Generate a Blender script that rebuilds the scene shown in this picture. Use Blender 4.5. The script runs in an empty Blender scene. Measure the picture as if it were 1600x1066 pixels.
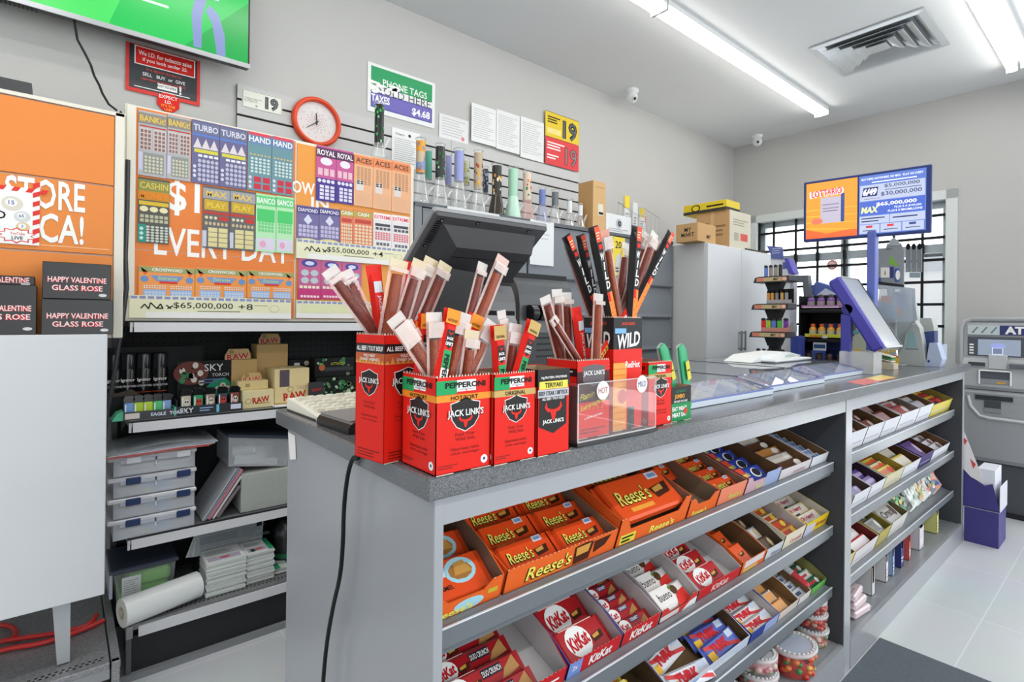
import bpy, math, random
from mathutils import Vector, Matrix
V = Vector
RND = random.Random(11)
S = bpy.context.scene
C = S.collection
PI = math.pi
def RAD(d): return d*PI/180
# ---------------------------------------------------------------- camera
F_PX, YAW, PITCH, ROLL, CY = 838.335, 50.0778, 0.041, 0.640, 496.97
CAM_H = 1.32
_f = V((math.cos(RAD(PITCH))*math.cos(RAD(YAW)), math.cos(RAD(PITCH))*math.sin(RAD(YAW)), math.sin(RAD(PITCH))))
_r = V((math.sin(RAD(YAW)), -math.cos(RAD(YAW)), 0)); _u = _r.cross(_f)
CR = _r*math.cos(RAD(ROLL)) + _u*math.sin(RAD(ROLL)); CU = _u*math.cos(RAD(ROLL)) - _r*math.sin(RAD(ROLL)); CF = _f
cam = bpy.data.cameras.new('camera'); cam_o = bpy.data.objects.new('camera', cam); C.objects.link(cam_o)
cam.sensor_width = 36.0; cam.lens = F_PX/1600*36.0; cam.shift_y = -(533-CY)/1600; cam.clip_start = 0.02; cam.clip_end = 200
M4 = Matrix(((CR.x, CU.x, -CF.x, 0), (CR.y, CU.y, -CF.y, 0), (CR.z, CU.z, -CF.z, CAM_H), (0, 0, 0, 1)))
cam_o.matrix_world = M4; S.camera = cam_o
# ---------------------------------------------------------------- view and light
S.view_settings.view_transform = 'Standard'; S.view_settings.look = 'None'; S.view_settings.gamma = 1
S.view_settings.exposure = 0.62; S.view_settings.use_curve_mapping = False
try:
    S.cycles.use_denoising = True; S.cycles.max_bounces = 10; S.cycles.transparent_max_bounces = 24
    S.cycles.transmission_bounces = 8; S.cycles.caustics_reflective = False; S.cycles.caustics_refractive = False
    S.cycles.sample_clamp_indirect = 6
except Exception: pass
w = bpy.data.worlds.new('sky'); S.world = w; w.use_nodes = True
WN = w.node_tree.nodes; WK = w.node_tree.links; WN['Background'].inputs[0].default_value = (0.94, 0.98, 1.0, 1)
_tc = WN.new('ShaderNodeTexCoord'); _dp = WN.new('ShaderNodeVectorMath'); _dp.operation = 'DOT_PRODUCT'; _dp.inputs[1].default_value = (.93, -.37, 0)   # the street side of the sky is the bright one
_mr = WN.new('ShaderNodeMapRange'); _mr.interpolation_type = 'SMOOTHSTEP'; _mr.inputs[1].default_value = -.1; _mr.inputs[2].default_value = .95; _mr.inputs[3].default_value = .66; _mr.inputs[4].default_value = 2.7
WK.new(_tc.outputs['Generated'], _dp.inputs[0]); WK.new(_dp.outputs['Value'], _mr.inputs[0]); WK.new(_mr.outputs[0], WN['Background'].inputs[1])
def area(name, loc, sx, sy, power, rot=(0, 0, 0), col=(1, .985, .96)):
    l = bpy.data.lights.new(name, 'AREA'); l.shape = 'RECTANGLE'; l.size = sx; l.size_y = sy; l.energy = power; l.color = col
    o = bpy.data.objects.new(name, l); o.location = loc; o.rotation_euler = rot; C.objects.link(o); return o
area('unseen_shop_light', (1.2, -0.9, 3.02), 4.0, 0.06, 24)  # unseen ceiling light, added to brighten the front of the shop
area('unseen_left_light', (-1.2, 1.4, 3.02), 2.4, 0.06, 10)  # unseen light, added beyond the left of the view
# ---------------------------------------------------------------- pixel of the 1600 x 1066 photograph -> point on a real plane
CP = V((0, 0, CAM_H))
def ray(x, y): return CF*F_PX + CR*(x-800) - CU*(y-CY)
def PX(x, y, X): d = ray(x, y); return CP + d*((X-CP.x)/d.x)
def PY(x, y, Y): d = ray(x, y); return CP + d*((Y-CP.y)/d.y)
def PZ(x, y, Z): d = ray(x, y); return CP + d*((Z-CP.z)/d.z)
# ---------------------------------------------------------------- materials
_mats = {}
def lin(h):
    h = h.lstrip('#'); c = [int(h[i:i+2], 16)/255 for i in (0, 2, 4)]
    return tuple(x/12.92 if x <= .04045 else ((x+.055)/1.055)**2.4 for x in c)
def M(h, r=.5, m=0.0, n=None):
    """plain surface; n = (noise scale, strength, second colour)"""
    k = (h, r, m, n)
    if k in _mats: return _mats[k]
    mt = bpy.data.materials.new('surface_'+h.lstrip('#')); mt.use_nodes = True
    b = mt.node_tree.nodes['Principled BSDF']; b.inputs['Base Color'].default_value = (*lin(h), 1)
    b.inputs['Roughness'].default_value = r; b.inputs['Metallic'].default_value = m
    if r >= .4 and m == 0: b.inputs['Specular IOR Level'].default_value = .22
    if n:
        N = mt.node_tree.nodes; L = mt.node_tree.links
        t = N.new('ShaderNodeTexNoise'); t.inputs['Scale'].default_value = n[0]; t.inputs['Detail'].default_value = 3
        tc = N.new('ShaderNodeTexCoord'); L.new(tc.outputs['Object'], t.inputs['Vector'])
        cr = N.new('ShaderNodeValToRGB'); cr.color_ramp.elements[0].position = .5-n[1]; cr.color_ramp.elements[1].position = .5+n[1]
        cr.color_ramp.elements[0].color = (*lin(h), 1); cr.color_ramp.elements[1].color = (*lin(n[2]), 1)
        L.new(t.outputs['Fac'], cr.inputs['Fac']); L.new(cr.outputs['Color'], b.inputs['Base Color'])
    _mats[k] = mt; return mt
def EM(h, s=1.0):
    k = ('em', h, s)
    if k in _mats: return _mats[k]
    mt = bpy.data.materials.new('glow_'+h.lstrip('#')); mt.use_nodes = True
    b = mt.node_tree.nodes['Principled BSDF']; b.inputs['Base Color'].default_value = (0, 0, 0, 1); b.inputs['Roughness'].default_value = .25
    b.inputs['Emission Color'].default_value = (*lin(h), 1); b.inputs['Emission Strength'].default_value = s
    _mats[k] = mt; return mt
def CLEAR(h='ffffff', dens=.12, r=.06, edge=.55, base=.035):
    """thin clear plastic: mostly see-through, a little body colour and gloss"""
    k = ('cl', h, dens, r, edge)
    if k in _mats: return _mats[k]
    mt = bpy.data.materials.new('clear_'+h); mt.use_nodes = True; N = mt.node_tree.nodes; L = mt.node_tree.links
    for x in list(N):
        if x.type == 'BSDF_PRINCIPLED': N.remove(x)
    out = [x for x in N if x.type == 'OUTPUT_MATERIAL'][0]
    tr = N.new('ShaderNodeBsdfTransparent'); df = N.new('ShaderNodeBsdfDiffuse'); gl = N.new('ShaderNodeBsdfGlossy')
    df.inputs[0].default_value = (*lin(h), 1); gl.inputs['Roughness'].default_value = r
    a = N.new('ShaderNodeMixShader'); a.inputs[0].default_value = dens; L.new(tr.outputs[0], a.inputs[1]); L.new(df.outputs[0], a.inputs[2])
    lw = N.new('ShaderNodeLayerWeight'); lw.inputs[0].default_value = .5
    pw = N.new('ShaderNodeMath'); pw.operation = 'POWER'; pw.inputs[1].default_value = 4; L.new(lw.outputs['Facing'], pw.inputs[0])
    fr = N.new('ShaderNodeMath'); fr.operation = 'MULTIPLY_ADD'; fr.inputs[1].default_value = edge; fr.inputs[2].default_value = base; L.new(pw.outputs[0], fr.inputs[0])
    b = N.new('ShaderNodeMixShader'); L.new(fr.outputs[0], b.inputs[0]); L.new(a.outputs[0], b.inputs[1]); L.new(gl.outputs[0], b.inputs[2])
    L.new(b.outputs[0], out.inputs[0]); _mats[k] = mt; return mt
def GLASS(h='ffffff', r=.02):
    k = ('gl', h, r)
    if k in _mats: return _mats[k]
    mt = bpy.data.materials.new('glass_'+h); mt.use_nodes = True
    b = mt.node_tree.nodes['Principled BSDF']; b.inputs['Base Color'].default_value = (*lin(h), 1); b.inputs['Roughness'].default_value = r
    b.inputs['Transmission Weight'].default_value = 1; b.inputs['IOR'].default_value = 1.3
    _mats[k] = mt; return mt
# ---------------------------------------------------------------- text outlines (built-in font), cached as triangles
_glyph = {}
def glyphs(s, bold=0.0, shear=0.0):
    k = (s, bold, shear)
    if k in _glyph: return _glyph[k]
    cu = bpy.data.curves.new('lettering', 'FONT'); cu.body = s; cu.fill_mode = 'FRONT'; cu.resolution_u = 2; cu.offset = bold; cu.size = 1; cu.shear = shear
    ob = bpy.data.objects.new('lettering', cu); C.objects.link(ob)
    me = ob.to_mesh()
    vs = [(v.co.x, v.co.y) for v in me.vertices]; fs = [tuple(p.vertices) for p in me.polygons]
    ob.to_mesh_clear(); bpy.data.objects.remove(ob); bpy.data.curves.remove(cu)
    if vs:
        x0 = min(v[0] for v in vs); x1 = max(v[0] for v in vs); y0 = min(v[1] for v in vs); y1 = max(v[1] for v in vs)
        vs = [(a-x0, b-y0) for a, b in vs]; _glyph[k] = (vs, fs, max(x1-x0, 1e-4), max(y1-y0, 1e-4))
    else: _glyph[k] = ([], [], 1e-4, 1e-4)
    return _glyph[k]
# ---------------------------------------------------------------- mesh builder
class MB:
    def __init__(s): s.v = []; s.f = []; s.mi = []; s.sm = []; s.mats = []; s.X = Matrix(); s.o = V(); s.u = V((1, 0, 0)); s.w = V((0, 0, 1)); s.n = V((0, -1, 0)); s.k = .0004
    def _m(s, m):
        if m not in s.mats: s.mats.append(m)
        return s.mats.index(m)
    def add(s, vs, fs, m, smooth=False):
        b = len(s.v); s.v += [s.X @ V(p) for p in vs]; i = s._m(m)
        for f in fs: s.f.append([b+q for q in f]); s.mi.append(i); s.sm.append(smooth)
        return s
    def box(s, x0, x1, y0, y1, z0, z1, m, c=0.0):
        if x1 < x0: x0, x1 = x1, x0
        if y1 < y0: y0, y1 = y1, y0
        if z1 < z0: z0, z1 = z1, z0
        if c <= 0:
            vs = [(x, y, z) for x in (x0, x1) for y in (y0, y1) for z in (z0, z1)]
            return s.add(vs, [(0, 1, 3, 2), (4, 6, 7, 5), (0, 4, 5, 1), (2, 3, 7, 6), (0, 2, 6, 4), (1, 5, 7, 3)], m)
        c = min(c, (x1-x0)*.49, (y1-y0)*.49, (z1-z0)*.49)
        vs = []; ix = {}
        for i, x in enumerate((x0, x1)):
            for j, y in enumerate((y0, y1)):
                for k, z in enumerate((z0, z1)):
                    dx = c if i == 0 else -c; dy = c if j == 0 else -c; dz = c if k == 0 else -c
                    for a, p in enumerate(((x, y+dy, z+dz), (x+dx, y, z+dz), (x+dx, y+dy, z))):
                        ix[i, j, k, a] = len(vs); vs.append(p)
        fs = []
        for i in (0, 1):
            fs.append([ix[i, j, k, 0] for j, k in ((0, 0), (0, 1), (1, 1), (1, 0))][::1 if i == 0 else -1])
            fs.append([ix[j, i, k, 1] for j, k in ((0, 0), (1, 0), (1, 1), (0, 1))][::1 if i == 0 else -1])
            fs.append([ix[j, k, i, 2] for j, k in ((0, 0), (0, 1), (1, 1), (1, 0))][::1 if i == 0 else -1])
        for j in (0, 1):
            for k in (0, 1):
                fs.append([ix[0, j, k, 1], ix[1, j, k, 1], ix[1, j, k, 2], ix[0, j, k, 2]])
                fs.append([ix[j, 0, k, 0], ix[j, 1, k, 0], ix[j, 1, k, 2], ix[j, 0, k, 2]])
                fs.append([ix[j, k, 0, 0], ix[j, k, 1, 0], ix[j, k, 1, 1], ix[j, k, 0, 1]])
        for i in (0, 1):
            for j in (0, 1):
                for k in (0, 1): fs.append([ix[i, j, k, a] for a in range(3)])
        return s.add(vs, fs, m)
    def prism(s, pts, d0, d1, m, ax='y'):
        """polygon extruded along ax; pts in the two other axes (xz for y, yz for x, xy for z)"""
        n = len(pts); g = {'y': lambda p, d: (p[0], d, p[1]), 'x': lambda p, d: (d, p[0], p[1]), 'z': lambda p, d: (p[0], p[1], d)}[ax]
        vs = [g(p, d0) for p in pts]+[g(p, d1) for p in pts]
        fs = [list(range(n)), list(range(2*n-1, n-1, -1))]+[(i, (i+1) % n, n+(i+1) % n, n+i) for i in range(n)]
        return s.add(vs, fs, m)
    def tube(s, path, r, m, n=10, caps=True, smooth=True, flat=1.0, up=None):
        P = [V(p) for p in path]; rs = r if isinstance(r, (list, tuple)) else [r]*len(P); vs = []; fs = []; a0 = None
        for i, p in enumerate(P):
            t = (P[min(i+1, len(P)-1)]-P[max(i-1, 0)]).normalized()
            if a0 is None:
                a0 = V(up) if up is not None else (V((0, 0, 1)) if abs(t.z) < .9 else V((1, 0, 0)))
            a = (a0-t*a0.dot(t)).normalized(); b = t.cross(a); a0 = a
            for k in range(n):
                th = 2*PI*k/n; vs.append(p+(a*math.sin(th)*flat+b*math.cos(th))*rs[i])
        for i in range(len(P)-1):
            for k in range(n): fs.append((i*n+k, i*n+(k+1) % n, (i+1)*n+(k+1) % n, (i+1)*n+k))
        s.add(vs, fs, m, smooth)
        if caps:
            e = (len(P)-1)*n; s.add(vs[:n], [list(range(n))[::-1]], m); s.add(vs[e:], [list(range(n))], m)
        return s
    def lathe(s, prof, m, n=20, at=(0, 0, 0), sx=1, sy=1, smooth=True, close=False):
        vs = []; fs = []
        for r, z in prof:
            for k in range(n): vs.append((at[0]+r*sx*math.cos(2*PI*k/n), at[1]+r*sy*math.sin(2*PI*k/n), at[2]+z))
        for i in range(len(prof)-1):
            for k in range(n): fs.append((i*n+k, i*n+(k+1) % n, (i+1)*n+(k+1) % n, (i+1)*n+k))
        s.add(vs, fs, m, smooth)
        if not close:
            if prof[0][0] > 1e-5: s.add(vs[:n], [list(range(n))[::-1]], m)
            if prof[-1][0] > 1e-5: s.add(vs[-n:], [list(range(n))], m)
        return s
    def ball(s, c, r, m, n=12, h=8):
        rx, ry, rz = r if isinstance(r, (tuple, list)) else (r, r, r)
        return s.lathe([(max(math.sin(PI*i/h), 1e-4), -math.cos(PI*i/h)*rz) for i in range(h+1)], m, n, c, rx, ry, close=True)
    # ---- flat print on a face
    def frame(s, o, u, w):
        s.o = V(o); s.u = V(u).normalized(); s.w = V(w).normalized(); s.n = s.u.cross(s.w); return s
    def pt(s, a, b, k): return s.o+s.u*a+s.w*b+s.n*(s.k*k)
    def poly(s, pts, m, k=1): return s.add([s.pt(a, b, k) for a, b in pts], [list(range(len(pts)))], m)
    def rect(s, a0, a1, b0, b1, m, k=1): return s.poly([(a0, b0), (a1, b0), (a1, b1), (a0, b1)], m, k)
    def disc(s, a, b, ra, rb, m, k=1, n=18): return s.poly([(a+ra*math.cos(2*PI*i/n), b+rb*math.sin(2*PI*i/n)) for i in range(n)], m, k)
    def txt(s, t, a, b, h, m, k=2, maxw=None, bold=.012, al='c', shear=0, rot=0, w=None):
        """text of height h; a, b = centre (al c) or left middle (al l)"""
        vs, fs, tw, th = glyphs(t, bold, shear)
        if not vs: return s
        sy = h/th; sx = sy
        if w: sx = w/tw
        elif maxw and tw*sx > maxw: sx = maxw/tw
        x0 = -tw*sx/2 if al == 'c' else 0; c, q = math.cos(rot), math.sin(rot)
        out = []
        for x, y in vs:
            X = x0+x*sx; Y = y*sy-h/2; out.append(s.pt(a+X*c-Y*q, b+X*q+Y*c, k))
        return s.add(out, fs, m)
    def lines(s, a0, a1, b0, b1, n, m, k=2, fill=.45, seed=1):
        """print too small to read: n thin lines"""
        q = random.Random(seed); st = (b1-b0)/n
        for i in range(n):
            e = a1-(a1-a0)*q.random()*.35; y = b1-st*(i+.5); s.rect(a0, e, y-st*fill/2, y+st*fill/2, m, k)
        return s
    def build(s, name, parent=None, loc=None, rot=None):
        me = bpy.data.meshes.new(name); me.from_pydata([tuple(p) for p in s.v], [], s.f)
        for m in s.mats: me.materials.append(m)
        me.polygons.foreach_set('material_index', s.mi); me.polygons.foreach_set('use_smooth', s.sm)
        me.update()
        o = bpy.data.objects.new(name, me); C.objects.link(o)
        if parent is not None: o.parent = parent
        if loc is not None: o.location = loc
        if rot is not None: o.rotation_euler = rot
        return o
def tag(o, label, cat, group=None):
    o['label'] = label; o['category'] = cat
    if group: o['group'] = group
    return o
def T(name, label, cat, loc=(0, 0, 0), rz=0, group=None, rot=None):
    o = bpy.data.objects.new(name, None); C.objects.link(o); o.location = loc; o.rotation_euler = rot if rot else (0, 0, rz); o.empty_display_size = .05
    return tag(o, label, cat, group)
def ST(o): o['kind'] = 'structure'; return o
def dup(root, label, loc=None, rot=None, mat=None):
    r = root.copy(); C.objects.link(r)
    if mat is not None: r.matrix_world = mat
    if loc is not None: r.location = loc
    if rot is not None: r.rotation_euler = rot
    r['label'] = label
    for ch in list(root.children):
        c = ch.copy(); C.objects.link(c); c.parent = r
        for g in list(ch.children): d = g.copy(); C.objects.link(d); d.parent = c
    return r
ORD = ['first', 'second', 'third', 'fourth', 'fifth', 'sixth', 'seventh', 'eighth', 'ninth', 'tenth', 'eleventh', 'twelfth', 'thirteenth', 'fourteenth']
WHITE = M('f2f2f0', .5); BLACK = M('141414', .45); DGREY = M('3a3b3d', .5); RED = M('e0261c', .45); INK = M('1b1b1b', .6)
CARD = M('8d7762', .8, 0, (30, .3, '9b866f')); KRAFT = M('c69c6b', .8, 0, (20, .35, 'b98e5e')); PAPER = M('f0efec', .7)
# ================================================================ room
HC = 3.14; YW = 2.84; XW = 5.40
def floor_mat():
    mt = bpy.data.materials.new('floor_tiles'); mt.use_nodes = True; N = mt.node_tree.nodes; L = mt.node_tree.links
    b = N['Principled BSDF']; b.inputs['Roughness'].default_value = .32
    tc = N.new('ShaderNodeTexCoord'); mp = N.new('ShaderNodeMapping'); mp.inputs['Location'].default_value = (-.71, -.481, 0); L.new(tc.outputs['Object'], mp.inputs['Vector'])
    br = N.new('ShaderNodeTexBrick'); br.offset = 0; br.inputs['Scale'].default_value = 1; br.inputs['Brick Width'].default_value = .61; br.inputs['Row Height'].default_value = .61
    br.inputs['Mortar Size'].default_value = .003; br.inputs['Mortar Smooth'].default_value = .2; L.new(mp.outputs[0], br.inputs['Vector'])
    br.inputs['Color1'].default_value = (*lin('d6d9dd'), 1); br.inputs['Color2'].default_value = (*lin('d1d4d8'), 1); br.inputs['Mortar'].default_value = (*lin('e6e9ec'), 1)
    ns = N.new('ShaderNodeTexNoise'); ns.inputs['Scale'].default_value = 2.2; ns.inputs['Detail'].default_value = 5; L.new(tc.outputs['Object'], ns.inputs['Vector'])
    mx = N.new('ShaderNodeMix'); mx.data_type = 'RGBA'; mx.blend_type = 'MULTIPLY'; mx.inputs[0].default_value = .22
    L.new(br.outputs['Color'], mx.inputs[6]); L.new(ns.outputs['Color'], mx.inputs[7]); L.new(mx.outputs[2], b.inputs['Base Color'])
    return mt
m = MB(); m.box(-3.2, XW+.1, -4, YW+.1, -.1, 0, floor_mat()); ST(m.build('floor'))
m = MB(); m.box(-3.2, XW+.1, -4, YW+.1, HC, HC+.1, M('e2e4e5', .8)); ST(m.build('ceiling'))
WALLM = M('bcbbb9', .75, 0, (3, .4, 'bfbebc'))
m = MB(); m.box(-3.2, XW+.1, YW+.005, YW+.1, 0, HC, WALLM); ST(m.build('wall_back'))
# window wall, a degree off square: local x runs along the wall from the back corner towards the street side
WR = RAD(-1.4); WL = 6.6
WE = bpy.data.objects.new('wall_right', None); C.objects.link(WE); WE['kind'] = 'structure'; WE.location = (XW, YW+.02, 0); WE.rotation_euler = (0, 0, -PI/2-WR)
WM = WE.rotation_euler.to_matrix(); WN = WM @ V((0, -1, 0))   # local x along wall, local y out through the wall
def PW(x, y, d=0):
    """pixel -> (along, height) on the window wall, d metres in front of it"""
    o = V((XW, YW+.02, 0)); n = WM @ V((0, 1, 0)); dr = ray(x, y); t = ((o-n*d-CP).dot(n))/dr.dot(n); p = CP+dr*t; q = WM.inverted() @ (p-o); return q.x, q.z
wx0, wz1 = PW(1172, 339); wx1, _ = PW(1497, 294.6); wz1 = (wz1+PW(1497, 294.6)[1])/2; wz0 = .82
T_ = .075
m = MB()
for a in ((-.05, wx0, 0, HC), (wx1, 2.36, 0, HC), (2.36, WL, 2.62, HC), (2.36, WL, 0, .12), (WL-.3, WL, .1, 2.7), (wx0, wx1, wz1, HC), (wx0, wx1, 0, wz0)): m.box(a[0], a[1], 0, .14, a[2], a[3], WALLM)
o = m.build('wall_right_panel', WE)
m = MB(); tm = M('d5dad8', .5)
for a in ((wx0, wx0+T_, wz0, wz1), (wx1-T_, wx1, wz0, wz1), (wx0, wx1, wz1-T_, wz1), (wx0, wx1, wz0, wz0+T_)): m.box(a[0], a[1], -.018, .13, a[2], a[3], tm, .004)
w_o = m.build('window_1', WE); ST(w_o)
m = MB(); am = M('a9b3ba', .4, .3)
ix0, ix1, iz0, iz1 = wx0+T_, wx1-T_, wz0+T_, wz1-T_
for a in ((ix0, ix0+.05, iz0, iz1), (ix1-.03, ix1, iz0, iz1), (ix0, ix1, iz1-.05, iz1), (ix0, ix1, iz0, iz0+.05)): m.box(a[0], a[1], .07, .12, a[2], a[3], am)
for px in (1316,):
    a = PW(px, 400)[0]; m.box(a-.03, a+.03, .06, .12, iz0, iz1, am)
tz = PW(1485, 385)[1]; m.box(ix0, ix1, .07, .12, tz-.035, tz+.035, am)
m.build('window_frame', w_o)
m = MB(); m.box(ix0, ix1, .092, .096, iz0, iz1, CLEAR('eef4f6', .03, .02)); m.build('pane', w_o)
m = MB(); gm = M('17191b', .5)
for px in (1184.5, 1207, 1241.5, 1275.7, 1318, 1357, 1395, 1440): 
    a = PW(px, 380)[0]; m.box(a-.0085, a+.0085, .022, .042, iz0, iz1, gm)
    for zz in range(3): m.box(a-.013, a+.013, .02, .044, iz1-.42-.68*zz, iz1-.34-.68*zz, gm)
for py in (335, 370, 405, 440, 475.5, 510, 546): 
    z = PW(1470, py)[1]; m.box(ix0, ix1, .024, .04, z-.011, z+.011, gm)
m.build('window_grille', w_o)
q0 = PW(1295, 413); m = MB(); m.frame((q0[0], .088, q0[1]), (1, 0, 0), (0, 0, 1)); m.disc(0, 0, .045, .045, M('d8746c', .5), 1, 24); m.disc(0, 0, .034, .034, M('eed6d2', .5), 2, 24); m.rect(-.032, .032, -.006, .006, M('d8746c', .5), 3); st_ = m.build('window_sticker'); st_.matrix_world = Matrix.LocRotScale(WE.location, WE.rotation_euler, None); tag(st_, 'small round red sticker on the barred window glass', 'sticker')
# pale buildings across the street
m = MB(); m.box(9, 30, -14, 16, -.12, -.1, M('b9bbbd', .9)); g = m.build('ground_outside'); ST(g)
m = MB(); om = M('fbfbfb', .9)
m.box(16.5, 22, -9, 4.2, -.1, 2.9, om); m.box(16.4, 22, -9, 4.3, 2.62, 2.95, M('d5dade', .8)); m.box(16.45, 22, -9, 4.25, 3.05, 3.2, M('dfe4e8', .8))
for k in range(6): m.box(16.46, 17, -8.3+k*2, -7.2+k*2, .9, 2.2, M('e2eaee', .5))
ST(m.build('exterior_building'))
m = MB(); m.box(13, 15.6, 5.6, 9, 0, 1.2, M('eceded', .6)); ST(m.build('exterior_wall'))
# baseboard strip on the window wall right of the window and behind
m = MB(); m.box(-.02, 2.36, -.012, 0, 0, .09, M('bfc1c2', .6)); ST(m.build('baseboard_right', WE))
m = MB(); m.box(2.36, WL-.3, .08, .086, .12, 2.62, CLEAR('eef4f6', .03, .02)); ST(m.build('unseen_storefront', WE))  # storefront glass out of view, put in so daylight brightens the counter
m = MB()
for a in (2.36, 3.6, 4.9, WL-.34): m.box(a, a+.05, .05, .12, .12, 2.62, am)
for z in (.12, 2.1, 2.57): m.box(2.36, WL-.3, .05, .12, z, z+.05, am)
ST(m.build('unseen_storefront_trim', WE))  # frame of the unseen storefront glass
# ---------------------------------------------------------------- ceiling fittings
def tube_light(name, label, y, x0, x1, w=.11):
    t = T('ceiling_light', label, 'light', ((x0+x1)/2, y, HC)); L = (x1-x0)/2
    m = MB(); m.box(-L, L, -w/2, w/2, -.03, 0, M('dfe1e2', .4)); m.box(-L-.004, -L, -w/2, w/2, -.062, 0, M('e6e7e8', .4)); m.box(L, L+.004, -w/2, w/2, -.062, 0, M('e6e7e8', .4)); m.build('housing', t)
    n = 8; pts = [(-w*.46*math.cos(PI*i/n), -.03-.034*math.sin(PI*i/n)) for i in range(n+1)]
    m = MB(); m.prism(pts, -L, L, EM('fffdf6', 10.5), 'x'); m.build('diffuser', t)
tube_light('a', 'long linear ceiling light fixture running past the square air vent', 1.83, 2.62, 4.95)
tube_light('b', 'linear ceiling light in line with the long one, its tip at the top edge', 1.83, .2, 2.60)
tube_light('c', 'linear ceiling light at the upper right corner, nearer the air vent', .645, 2.6, 5.06, .06)
tube_light('d', 'second linear ceiling light at the upper right corner, beside its twin', .565, 2.6, 5.03, .06)
t = T('ceiling_vent', 'square steel four way air diffuser set in the ceiling', 'air vent', (4.09, 1.168, HC))
st = M('d9dde0', .16, .85)
m = MB()
def ring(m, r0, z0, r1, z1, mt):
    a = [(-r0, -r0, z0), (r0, -r0, z0), (r0, r0, z0), (-r0, r0, z0)]; b = [(-r1, -r1, z1), (r1, -r1, z1), (r1, r1, z1), (-r1, r1, z1)]
    m.add(a+b, [(i, (i+1) % 4, 4+(i+1) % 4, 4+i) for i in range(4)], mt)
ring(m, .31, -.002, .31, -.012, st); ring(m, .31, -.012, .275, -.016, M('d3d7da', .3, .6)); ring(m, .275, -.016, .235, -.0005, st); m.build('frame', t)
m = MB(); m.box(-.24, .24, -.24, .24, -.002, -.0005, M('8f969a', .5)); m.build('duct_opening', t)
for i, r in enumerate((.235, .175, .115)):
    m = MB(); ring(m, r, -.022, r-.052, -.003, st); ring(m, r, -.022, r-.004, -.026, st); ring(m, r-.004, -.026, r-.055, -.006, st); m.build('vane', t)
m = MB(); m.box(-.055, .055, -.055, .055, -.02, -.016, st); m.build('centre_plate', t)
def dome(label, x, y, z, aim):
    t = T('security_camera', label, 'security camera', (x, y, z)); wm = M('e4e5e5', .4)
    m = MB(); m.lathe([(.05, 0), (.05, -.02), (.035, -.03)], wm, 20); m.build('mount', t)
    m = MB(); m.ball((0, 0, -.06), .045, wm, 18, 12); b = m.build('housing', t)
    m = MB(); d = V(aim).normalized(); m.tube([V((0, 0, -.06))+d*.03, V((0, 0, -.06))+d*.047], [.022, .02], M('c9cccd', .3), 16); m.tube([V((0, 0, -.06))+d*.046, V((0, 0, -.06))+d*.0485], .011, BLACK, 12); m.build('lens', t)
dome('white dome security camera on the ceiling above the yellow age sign', 3.44, 2.66, HC, (-.3, -.8, -.5))
dome('white dome security camera in the ceiling corner above the window', 5.2, 2.5, HC, (-.8, -.5, -.4))
# ================================================================ counter with sloping candy shelves
def slab_mat():
    mt = bpy.data.materials.new('speckled_laminate'); mt.use_nodes = True; N = mt.node_tree.nodes; L = mt.node_tree.links
    b = N['Principled BSDF']; b.inputs['Roughness'].default_value = .2
    tc = N.new('ShaderNodeTexCoord'); v = N.new('ShaderNodeTexNoise'); v.inputs['Scale'].default_value = 620; v.inputs['Detail'].default_value = 2; L.new(tc.outputs['Object'], v.inputs['Vector'])
    cr = N.new('ShaderNodeValToRGB'); e = cr.color_ramp.elements; e[0].position = .36; e[0].color = (*lin('484b4f'), 1); e[1].position = .68; e[1].color = (*lin('808285'), 1)
    L.new(v.outputs['Fac'], cr.inputs[0]); L.new(cr.outputs[0], b.inputs['Base Color']); return mt
GP = M('a2a5aa', .25); GPd = M('56595d', .4); GP_SHADE = M('4a4c51', .5); RAIL = M('7e8389', .3, .3); RAIL_GLINT = M('e4e8ec', .35)  # inner panel grey carries painted shade; pale rail tone is a painted highlight
CT = T('counter', 'long grey shop counter with sloping candy shelves in its front', 'counter', (0, 0, 0))
SY0, SY1 = .72, 1.5; PYF = .733; H1 = 1.07; H0 = 1.032
m = MB(); m.box(.437, 4.30, SY0, SY1, H0, H1, slab_mat(), .003); m.build('countertop', CT)
def panel(name, x0, x1, y0=PYF, y1=1.46, z0=0, z1=H0, mt=GP): 
    m = MB(); m.box(x0, x1, y0, y1, z0, z1, mt, .0012); return m.build(name, CT)
panel('end_panel', .457, .475)
for nm, a, b in (('divider', 2.247, 2.309), ('end_panel', 4.165, 4.2)):
    m = MB(); m.box(a, b, PYF+.003, 1.46, 0, H1-.038, GP_SHADE, .001); m.box(a, b, PYF, PYF+.003, 0, H0, GP); m.build(nm, CT)  # sides use a darkened copy of the front edge grey to imitate shade
m = MB(); m.box(.475, 2.247, PYF+.002, PYF+.02, .984, H0, GP); m.box(2.309, 4.165, PYF+.002, PYF+.02, .984, H0, GP); m.build('apron', CT)
m = MB(); m.box(.475, 4.165, 1.22, 1.235, 0, H0, GP_SHADE); m.build('back_panel', CT)
for a, b in ((.475, 2.247), (2.309, 4.165)):
    m = MB(); m.box(a, b, PYF-.002, PYF+.016, 0, .11, M('989ba0', .3)); m.box(a, b, PYF+.016, 1.22, .09, .108, M('8e9195', .3)); m.build('kick_base', CT)
TH = RAD(17); CS, SN = math.cos(TH), math.sin(TH)
def shelf_point(z0, v, w): return V((0, .77+v*CS-w*SN, z0+v*SN+w*CS))
SZ = {1: (.79, .55, .318), 2: (.795, .545, .303)}
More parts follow.
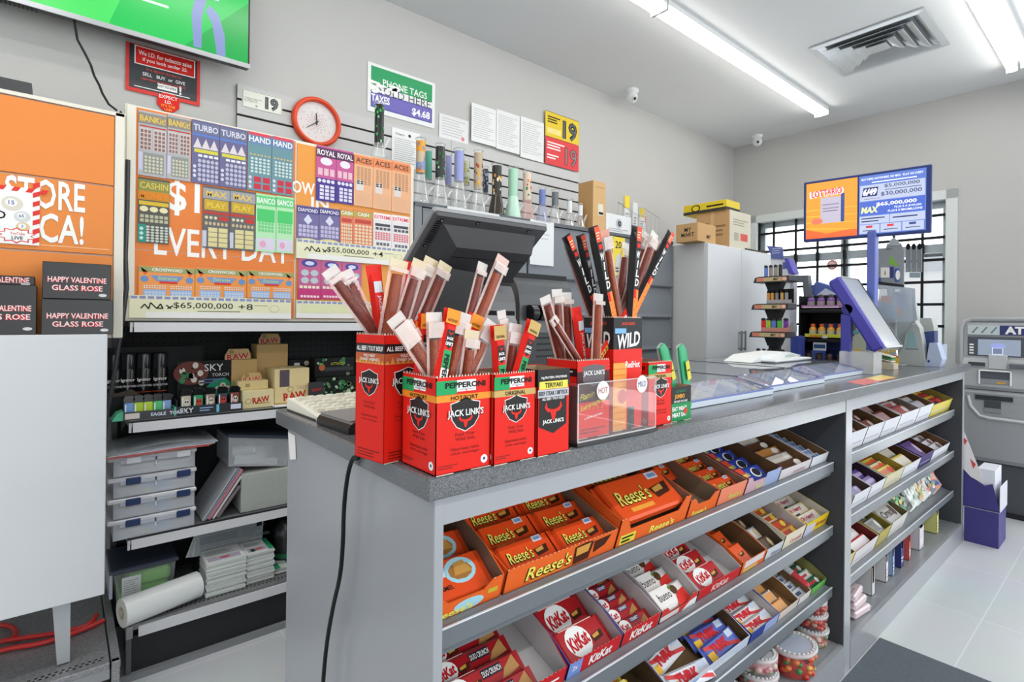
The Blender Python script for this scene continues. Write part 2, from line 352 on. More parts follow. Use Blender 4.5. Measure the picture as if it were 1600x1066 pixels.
for bay, (a, b) in ((1, (.475, 2.247)), (2, (2.309, 4.165))):
    for z in SZ[bay]:
        m = MB(); prof = []
        for v, w_ in ((0.002, -.013), (.43, -.013), (.43, -.027), (.026, -.027)): p = shelf_point(z, v, w_); prof.append((p.y, p.z))
        m.prism(prof, a, b, M('85898e', .35), 'x'); s = m.build('shelf', CT)
        m = MB(); p0 = shelf_point(z, 0, 0)
        # stepped aluminium front rail
        y, zz = p0.y, p0.z
        m.prism([(y, zz), (y+.009, zz+.0015), (y+.009, zz-.012), (y+.020, zz-.014), (y+.020, zz-.05), (y+.010, zz-.05), (y+.010, zz-.036), (y, zz-.034)], a+.012, b-.012, RAIL, 'x'); m.box(a+.012, b-.012, y-.0006, y+.003, zz-.0012, zz+.0012, RAIL_GLINT); m.box(a+.012, b-.012, y+.0085, y+.012, zz-.0335-.0012, zz-.0335, RAIL_GLINT)  # the thin pale strips paint highlights along the rail edges
        m.build('front_rail', s)
# black floor mat in front of the counter
m = MB(); m.prism([(-1, -1.6), (2.623, -1.6), (2.620, .722), (-1, .722)], .0, .008, M('575f65', .85, 0, (90, .3, '626a70')), 'z'); tag(m.build('floor_mat'), 'large dark grey floor mat on the tiles in front of the counter', 'mat')
# ================================================================ left side: screen, signs, orange shelving, ticket wall, goods shelves
def bpx(x0, x1, y0, y1, Y):
    xm, ym = (x0+x1)/2, (y0+y1)/2
    return PY(x0, ym, Y).x, PY(x1, ym, Y).x, PY(xm, y1, Y).z, PY(xm, y0, Y).z
def quad(m, px, Y, mt, k=1):
    """a flat patch on the plane y = Y given by its corners (tl, tr, br, bl)"""
    q = [PY(*p, Y) for p in px]; m.add([(a.x, Y-.0004*k, a.z) for a in q][::-1], [(0, 1, 2, 3)], mt)
# ---- television
t = T('television', 'large flat television high on the wall showing a green picture', 'television', (0, 0, 0))
TY = 2.68; a = PY(390, 108, TY); x1 = a.x; z0 = a.z; x0 = x1-1.12; z1 = z0+.64
m = MB(); m.box(x0, x1, TY, TY+.035, z0, z1, M('1d1e20', .3), .006); m.box(x0+.15, x1-.15, TY+.035, TY+.07, z0+.05, z1-.1, M('242527', .5), .01); m.build('cabinet', t)
m = MB(); m.frame((x0, TY, z0), (1, 0, 0), (0, 0, 1)); W_, H_ = 1.12, .64
m.rect(.008, W_-.008, .022, H_-.008, EM('17a94a', 1.05), 1); 
m.poly([(.3, .022), (.6, .022), (.8, H_-.01), (.42, H_-.01)], EM('3fc458', 1.0), 2); m.poly([(.86, .022), (W_-.008, .022), (W_-.008, .3)], EM('0f9440', 1.0), 2)
m.lines(.42, .82, .155, .17, 1, EM('bfe8c8', 1), 3, .7)
jn = EM('7f8fc0', .8)
for q in ([(.895, .03), (.925, .03), (.925, .17), (.95, .28), (.905, .28), (.885, .17)], [(.985, .022), (1.02, .022), (1.015, .12), (.99, .2), (.955, .23), (.94, .2), (.965, .15)]): m.poly(q, jn, 4)
m.rect(.89, .99, .26, .42, EM('b9b6dc', .9), 5)
m.build('screen', t)
m = MB(); m.box(x0, x1, TY-.006, TY, z0, z0+.02, M('b9bbbe', .3, .6)); 
for i in range(16): m.box(x0+.2+i*.012, x0+.207+i*.012, TY+.0, TY+.03, z0-.002, z0+.001, BLACK)
m.build('bottom_bezel', t)
m = MB(); m.box(x1-.62, x1-.5, TY+.07, YW+.005, z0+.3, z0+.42, M('2a2a2a', .5)); m.build('wall_bracket', t)
m = MB(); pts = [PY(*p, 2.6) for p in ((117, 40), (121, 62), (133, 84), (142, 102), (147, 118), (155, 133), (160, 146), (170, 163), (183, 173))]
pts = [V((pts[0].x-.004, 2.69, z0+.02)), V((pts[0].x, 2.69, z0-.01))]+pts[1:]; m.tube(pts, .0042, M('222222', .5), 8); tag(m.build('power_cable'), 'thin black cable hanging from the television to the orange cabinet', 'cable')
# ---- age sign and stop shaped sticker
m = MB(); sy = 2.836; a = PY(197, 64, sy); b = PY(312, 166, sy); m.box(a.x, b.x, sy, sy+.004, b.z, a.z, M('d6413c', .4)); w_, h_ = b.x-a.x, a.z-b.z
m.frame((a.x, sy, b.z), (1, 0, 0), (0, 0, 1)); m.rect(.012, w_-.012, .016, h_-.004, M('33363a', .35), 1)
m.rect(.03, w_-.02, h_-.085, h_-.005, WHITE, 2); m.rect(.034, w_-.024, h_-.081, h_-.009, M('d42a24', .4), 3)
m.txt('We I.D. for tobacco sales', w_/2+.005, h_-.033, .02, WHITE, 4, .2); m.txt('if you look under 25.', w_/2+.005, h_-.061, .02, WHITE, 4, .17)
rr = M('e35550', .5)
m.txt('It is against the law to', w_/2, h_-.1, .014, rr, 4, .17); m.txt('SELL   BUY  or  GIVE', w_/2, h_-.122, .015, WHITE, 4, .16); m.txt('cigarettes to anyone under 19.', w_/2, h_-.143, .013, rr, 4, .2)
m.rect(w_/2-.025, w_/2+.05, .035, .06, WHITE, 4); m.txt('NOT TO KIDS', w_/2+.01, .048, .01, INK, 5, .07); m.txt('!', w_/2+.062, .05, .04, WHITE, 4, bold=.03); m.lines(.03, w_-.03, .02, .03, 1, WHITE, 4, .35)
tag(m.build('tobacco_age_sign'), 'black and red tobacco age sign on the wall below the television', 'sign')
m = MB(); c = PY(263, 160, 2.838); r = .046; pts = [(c.x+r*math.cos(RAD(22.5+45*i)), c.z+r*math.sin(RAD(22.5+45*i))) for i in range(8)]; m.prism(pts, 2.8352, 2.8388, RED, 'y'); m.frame((c.x, 2.8352, c.z), (1, 0, 0), (0, 0, 1))
m.txt('EXPECT', 0, .02, .015, WHITE, 2, .07); m.txt('I.D.', 0, -.001, .014, WHITE, 2); m.txt("IT'S THE", 0, -.019, .011, M('f6b340'), 2, .06); m.txt('LAW', 0, -.034, .011, M('f6b340'), 2, .03); tag(m.build('octagon_sticker'), 'small red octagonal stop shaped sticker above the silver tickets', 'sticker')
# ---- left orange cabinet
OY = 2.35; ox1 = PY(194, 300, OY).x; oz0 = 1.235; oz1 = PY(192, 178, OY).z
t = T('flip_door_cabinet', 'orange fronted wall cabinet with white frame beside the ticket wall', 'cabinet', (0, 0, 0)); CRM = M('e3dfd2', .5)
OR = M('e2823c', .42, 0, (.9, .35, 'e89048'))
m = MB(); m.box(-.9, ox1, OY+.012, OY+.44, oz0, oz1, CRM); m.box(ox1-.028, ox1, OY-.004, OY+.02, oz0, oz1, CRM, .002); m.box(-.9, ox1, OY-.004, OY+.02, oz1-.012, oz1, CRM); m.build('carcass', t)
zs = [PY(186, 183, OY).z, PY(186, 293, OY).z, PY(186, 401, OY).z, oz0+.012]
for i in range(3):
    m = MB(); m.box(-.9, ox1-.03, OY-.002, OY+.012, zs[i+1]+.003, zs[i]-.003, OR, .0015); m.frame((0, OY-.002, 0), (1, 0, 0), (0, 0, 1))
    if i == 1:
        e = M('c98a4a'); z = zs[2]+.02; m.rect(-.8, ox1-.04, z, z+.0025, M('f7c79a'), 1)
        for tx, py, x_ in (('STORE', 311, 133), ('CA!', 361, 131)):
            q = PY(x_, py, OY); h = PY(x_, py-23, OY).z-PY(x_, py+22, OY).z; vs, fs, tw, th = glyphs(tx, .018, 0); wd = .2 if tx == 'STORE' else .115; m.txt(tx, q.x-wd/2-.001, q.z-.003, h, e, 2, None, .018, 'c', w=wd); m.txt(tx, q.x-wd/2, q.z, h, WHITE, 3, None, .018, 'c', w=wd)
    m.build('door', t)
# bingo poster
m = MB(); x0, x1, z0, z1 = bpx(-30, 62, 291, 381, OY-.004); m.box(x0, x1, OY-.0075, OY-.0045, z0, z1, WHITE); m.frame((x0, OY-.0075, z0), (1, 0, 0), (0, 0, 1)); w_, h_ = x1-x0, z1-z0
rd = M('e03a34')
for i in range(7): m.poly([(w_-.017, .004+i*.03), (w_, .012+i*.03), (w_, .028+i*.03), (w_-.017, .02+i*.03)], rd, 1)
for i in range(5): m.poly([(i*.034, h_-.014), (.016+i*.034, h_-.014), (.024+i*.034, h_), (.008+i*.034, h_)], rd, 1)
for bx_, bz, br, c_, n_ in ((w_-.066, h_-.055, .026, 'd9d2c2', '15'), (w_-.042, h_-.095, .02, 'cfd2cf', '65'), (w_-.04, h_-.128, .017, 'd9c08e', '3')): m.disc(bx_, bz, br, br*.9, M(c_, .3), 1); m.disc(bx_-.002, bz+.003, br*.55, br*.5, WHITE, 2); m.txt(n_, bx_-.002, bz+.003, br*.5, M('3f5a9c'), 3)
m.poly([(w_-.055+.05*(1 if k % 2 else .72)*math.cos(k*PI/10), .028+.026*(1 if k % 2 else .72)*math.sin(k*PI/10)) for k in range(20)], rd, 2); m.poly([(w_-.055+.045*(1 if k % 2 else .72)*math.cos(k*PI/10), .028+.022*(1 if k % 2 else .72)*math.sin(k*PI/10)) for k in range(20)], WHITE, 3)
m.txt('LIVE', w_-.053, .02, .011, INK, 4); m.txt('YouTube', w_-.053, .034, .008, rd, 4, .035); m.txt('D', .045, .09, .026, INK, 2)
tag(m.build('bingo_poster'), 'white bingo ball poster with a red striped border on the orange doors', 'poster')
# router on top
m = MB(); a = PY(0, 148, 2.42); q = [PY(0, 125, 2.38), PY(46, 133, 2.38), PY(51, 148, 2.38)]; zt = oz1; m.prism([(q[2].x-.3, zt), (q[2].x, zt), (q[1].x+.006, zt+.045), (q[2].x-.3, zt+.045)], 2.37, 2.47, M('3b3a3c', .35), 'y'); tag(m.build('network_box'), 'flat dark network box on top of the orange fronted cabinet', 'router')
m = MB(); p = PY(188, 172, 2.4); m.box(p.x-.012, p.x+.008, 2.4, 2.43, oz1, oz1+.014, M('2c2c2c', .5)); m.prism([(p.x-.006, oz1+.014), (p.x+.008, oz1+.014), (p.x+.002, oz1+.028)], 2.405, 2.425, M('2c2c2c', .5), 'y'); tag(m.build('cable_clip'), 'small black cable clip on the top corner of the orange cabinet', 'clip')
# ---- white cabinet at lower left with legs, standing on a metal shelf base
WY = 2.2; wx = PY(166, 700, WY).x; wz0, wz1 = .4, 1.253
t = T('white_cabinet', 'plain white cabinet below the orange doors, raised on metal legs', 'cabinet'); wm = M('d3d6d9', .4)
m = MB(); m.box(-.9, wx, WY, WY+.02, wz0, wz1, wm, .002); m.build('front_panel', t)
m = MB(); m.box(-.9, wx-.012, WY+.02, WY+.12, wz0+.02, wz1-.002, M('aeb2b5', .5)); m.build('carcass', t)
for lx in (PY(100, 960, WY+.06).x, -.6):
    m = MB(); m.prism([(lx-.03, wz0), (lx+.016, wz0), (lx+.016, .19), (lx-.016, .19)], WY+.05, WY+.09, M('b4b7ba', .4, .3), 'y'); m.build('leg', t)
GALV = M('77787a', .42, .35, (160, .25, 'a3a4a6')); STRIP = M('d9d9dc', .4)
def perforate(m, x0, x1, y, z, n, mt):
    for i in range(n):
        x = x0+(x1-x0)*(i+.5)/n
        for j in (0, 1): m.box(x-.004+j*.006, x+.004+j*.006, y+.014*j, y+.006+.014*j, z, z+.0006, mt)
t = T('shelf_base', 'grey speckled metal shelf base under the white cabinet', 'shelf unit'); lx1 = .131
m = MB(); m.box(-.9, lx1-.004, 2.17, 2.75, .165, .185, GALV, .002); perforate(m, -.25, lx1-.02, 2.2, .185, 22, BLACK); m.build('deck', t)
m = MB(); m.box(lx1, lx1+.024, 2.16, 2.75, .165, .19, GALV, .002); m.box(lx1, lx1+.022, 2.158, 2.18, .1, .19, GALV, .002); m.box(lx1+.002, lx1+.018, 2.17, 2.75, 0, .165, M('5b5d60', .5, .3)); m.build('end_post', t)
m = MB(); m.box(-.9, lx1-.004, 2.175, 2.19, .13, .165, M('9fa1a3', .4, .4)); m.box(-.9, lx1-.004, 2.2, 2.21, 0, .13, M('2a2b2d', .5)); m.build('kick_plate', t)
hose = M('c4302f', .35)
def hose_(name, label, px, zz):
    m = MB(); P = [PZ(x, y, zz) for x, y in px]; Q = []
    for i in range(len(P)-1):
        for s in range(5): Q.append(P[i].lerp(P[i+1], s/5))
    Q.append(P[-1]); R_ = [sum((Q[max(0, min(len(Q)-1, i+d))] for d in (-2, -1, 0, 1, 2)), V())/5 for i in range(len(Q))]; m.tube(R_, .0085, hose, 10); tag(m.build(name), label, 'cord')
hose_('red_cord', 'red cord curling up behind the front one on the left metal base', [(-20, 1006), (30, 998), (70, 993), (105, 987), (132, 980), (146, 970), (151, 960)], .2)
hose_('red_cord', 'front red cord lying along the left metal base toward the white roll', [(-20, 1022), (20, 1012), (60, 1007), (100, 995), (140, 980), (165, 968)], .1975)
hose_('red_cord', 'looped red cord at the left edge of the metal base', [(-20, 985), (5, 975), (24, 982), (26, 993), (10, 1003)], .2)
# ---- valentine boxes
def vbox(label, x0, x1, y0, y1, Y, zb=None):
    a, b, z0, z1 = bpx(x0, x1, y0, y1, Y); z0 = zb if zb is not None else z0
    t = T('rose_box', label, 'box', (a, Y, z0), group='black gift boxes on the white cabinet'); w_, h_ = b-a, z1-z0
    m = MB(); m.box(0, w_, 0, .09, 0, h_, M('0c0d0e', .22), .0015); m.frame((0, 0, 0), (1, 0, 0), (0, 0, 1)); h = .017
    for k, (tx, zz) in enumerate((('HAPPY VALENTINE', h_*.53), ('GLASS ROSE', h_*.53-.026))): m.txt(tx, w_*.5-.0012, zz-.0012, h, M('d8262c'), 1, w_*.85, .03); m.txt(tx, w_*.5, zz, h, M('f6dede'), 2, w_*.85, .012)
    m.disc(w_*.87, h_*.12, .011, .005, M('d5d5d5'), 1); m.build('carton', t); return z1
zt = vbox('black rose gift box under another, at the right end of the white cabinet', 64, 177, 468, 522, 2.21, wz1)
vbox('black rose gift box standing on top of the right one, against the orange door', 66, 174, 411, 468, 2.215, zt+.001)
zt = vbox('black rose gift box at the left edge, in front of the bingo poster', -55, 57, 444, 522, 2.205, wz1)
vbox('black rose gift box half hidden on top of the left one', -60, 54, 430, 446, 2.24, zt+.001)
# ---- right gondola shelving
GX0, GX1 = .19, 1.345
t = T('display_shelving', 'black back shelving with white price strips behind the counter end', 'shelf unit')
m = MB(); bk = M('26282a', .55); m.box(GX0-.02, GX1, 2.80, 2.815, .0, 1.27, bk)
hole = M('111213', .8)
for i in range(40):
    for j in range(12):
        for zb in (.94, ): m.box(.2+i*.028, .206+i*.028, 2.7992, 2.80, zb+j*.028, zb+.006+j*.028, hole)
m.build('perforated_back', t)
m = MB(); m.box(GX1+.0, GX1+.02, 2.40, 2.8, 0, 1.25, M('4b4e50', .5)); m.build('side_panel', t)
m = MB(); m.box(GX0-.03, GX0-.012, 2.77, 2.80, 0, 1.3, M('3d3f42', .4, .4)); m.build('upright', t)
def gshelf(z, y, dep, stz):
    m = MB(); m.box(GX0, GX1, y+.006, y+dep, z-.022, z, M('8c8d8f', .4, .2, (140, .3, '7b7c7e'))); m.prism([(y+.006, z-.02), (y+.12, z-.02), (y+.34, z-.09), (y+.36, z-.09), (y+.36, z-.02)], GX0, GX0+.004, M('46484a', .5), 'x'); s = m.build('shelf', t)
    m = MB(); m.box(GX0+.012, GX1, y, y+.006, stz, stz+.036, STRIP); m.box(GX0, GX1, y+.001, y+.01, stz+.036, stz+.042, M('2b2c2e', .5)); m.box(GX0, GX0+.008, y+.001, y+.012, stz, stz+.04, M('c4c5c7', .4)); m.build('price_strip', s)
gshelf(1.294, 2.42, .38, 1.2535); gshelf(.922, 2.42, .38, .8805); gshelf(.488, 2.42, .38, .447)
m = MB(); m.box(GX0, GX1, 2.36, 2.79, .176, .196, M('6f7072', .4, .3, (140, .3, '8e8f91'))); perforate(m, GX0+.02, GX1-.05, 2.385, .196, 70, BLACK); b_ = m.build('base_deck', t)
m = MB(); m.box(GX0+.03, GX1, 2.352, 2.36, .15, .187, STRIP); m.build('price_strip', b_)
m = MB(); m.box(GX0-.008, GX0+.014, 2.35, 2.79, .15, .197, GALV, .002); m.box(GX0-.006, GX0+.01, 2.36, 2.40, 0, .15, M('585a5c', .5, .3, (120, .3, '6b6d6f'))); m.build('end_post', t)
m = MB(); m.box(GX0+.01, GX1, 2.37, 2.385, .01, .15, M('2c2d2f', .5)); m.build('kick_plate', t)
m = MB(); m.box(GX0-.03, GX1, 2.345, 2.37, 0, .02, M('85888b', .6)); ST(m.build('trim_1'))
# black conduit hose left of the gondola
m = MB(); P = [PY(x, y, 2.43) for x, y in ((200, 250), (199, 320), (196, 400), (198, 450), (193, 490), (187, 530), (178, 590), (168, 640), (160, 700))]; m.tube(P, .0075, M('33353a', .35), 8); tag(m.build('power_cable'), 'grey cable running down the gap between orange cabinet and ticket wall', 'cable')
# ---- ticket wall
KY = 2.432
t = T('ticket_display', 'wide orange lottery ticket display panel standing on the top shelf', 'display')
kx0 = PY(203, 330, KY).x; kx1 = PY(645, 340, KY).x; kz0 = 1.2945; kz1 = PY(420, 209, KY).z; kxm = PY(462, 330, KY).x
m = MB(); m.box(kx0-.018, kx1+.006, KY+.004, KY+.05, kz0, kz1, CRM, .002); m.box(kx0-.012, kx0+.016, KY-.002, KY+.006, kz0+.01, kz1-.003, CRM); m.build('frame', t)
def tz(py, px=330): return PY(px, py, KY).z
O2 = M('e27c3a', .42, 0, (.9, .3, 'e48440')); O3 = M('e69a48', .42)
for (a, b, cuts) in ((kx0+.016, kxm-.004, (kz1-.006, tz(282), tz(398), kz0+.012)), (kxm+.004, kx1-.014, (kz1-.012, tz(380, 550), kz0+.012))):
    for i in range(len(cuts)-1):
        m = MB(); m.box(a, b, KY, KY+.006, cuts[i+1]+.0015, cuts[i]-.0015, O2 if a < .5 else O3); m.frame((0, KY, 0), (1, 0, 0), (0, 0, 1))
        if a < .5 and i == 1:
            q = PY(288, 318, KY); q = PY(287, 311, KY); m.txt('$1', q.x, q.z, .135, WHITE, 1, None, .02, w=.11)
            q = PY(355, 385, KY); m.txt('EVERY DAY', q.x, q.z, .11, WHITE, 1, None, .012, w=.5)
        if a > .5 and i == 0:
            q = PY(470, 293, KY); m.txt('OW', q.x+.012, q.z, .055, WHITE, 1, None, .02, w=.1); m.txt('IN', PY(500, 318, KY).x, tz(318, 500), .05, WHITE, 1, None, .02, w=.08)
        m.build('backing_panel', t)
def strip(label, px0, px1, py0, py1, tx, sub, big):
    a, b, z0, z1 = bpx(px0, px1, py0, py1, KY-.012); m = MB(); cr = M('e4e2c2', .5); m.box(a, b, KY-.012, KY-.010, z0, z1, cr); m.box(a, a+.004, KY-.010, KY-.002, z0, z1, cr); m.frame((a, KY-.012, z0), (1, 0, 0), (0, 0, 1)); w_, h_ = b-a, z1-z0
    n = int(w_/.026)
    for i in range(n): m.rect(.004+i*w_/n, (i+.9)*w_/n, h_-.013, h_-.003, M('8b93c0'), 1)
    m.rect(.05 if tx else 0, w_, 0, h_*.28, M('e9e8e4'), 1)
    if tx:
        dk = M('2c2c20')
        x = .035; zz = h_*.42; zt = h_*.62
        for p, q in (((0, 0), (.012, .016)), ((.012, .016), (.024, -.002)), ((.024, -.002), (.03, .022)), ((.03, .022), (.05, 0)), ((.05, 0), (.062, .018)), ((.062, .018), (.07, 0)), ((.05, .001), (.07, .001)), ((.08, .014), (.096, 0)), ((.102, .012), (.084, 0))):
            d = V((q[0]-p[0], q[1]-p[1])).normalized(); nn = V((-d.y, d.x))*.0022; m.poly([(x+p[0]+nn.x, zz+p[1]+nn.y), (x+p[0]-nn.x, zz+p[1]-nn.y), (x+q[0]-nn.x, zz+q[1]-nn.y), (x+q[0]+nn.x, zz+q[1]+nn.y)][::-1], dk, 2)
        m.txt(tx, w_*.24, h_*.57, big, dk, 2, None, .004, 'l', w=w_*.36); m.txt(sub, w_*.635, h_*.57, big*.95, dk, 2, None, .004, 'l', w=w_*.095); m.lines(w_*.38, w_*.66, h_*.29, h_*.36, 1, M('77775f'), 2, .5); m.lines(w_*.74, w_*.84, h_*.62, h_*.68, 1, M('8a8a70'), 2, .4)
        m.poly([(w_-.07+.022*math.cos(k*PI/3), h_*.5+.018*math.sin(k*PI/3)) for k in range(6)], M('cfc9a4'), 2); m.poly([(w_-.07+.018*math.cos(k*PI/3), h_*.5+.014*math.sin(k*PI/3)) for k in range(6)], cr, 3)
    else: m.rect(.02, w_*.85, h_*.32, h_*.75, M('dfe0b4'), 1)
    tag(m.build('jackpot_strip'), label, 'sign', 'cream jackpot strips on the ticket wall')
strip('cream jackpot strip reading $65,000,000 +8 below the crossword tickets', 202, 455, 464.5, 497.5, '$65,000,000', '+8', .026)
strip('cream jackpot strip reading $55,000,000 +4 in the middle of the ticket wall', 463, 642, 381.5, 410, '$55,000,000', '+4', .026)
strip('cream strip with no jackpot text behind the beef stick wrappers', 463, 592, 471, 497.5, '', '', .026)
def ticket(label, px, c, title, tc, style, tb=None, c2=None):
    """px: tl, tr, br, bl corners in the photograph"""
    Y = KY-.006; q = [PY(*p, Y) for p in px]; a = (q[0].x+q[3].x)/2; b = (q[1].x+q[2].x)/2; z1 = (q[0].z+q[1].z)/2; z0 = (q[2].z+q[3].z)/2; w_, h_ = b-a-.0016, z1-z0
    m = MB(); m.box(0, w_, 0, .0012, 0, h_, M(c, .3)); m.frame((0, 0, 0), (1, 0, 0), (0, 0, 1)); g = M(c2 or 'd8d5c8', .4); dk = M(tb or '4a4a55', .4)
    if title: m.rect(0, w_, h_*.8, h_*.97, dk, 1); m.txt(title, w_/2, h_*.885, h_*.1, M(tc), 2, w_*.9, .02)
    def grid(x0, x1, y0, y1, nx, ny, mt, rnd=False, k=2, f=.38):
        dx, dy = (x1-x0)/nx, (y1-y0)/ny
        for i in range(nx):
            for j in range(ny):
                cx, cy = x0+dx*(i+.5), y0+dy*(j+.5)
                if rnd: m.disc(cx*w_, cy*h_, dx*f*w_, dy*f*h_, mt, k, 8)
                else: m.rect((cx-dx*f)*w_, (cx+dx*f)*w_, (cy-dy*f)*h_, (cy+dy*f)*h_, mt, k)
    if style == 'bank': m.rect(.04*w_, .46*w_, .4*h_, .74*h_, M('c9c0bd'), 1); m.rect(.52*w_, .96*w_, .4*h_, .74*h_, M('c9c0bd'), 1); grid(.06, .45, .4, .72, 3, 5, M('8d6c68'), f=.36); grid(.54, .95, .4, .72, 3, 5, M('8d6c68'), f=.36); m.rect(.04*w_, .96*w_, .755*h_, .775*h_, M('c23a34'), 1); m.rect(.18*w_, .9*w_, .04*h_, .36*h_, M('8f938f'), 1); grid(.2, .88, .05, .32, 5, 5, M('cdc7ae'), True); m.rect(.01*w_, .15*w_, .08*h_, .36*h_, M('c9c4dc'), 1)
    elif style == 'turbo':
        m.rect(0, w_, .755*h_, .79*h_, M('5f7fc4'), 1)
        for i in range(3): m.poly([((.04+.3*i)*w_, .56*h_), ((.36+.3*i)*w_, .56*h_), ((.2+.3*i)*w_, .72*h_)], M('d9cfd2'), 2)
        m.rect(.08*w_, .95*w_, .49*h_, .545*h_, M('d3c94a'), 2); grid(.2, .98, .42, .47, 4, 1, M('e4e4ea')); grid(.2, .98, .03, .4, 5, 5, M('b9b9cc'), True, f=.42); grid(.02, .18, .08, .3, 1, 3, M('cfcfe0'), True)
    elif style == 'hand': m.rect(.05*w_, .95*w_, .95*h_, h_, M('d94a5a'), 2); grid(.06, .96, .6, .64, 6, 1, M('c9b37a'), True); grid(.1, .95, .3, .58, 5, 5, M('c9d8d4'), True); grid(.22, .98, .02, .26, 2, 2, M('c8344a')); grid(.02, .2, .02, .26, 1, 3, M('d9cfe0'), True)
    elif style == 'money': m.rect(0, w_, .66*h_, .8*h_, M('c98a2c'), 1); m.txt('MONEY', w_/2, .73*h_, .1*h_, M('e8862c'), 3, w_*.9, .03); m.rect(.03*w_, .97*w_, .58*h_, .64*h_, M('d8b63a'), 2); grid(.03, .97, .47, .57, 3, 1, M('e8ddb0'), True, f=.45); grid(.05, .97, .31, .44, 6, 2, M('b9b79a')); m.rect(0, .25*w_, .0, .28*h_, M('2f8f80'), 1); grid(.24, .98, .01, .27, 5, 6, M('c5cbbf'), True, f=.42); grid(.03, .2, .03, .25, 1, 3, M('bfe0d8'), True)
    elif style == 'play': m.rect(.05*w_, .95*w_, .62*h_, .79*h_, M('c8a23c'), 1); m.txt('PLAY', w_/2, .7*h_, .09*h_, M('e0c84a'), 3, w_*.7, .03); m.rect(0, w_, .55*h_, .6*h_, M('b4443c'), 1); grid(.05, .55, .46, .53, 3, 1, M('d9d0a8'), True); m.rect(.6*w_, .95*w_, .46*h_, .53*h_, M('c23c34'), 1); grid(.05, .95, .36, .44, 6, 1, M('c9b089'), True); grid(.18, .95, .02, .34, 2, 4, M('d9cd96'), f=.44); m.rect(0, .14*w_, .02*h_, .28*h_, M('c6c6d8'), 1)
    elif style == 'banco': m.rect(.06*w_, .94*w_, .52*h_, .74*h_, M('4fc56e'), 1); grid(.1, .9, .34, .52, 5, 3, M('6fce85')); m.rect(.06*w_, .94*w_, .03*h_, .24*h_, M('d5cfe0'), 1); m.disc(.35*w_, .13*h_, .16*w_, .06*h_, M('e0a6c0'), 2)
    elif style == 'cross':
        m.poly([(.2*w_, .7*h_), (.8*w_, .7*h_), (.7*w_, .52*h_), (.3*w_, .52*h_)], M('7f96c4'), 1); m.txt('Extreme', w_/2, .62*h_, .11*h_, M('bfe08a'), 2, w_*.4, .01, shear=.2); m.rect(.36*w_, .68*w_, .45*h_, .52*h_, M('d83a34'), 2)
        for sx in (.1, .9): m.disc(sx*w_, .58*h_, .07*w_, .1*h_, M('6d92c4'), 2); m.poly([((sx-.07)*w_, .95*h_), (sx*w_, .7*h_), ((sx+.06)*w_, .8*h_)], M('e2622c'), 1)
        for x0 in (.08, .55): grid(x0, x0+.4, .27, .4, 9, 2, M('e4d7cc'), True); m.rect(x0*w_, (x0+.4)*w_, 0, .25*h_, M('9cb6dc'), 1); grid(x0+.02, x0+.38, .02, .2, 6, 2, M('c3cfe4'))
    elif style == 'pink': m.rect(0, w_, 0, .42*h_, M('4a3f8f'), 1); m.disc(.5*w_, .73*h_, .3*w_, .07*h_, M('e4dfe6'), 2); grid(.05, .95, .45, .62, 3, 1, M('e0b9c4')); grid(.05, .95, .33, .41, 4, 1, M('ddd6e4'), True, f=.44); grid(.15, .95, .03, .3, 3, 4, M('d9d6e4'))
    elif style == 'aces': grid(.12, .9, .42, .76, 4, 9, M('b98f6c'), f=.34); m.rect(.1*w_, .5*w_, .3*h_, .5*h_, M('d9cfc9'), 2); grid(.1, .92, .03, .28, 6, 5, M('d8b090'), True)
    elif style == 'diamond': m.poly([(.3*w_, .62*h_), (.5*w_, .5*h_), (.7*w_, .62*h_), (.5*w_, .78*h_)], M('d6d6ea'), 1); grid(.06, .96, .16, .5, 5, 3, M('bcb6d4'), f=.4); m.disc(.5*w_, .06*h_, .46*w_, .07*h_, M('d9cf96'), 1)
    elif style == 'cash': grid(.06, .96, .04, .6, 5, 6, M('e0cfae'), True, f=.42); m.rect(.1*w_, .9*w_, .63*h_, .74*h_, M('c04a40'), 1)
    elif style == 'extreme': m.rect(.1*w_, .92*w_, .62*h_, .7*h_, M('4d4d55'), 1); grid(.1, .95, .5, .6, 4, 1, M('55555d')); grid(.08, .95, .22, .46, 6, 4, M('d86a78'), f=.36); grid(.15, .9, .05, .16, 4, 1, M('6a6a72'))
    elif style == 'oh': m.disc(.5*w_, .86*h_, .34*w_, .09*h_, M('4a4a9c'), 3); m.disc(.5*w_, .86*h_, .2*w_, .05*h_, M('d4d8ee'), 4); grid(.1, .92, .36, .72, 2, 2, M('b9c6cc'), True, f=.44); grid(.06, .96, .25, .33, 5, 1, M('efe0cc')); m.rect(0, w_, .0, .24*h_, M('c23a7a'), 1); grid(.1, .95, .03, .1, 6, 1, M('f0d6dc'))
    o = m.build('lottery_ticket', None, (a+.0008, Y, z0)); tag(o, label, 'lottery ticket', 'scratch tickets on the ticket wall')
def row(n, x, yt, yb, labels, *st):
    """n tickets side by side: x edges, (y at the left, y at the right) of top and bottom"""
    X0, X1 = x[0], x[-1]
    for i in range(n):
        f = lambda yy, xx: yy[0]+(yy[1]-yy[0])*(xx-X0)/(X1-X0)
        ticket(labels[i], [(x[i], f(yt, x[i])), (x[i+1], f(yt, x[i+1])), (x[i+1], f(yb, x[i+1])), (x[i], f(yb, x[i]))], *st)
row(2, (215.5, 261, 298.5), (172, 185.5), (273, 284), ['silver gold lettered ticket at the top left corner of the ticket wall', 'second silver gold lettered ticket, left of the dark violet triangle ones'], 'a9aaad', 'BANKit!', 'e6c04a', 'bank', '8a8780')
row(2, (299.5, 343, 385.8), (185.5, 204.5), (285, 297), ['violet triangle ticket next to the silver ones', 'violet triangle ticket next to the blue green hand ones'], '5d5a86', 'TURBO', 'd8d8e6', 'turbo', '6f7390')
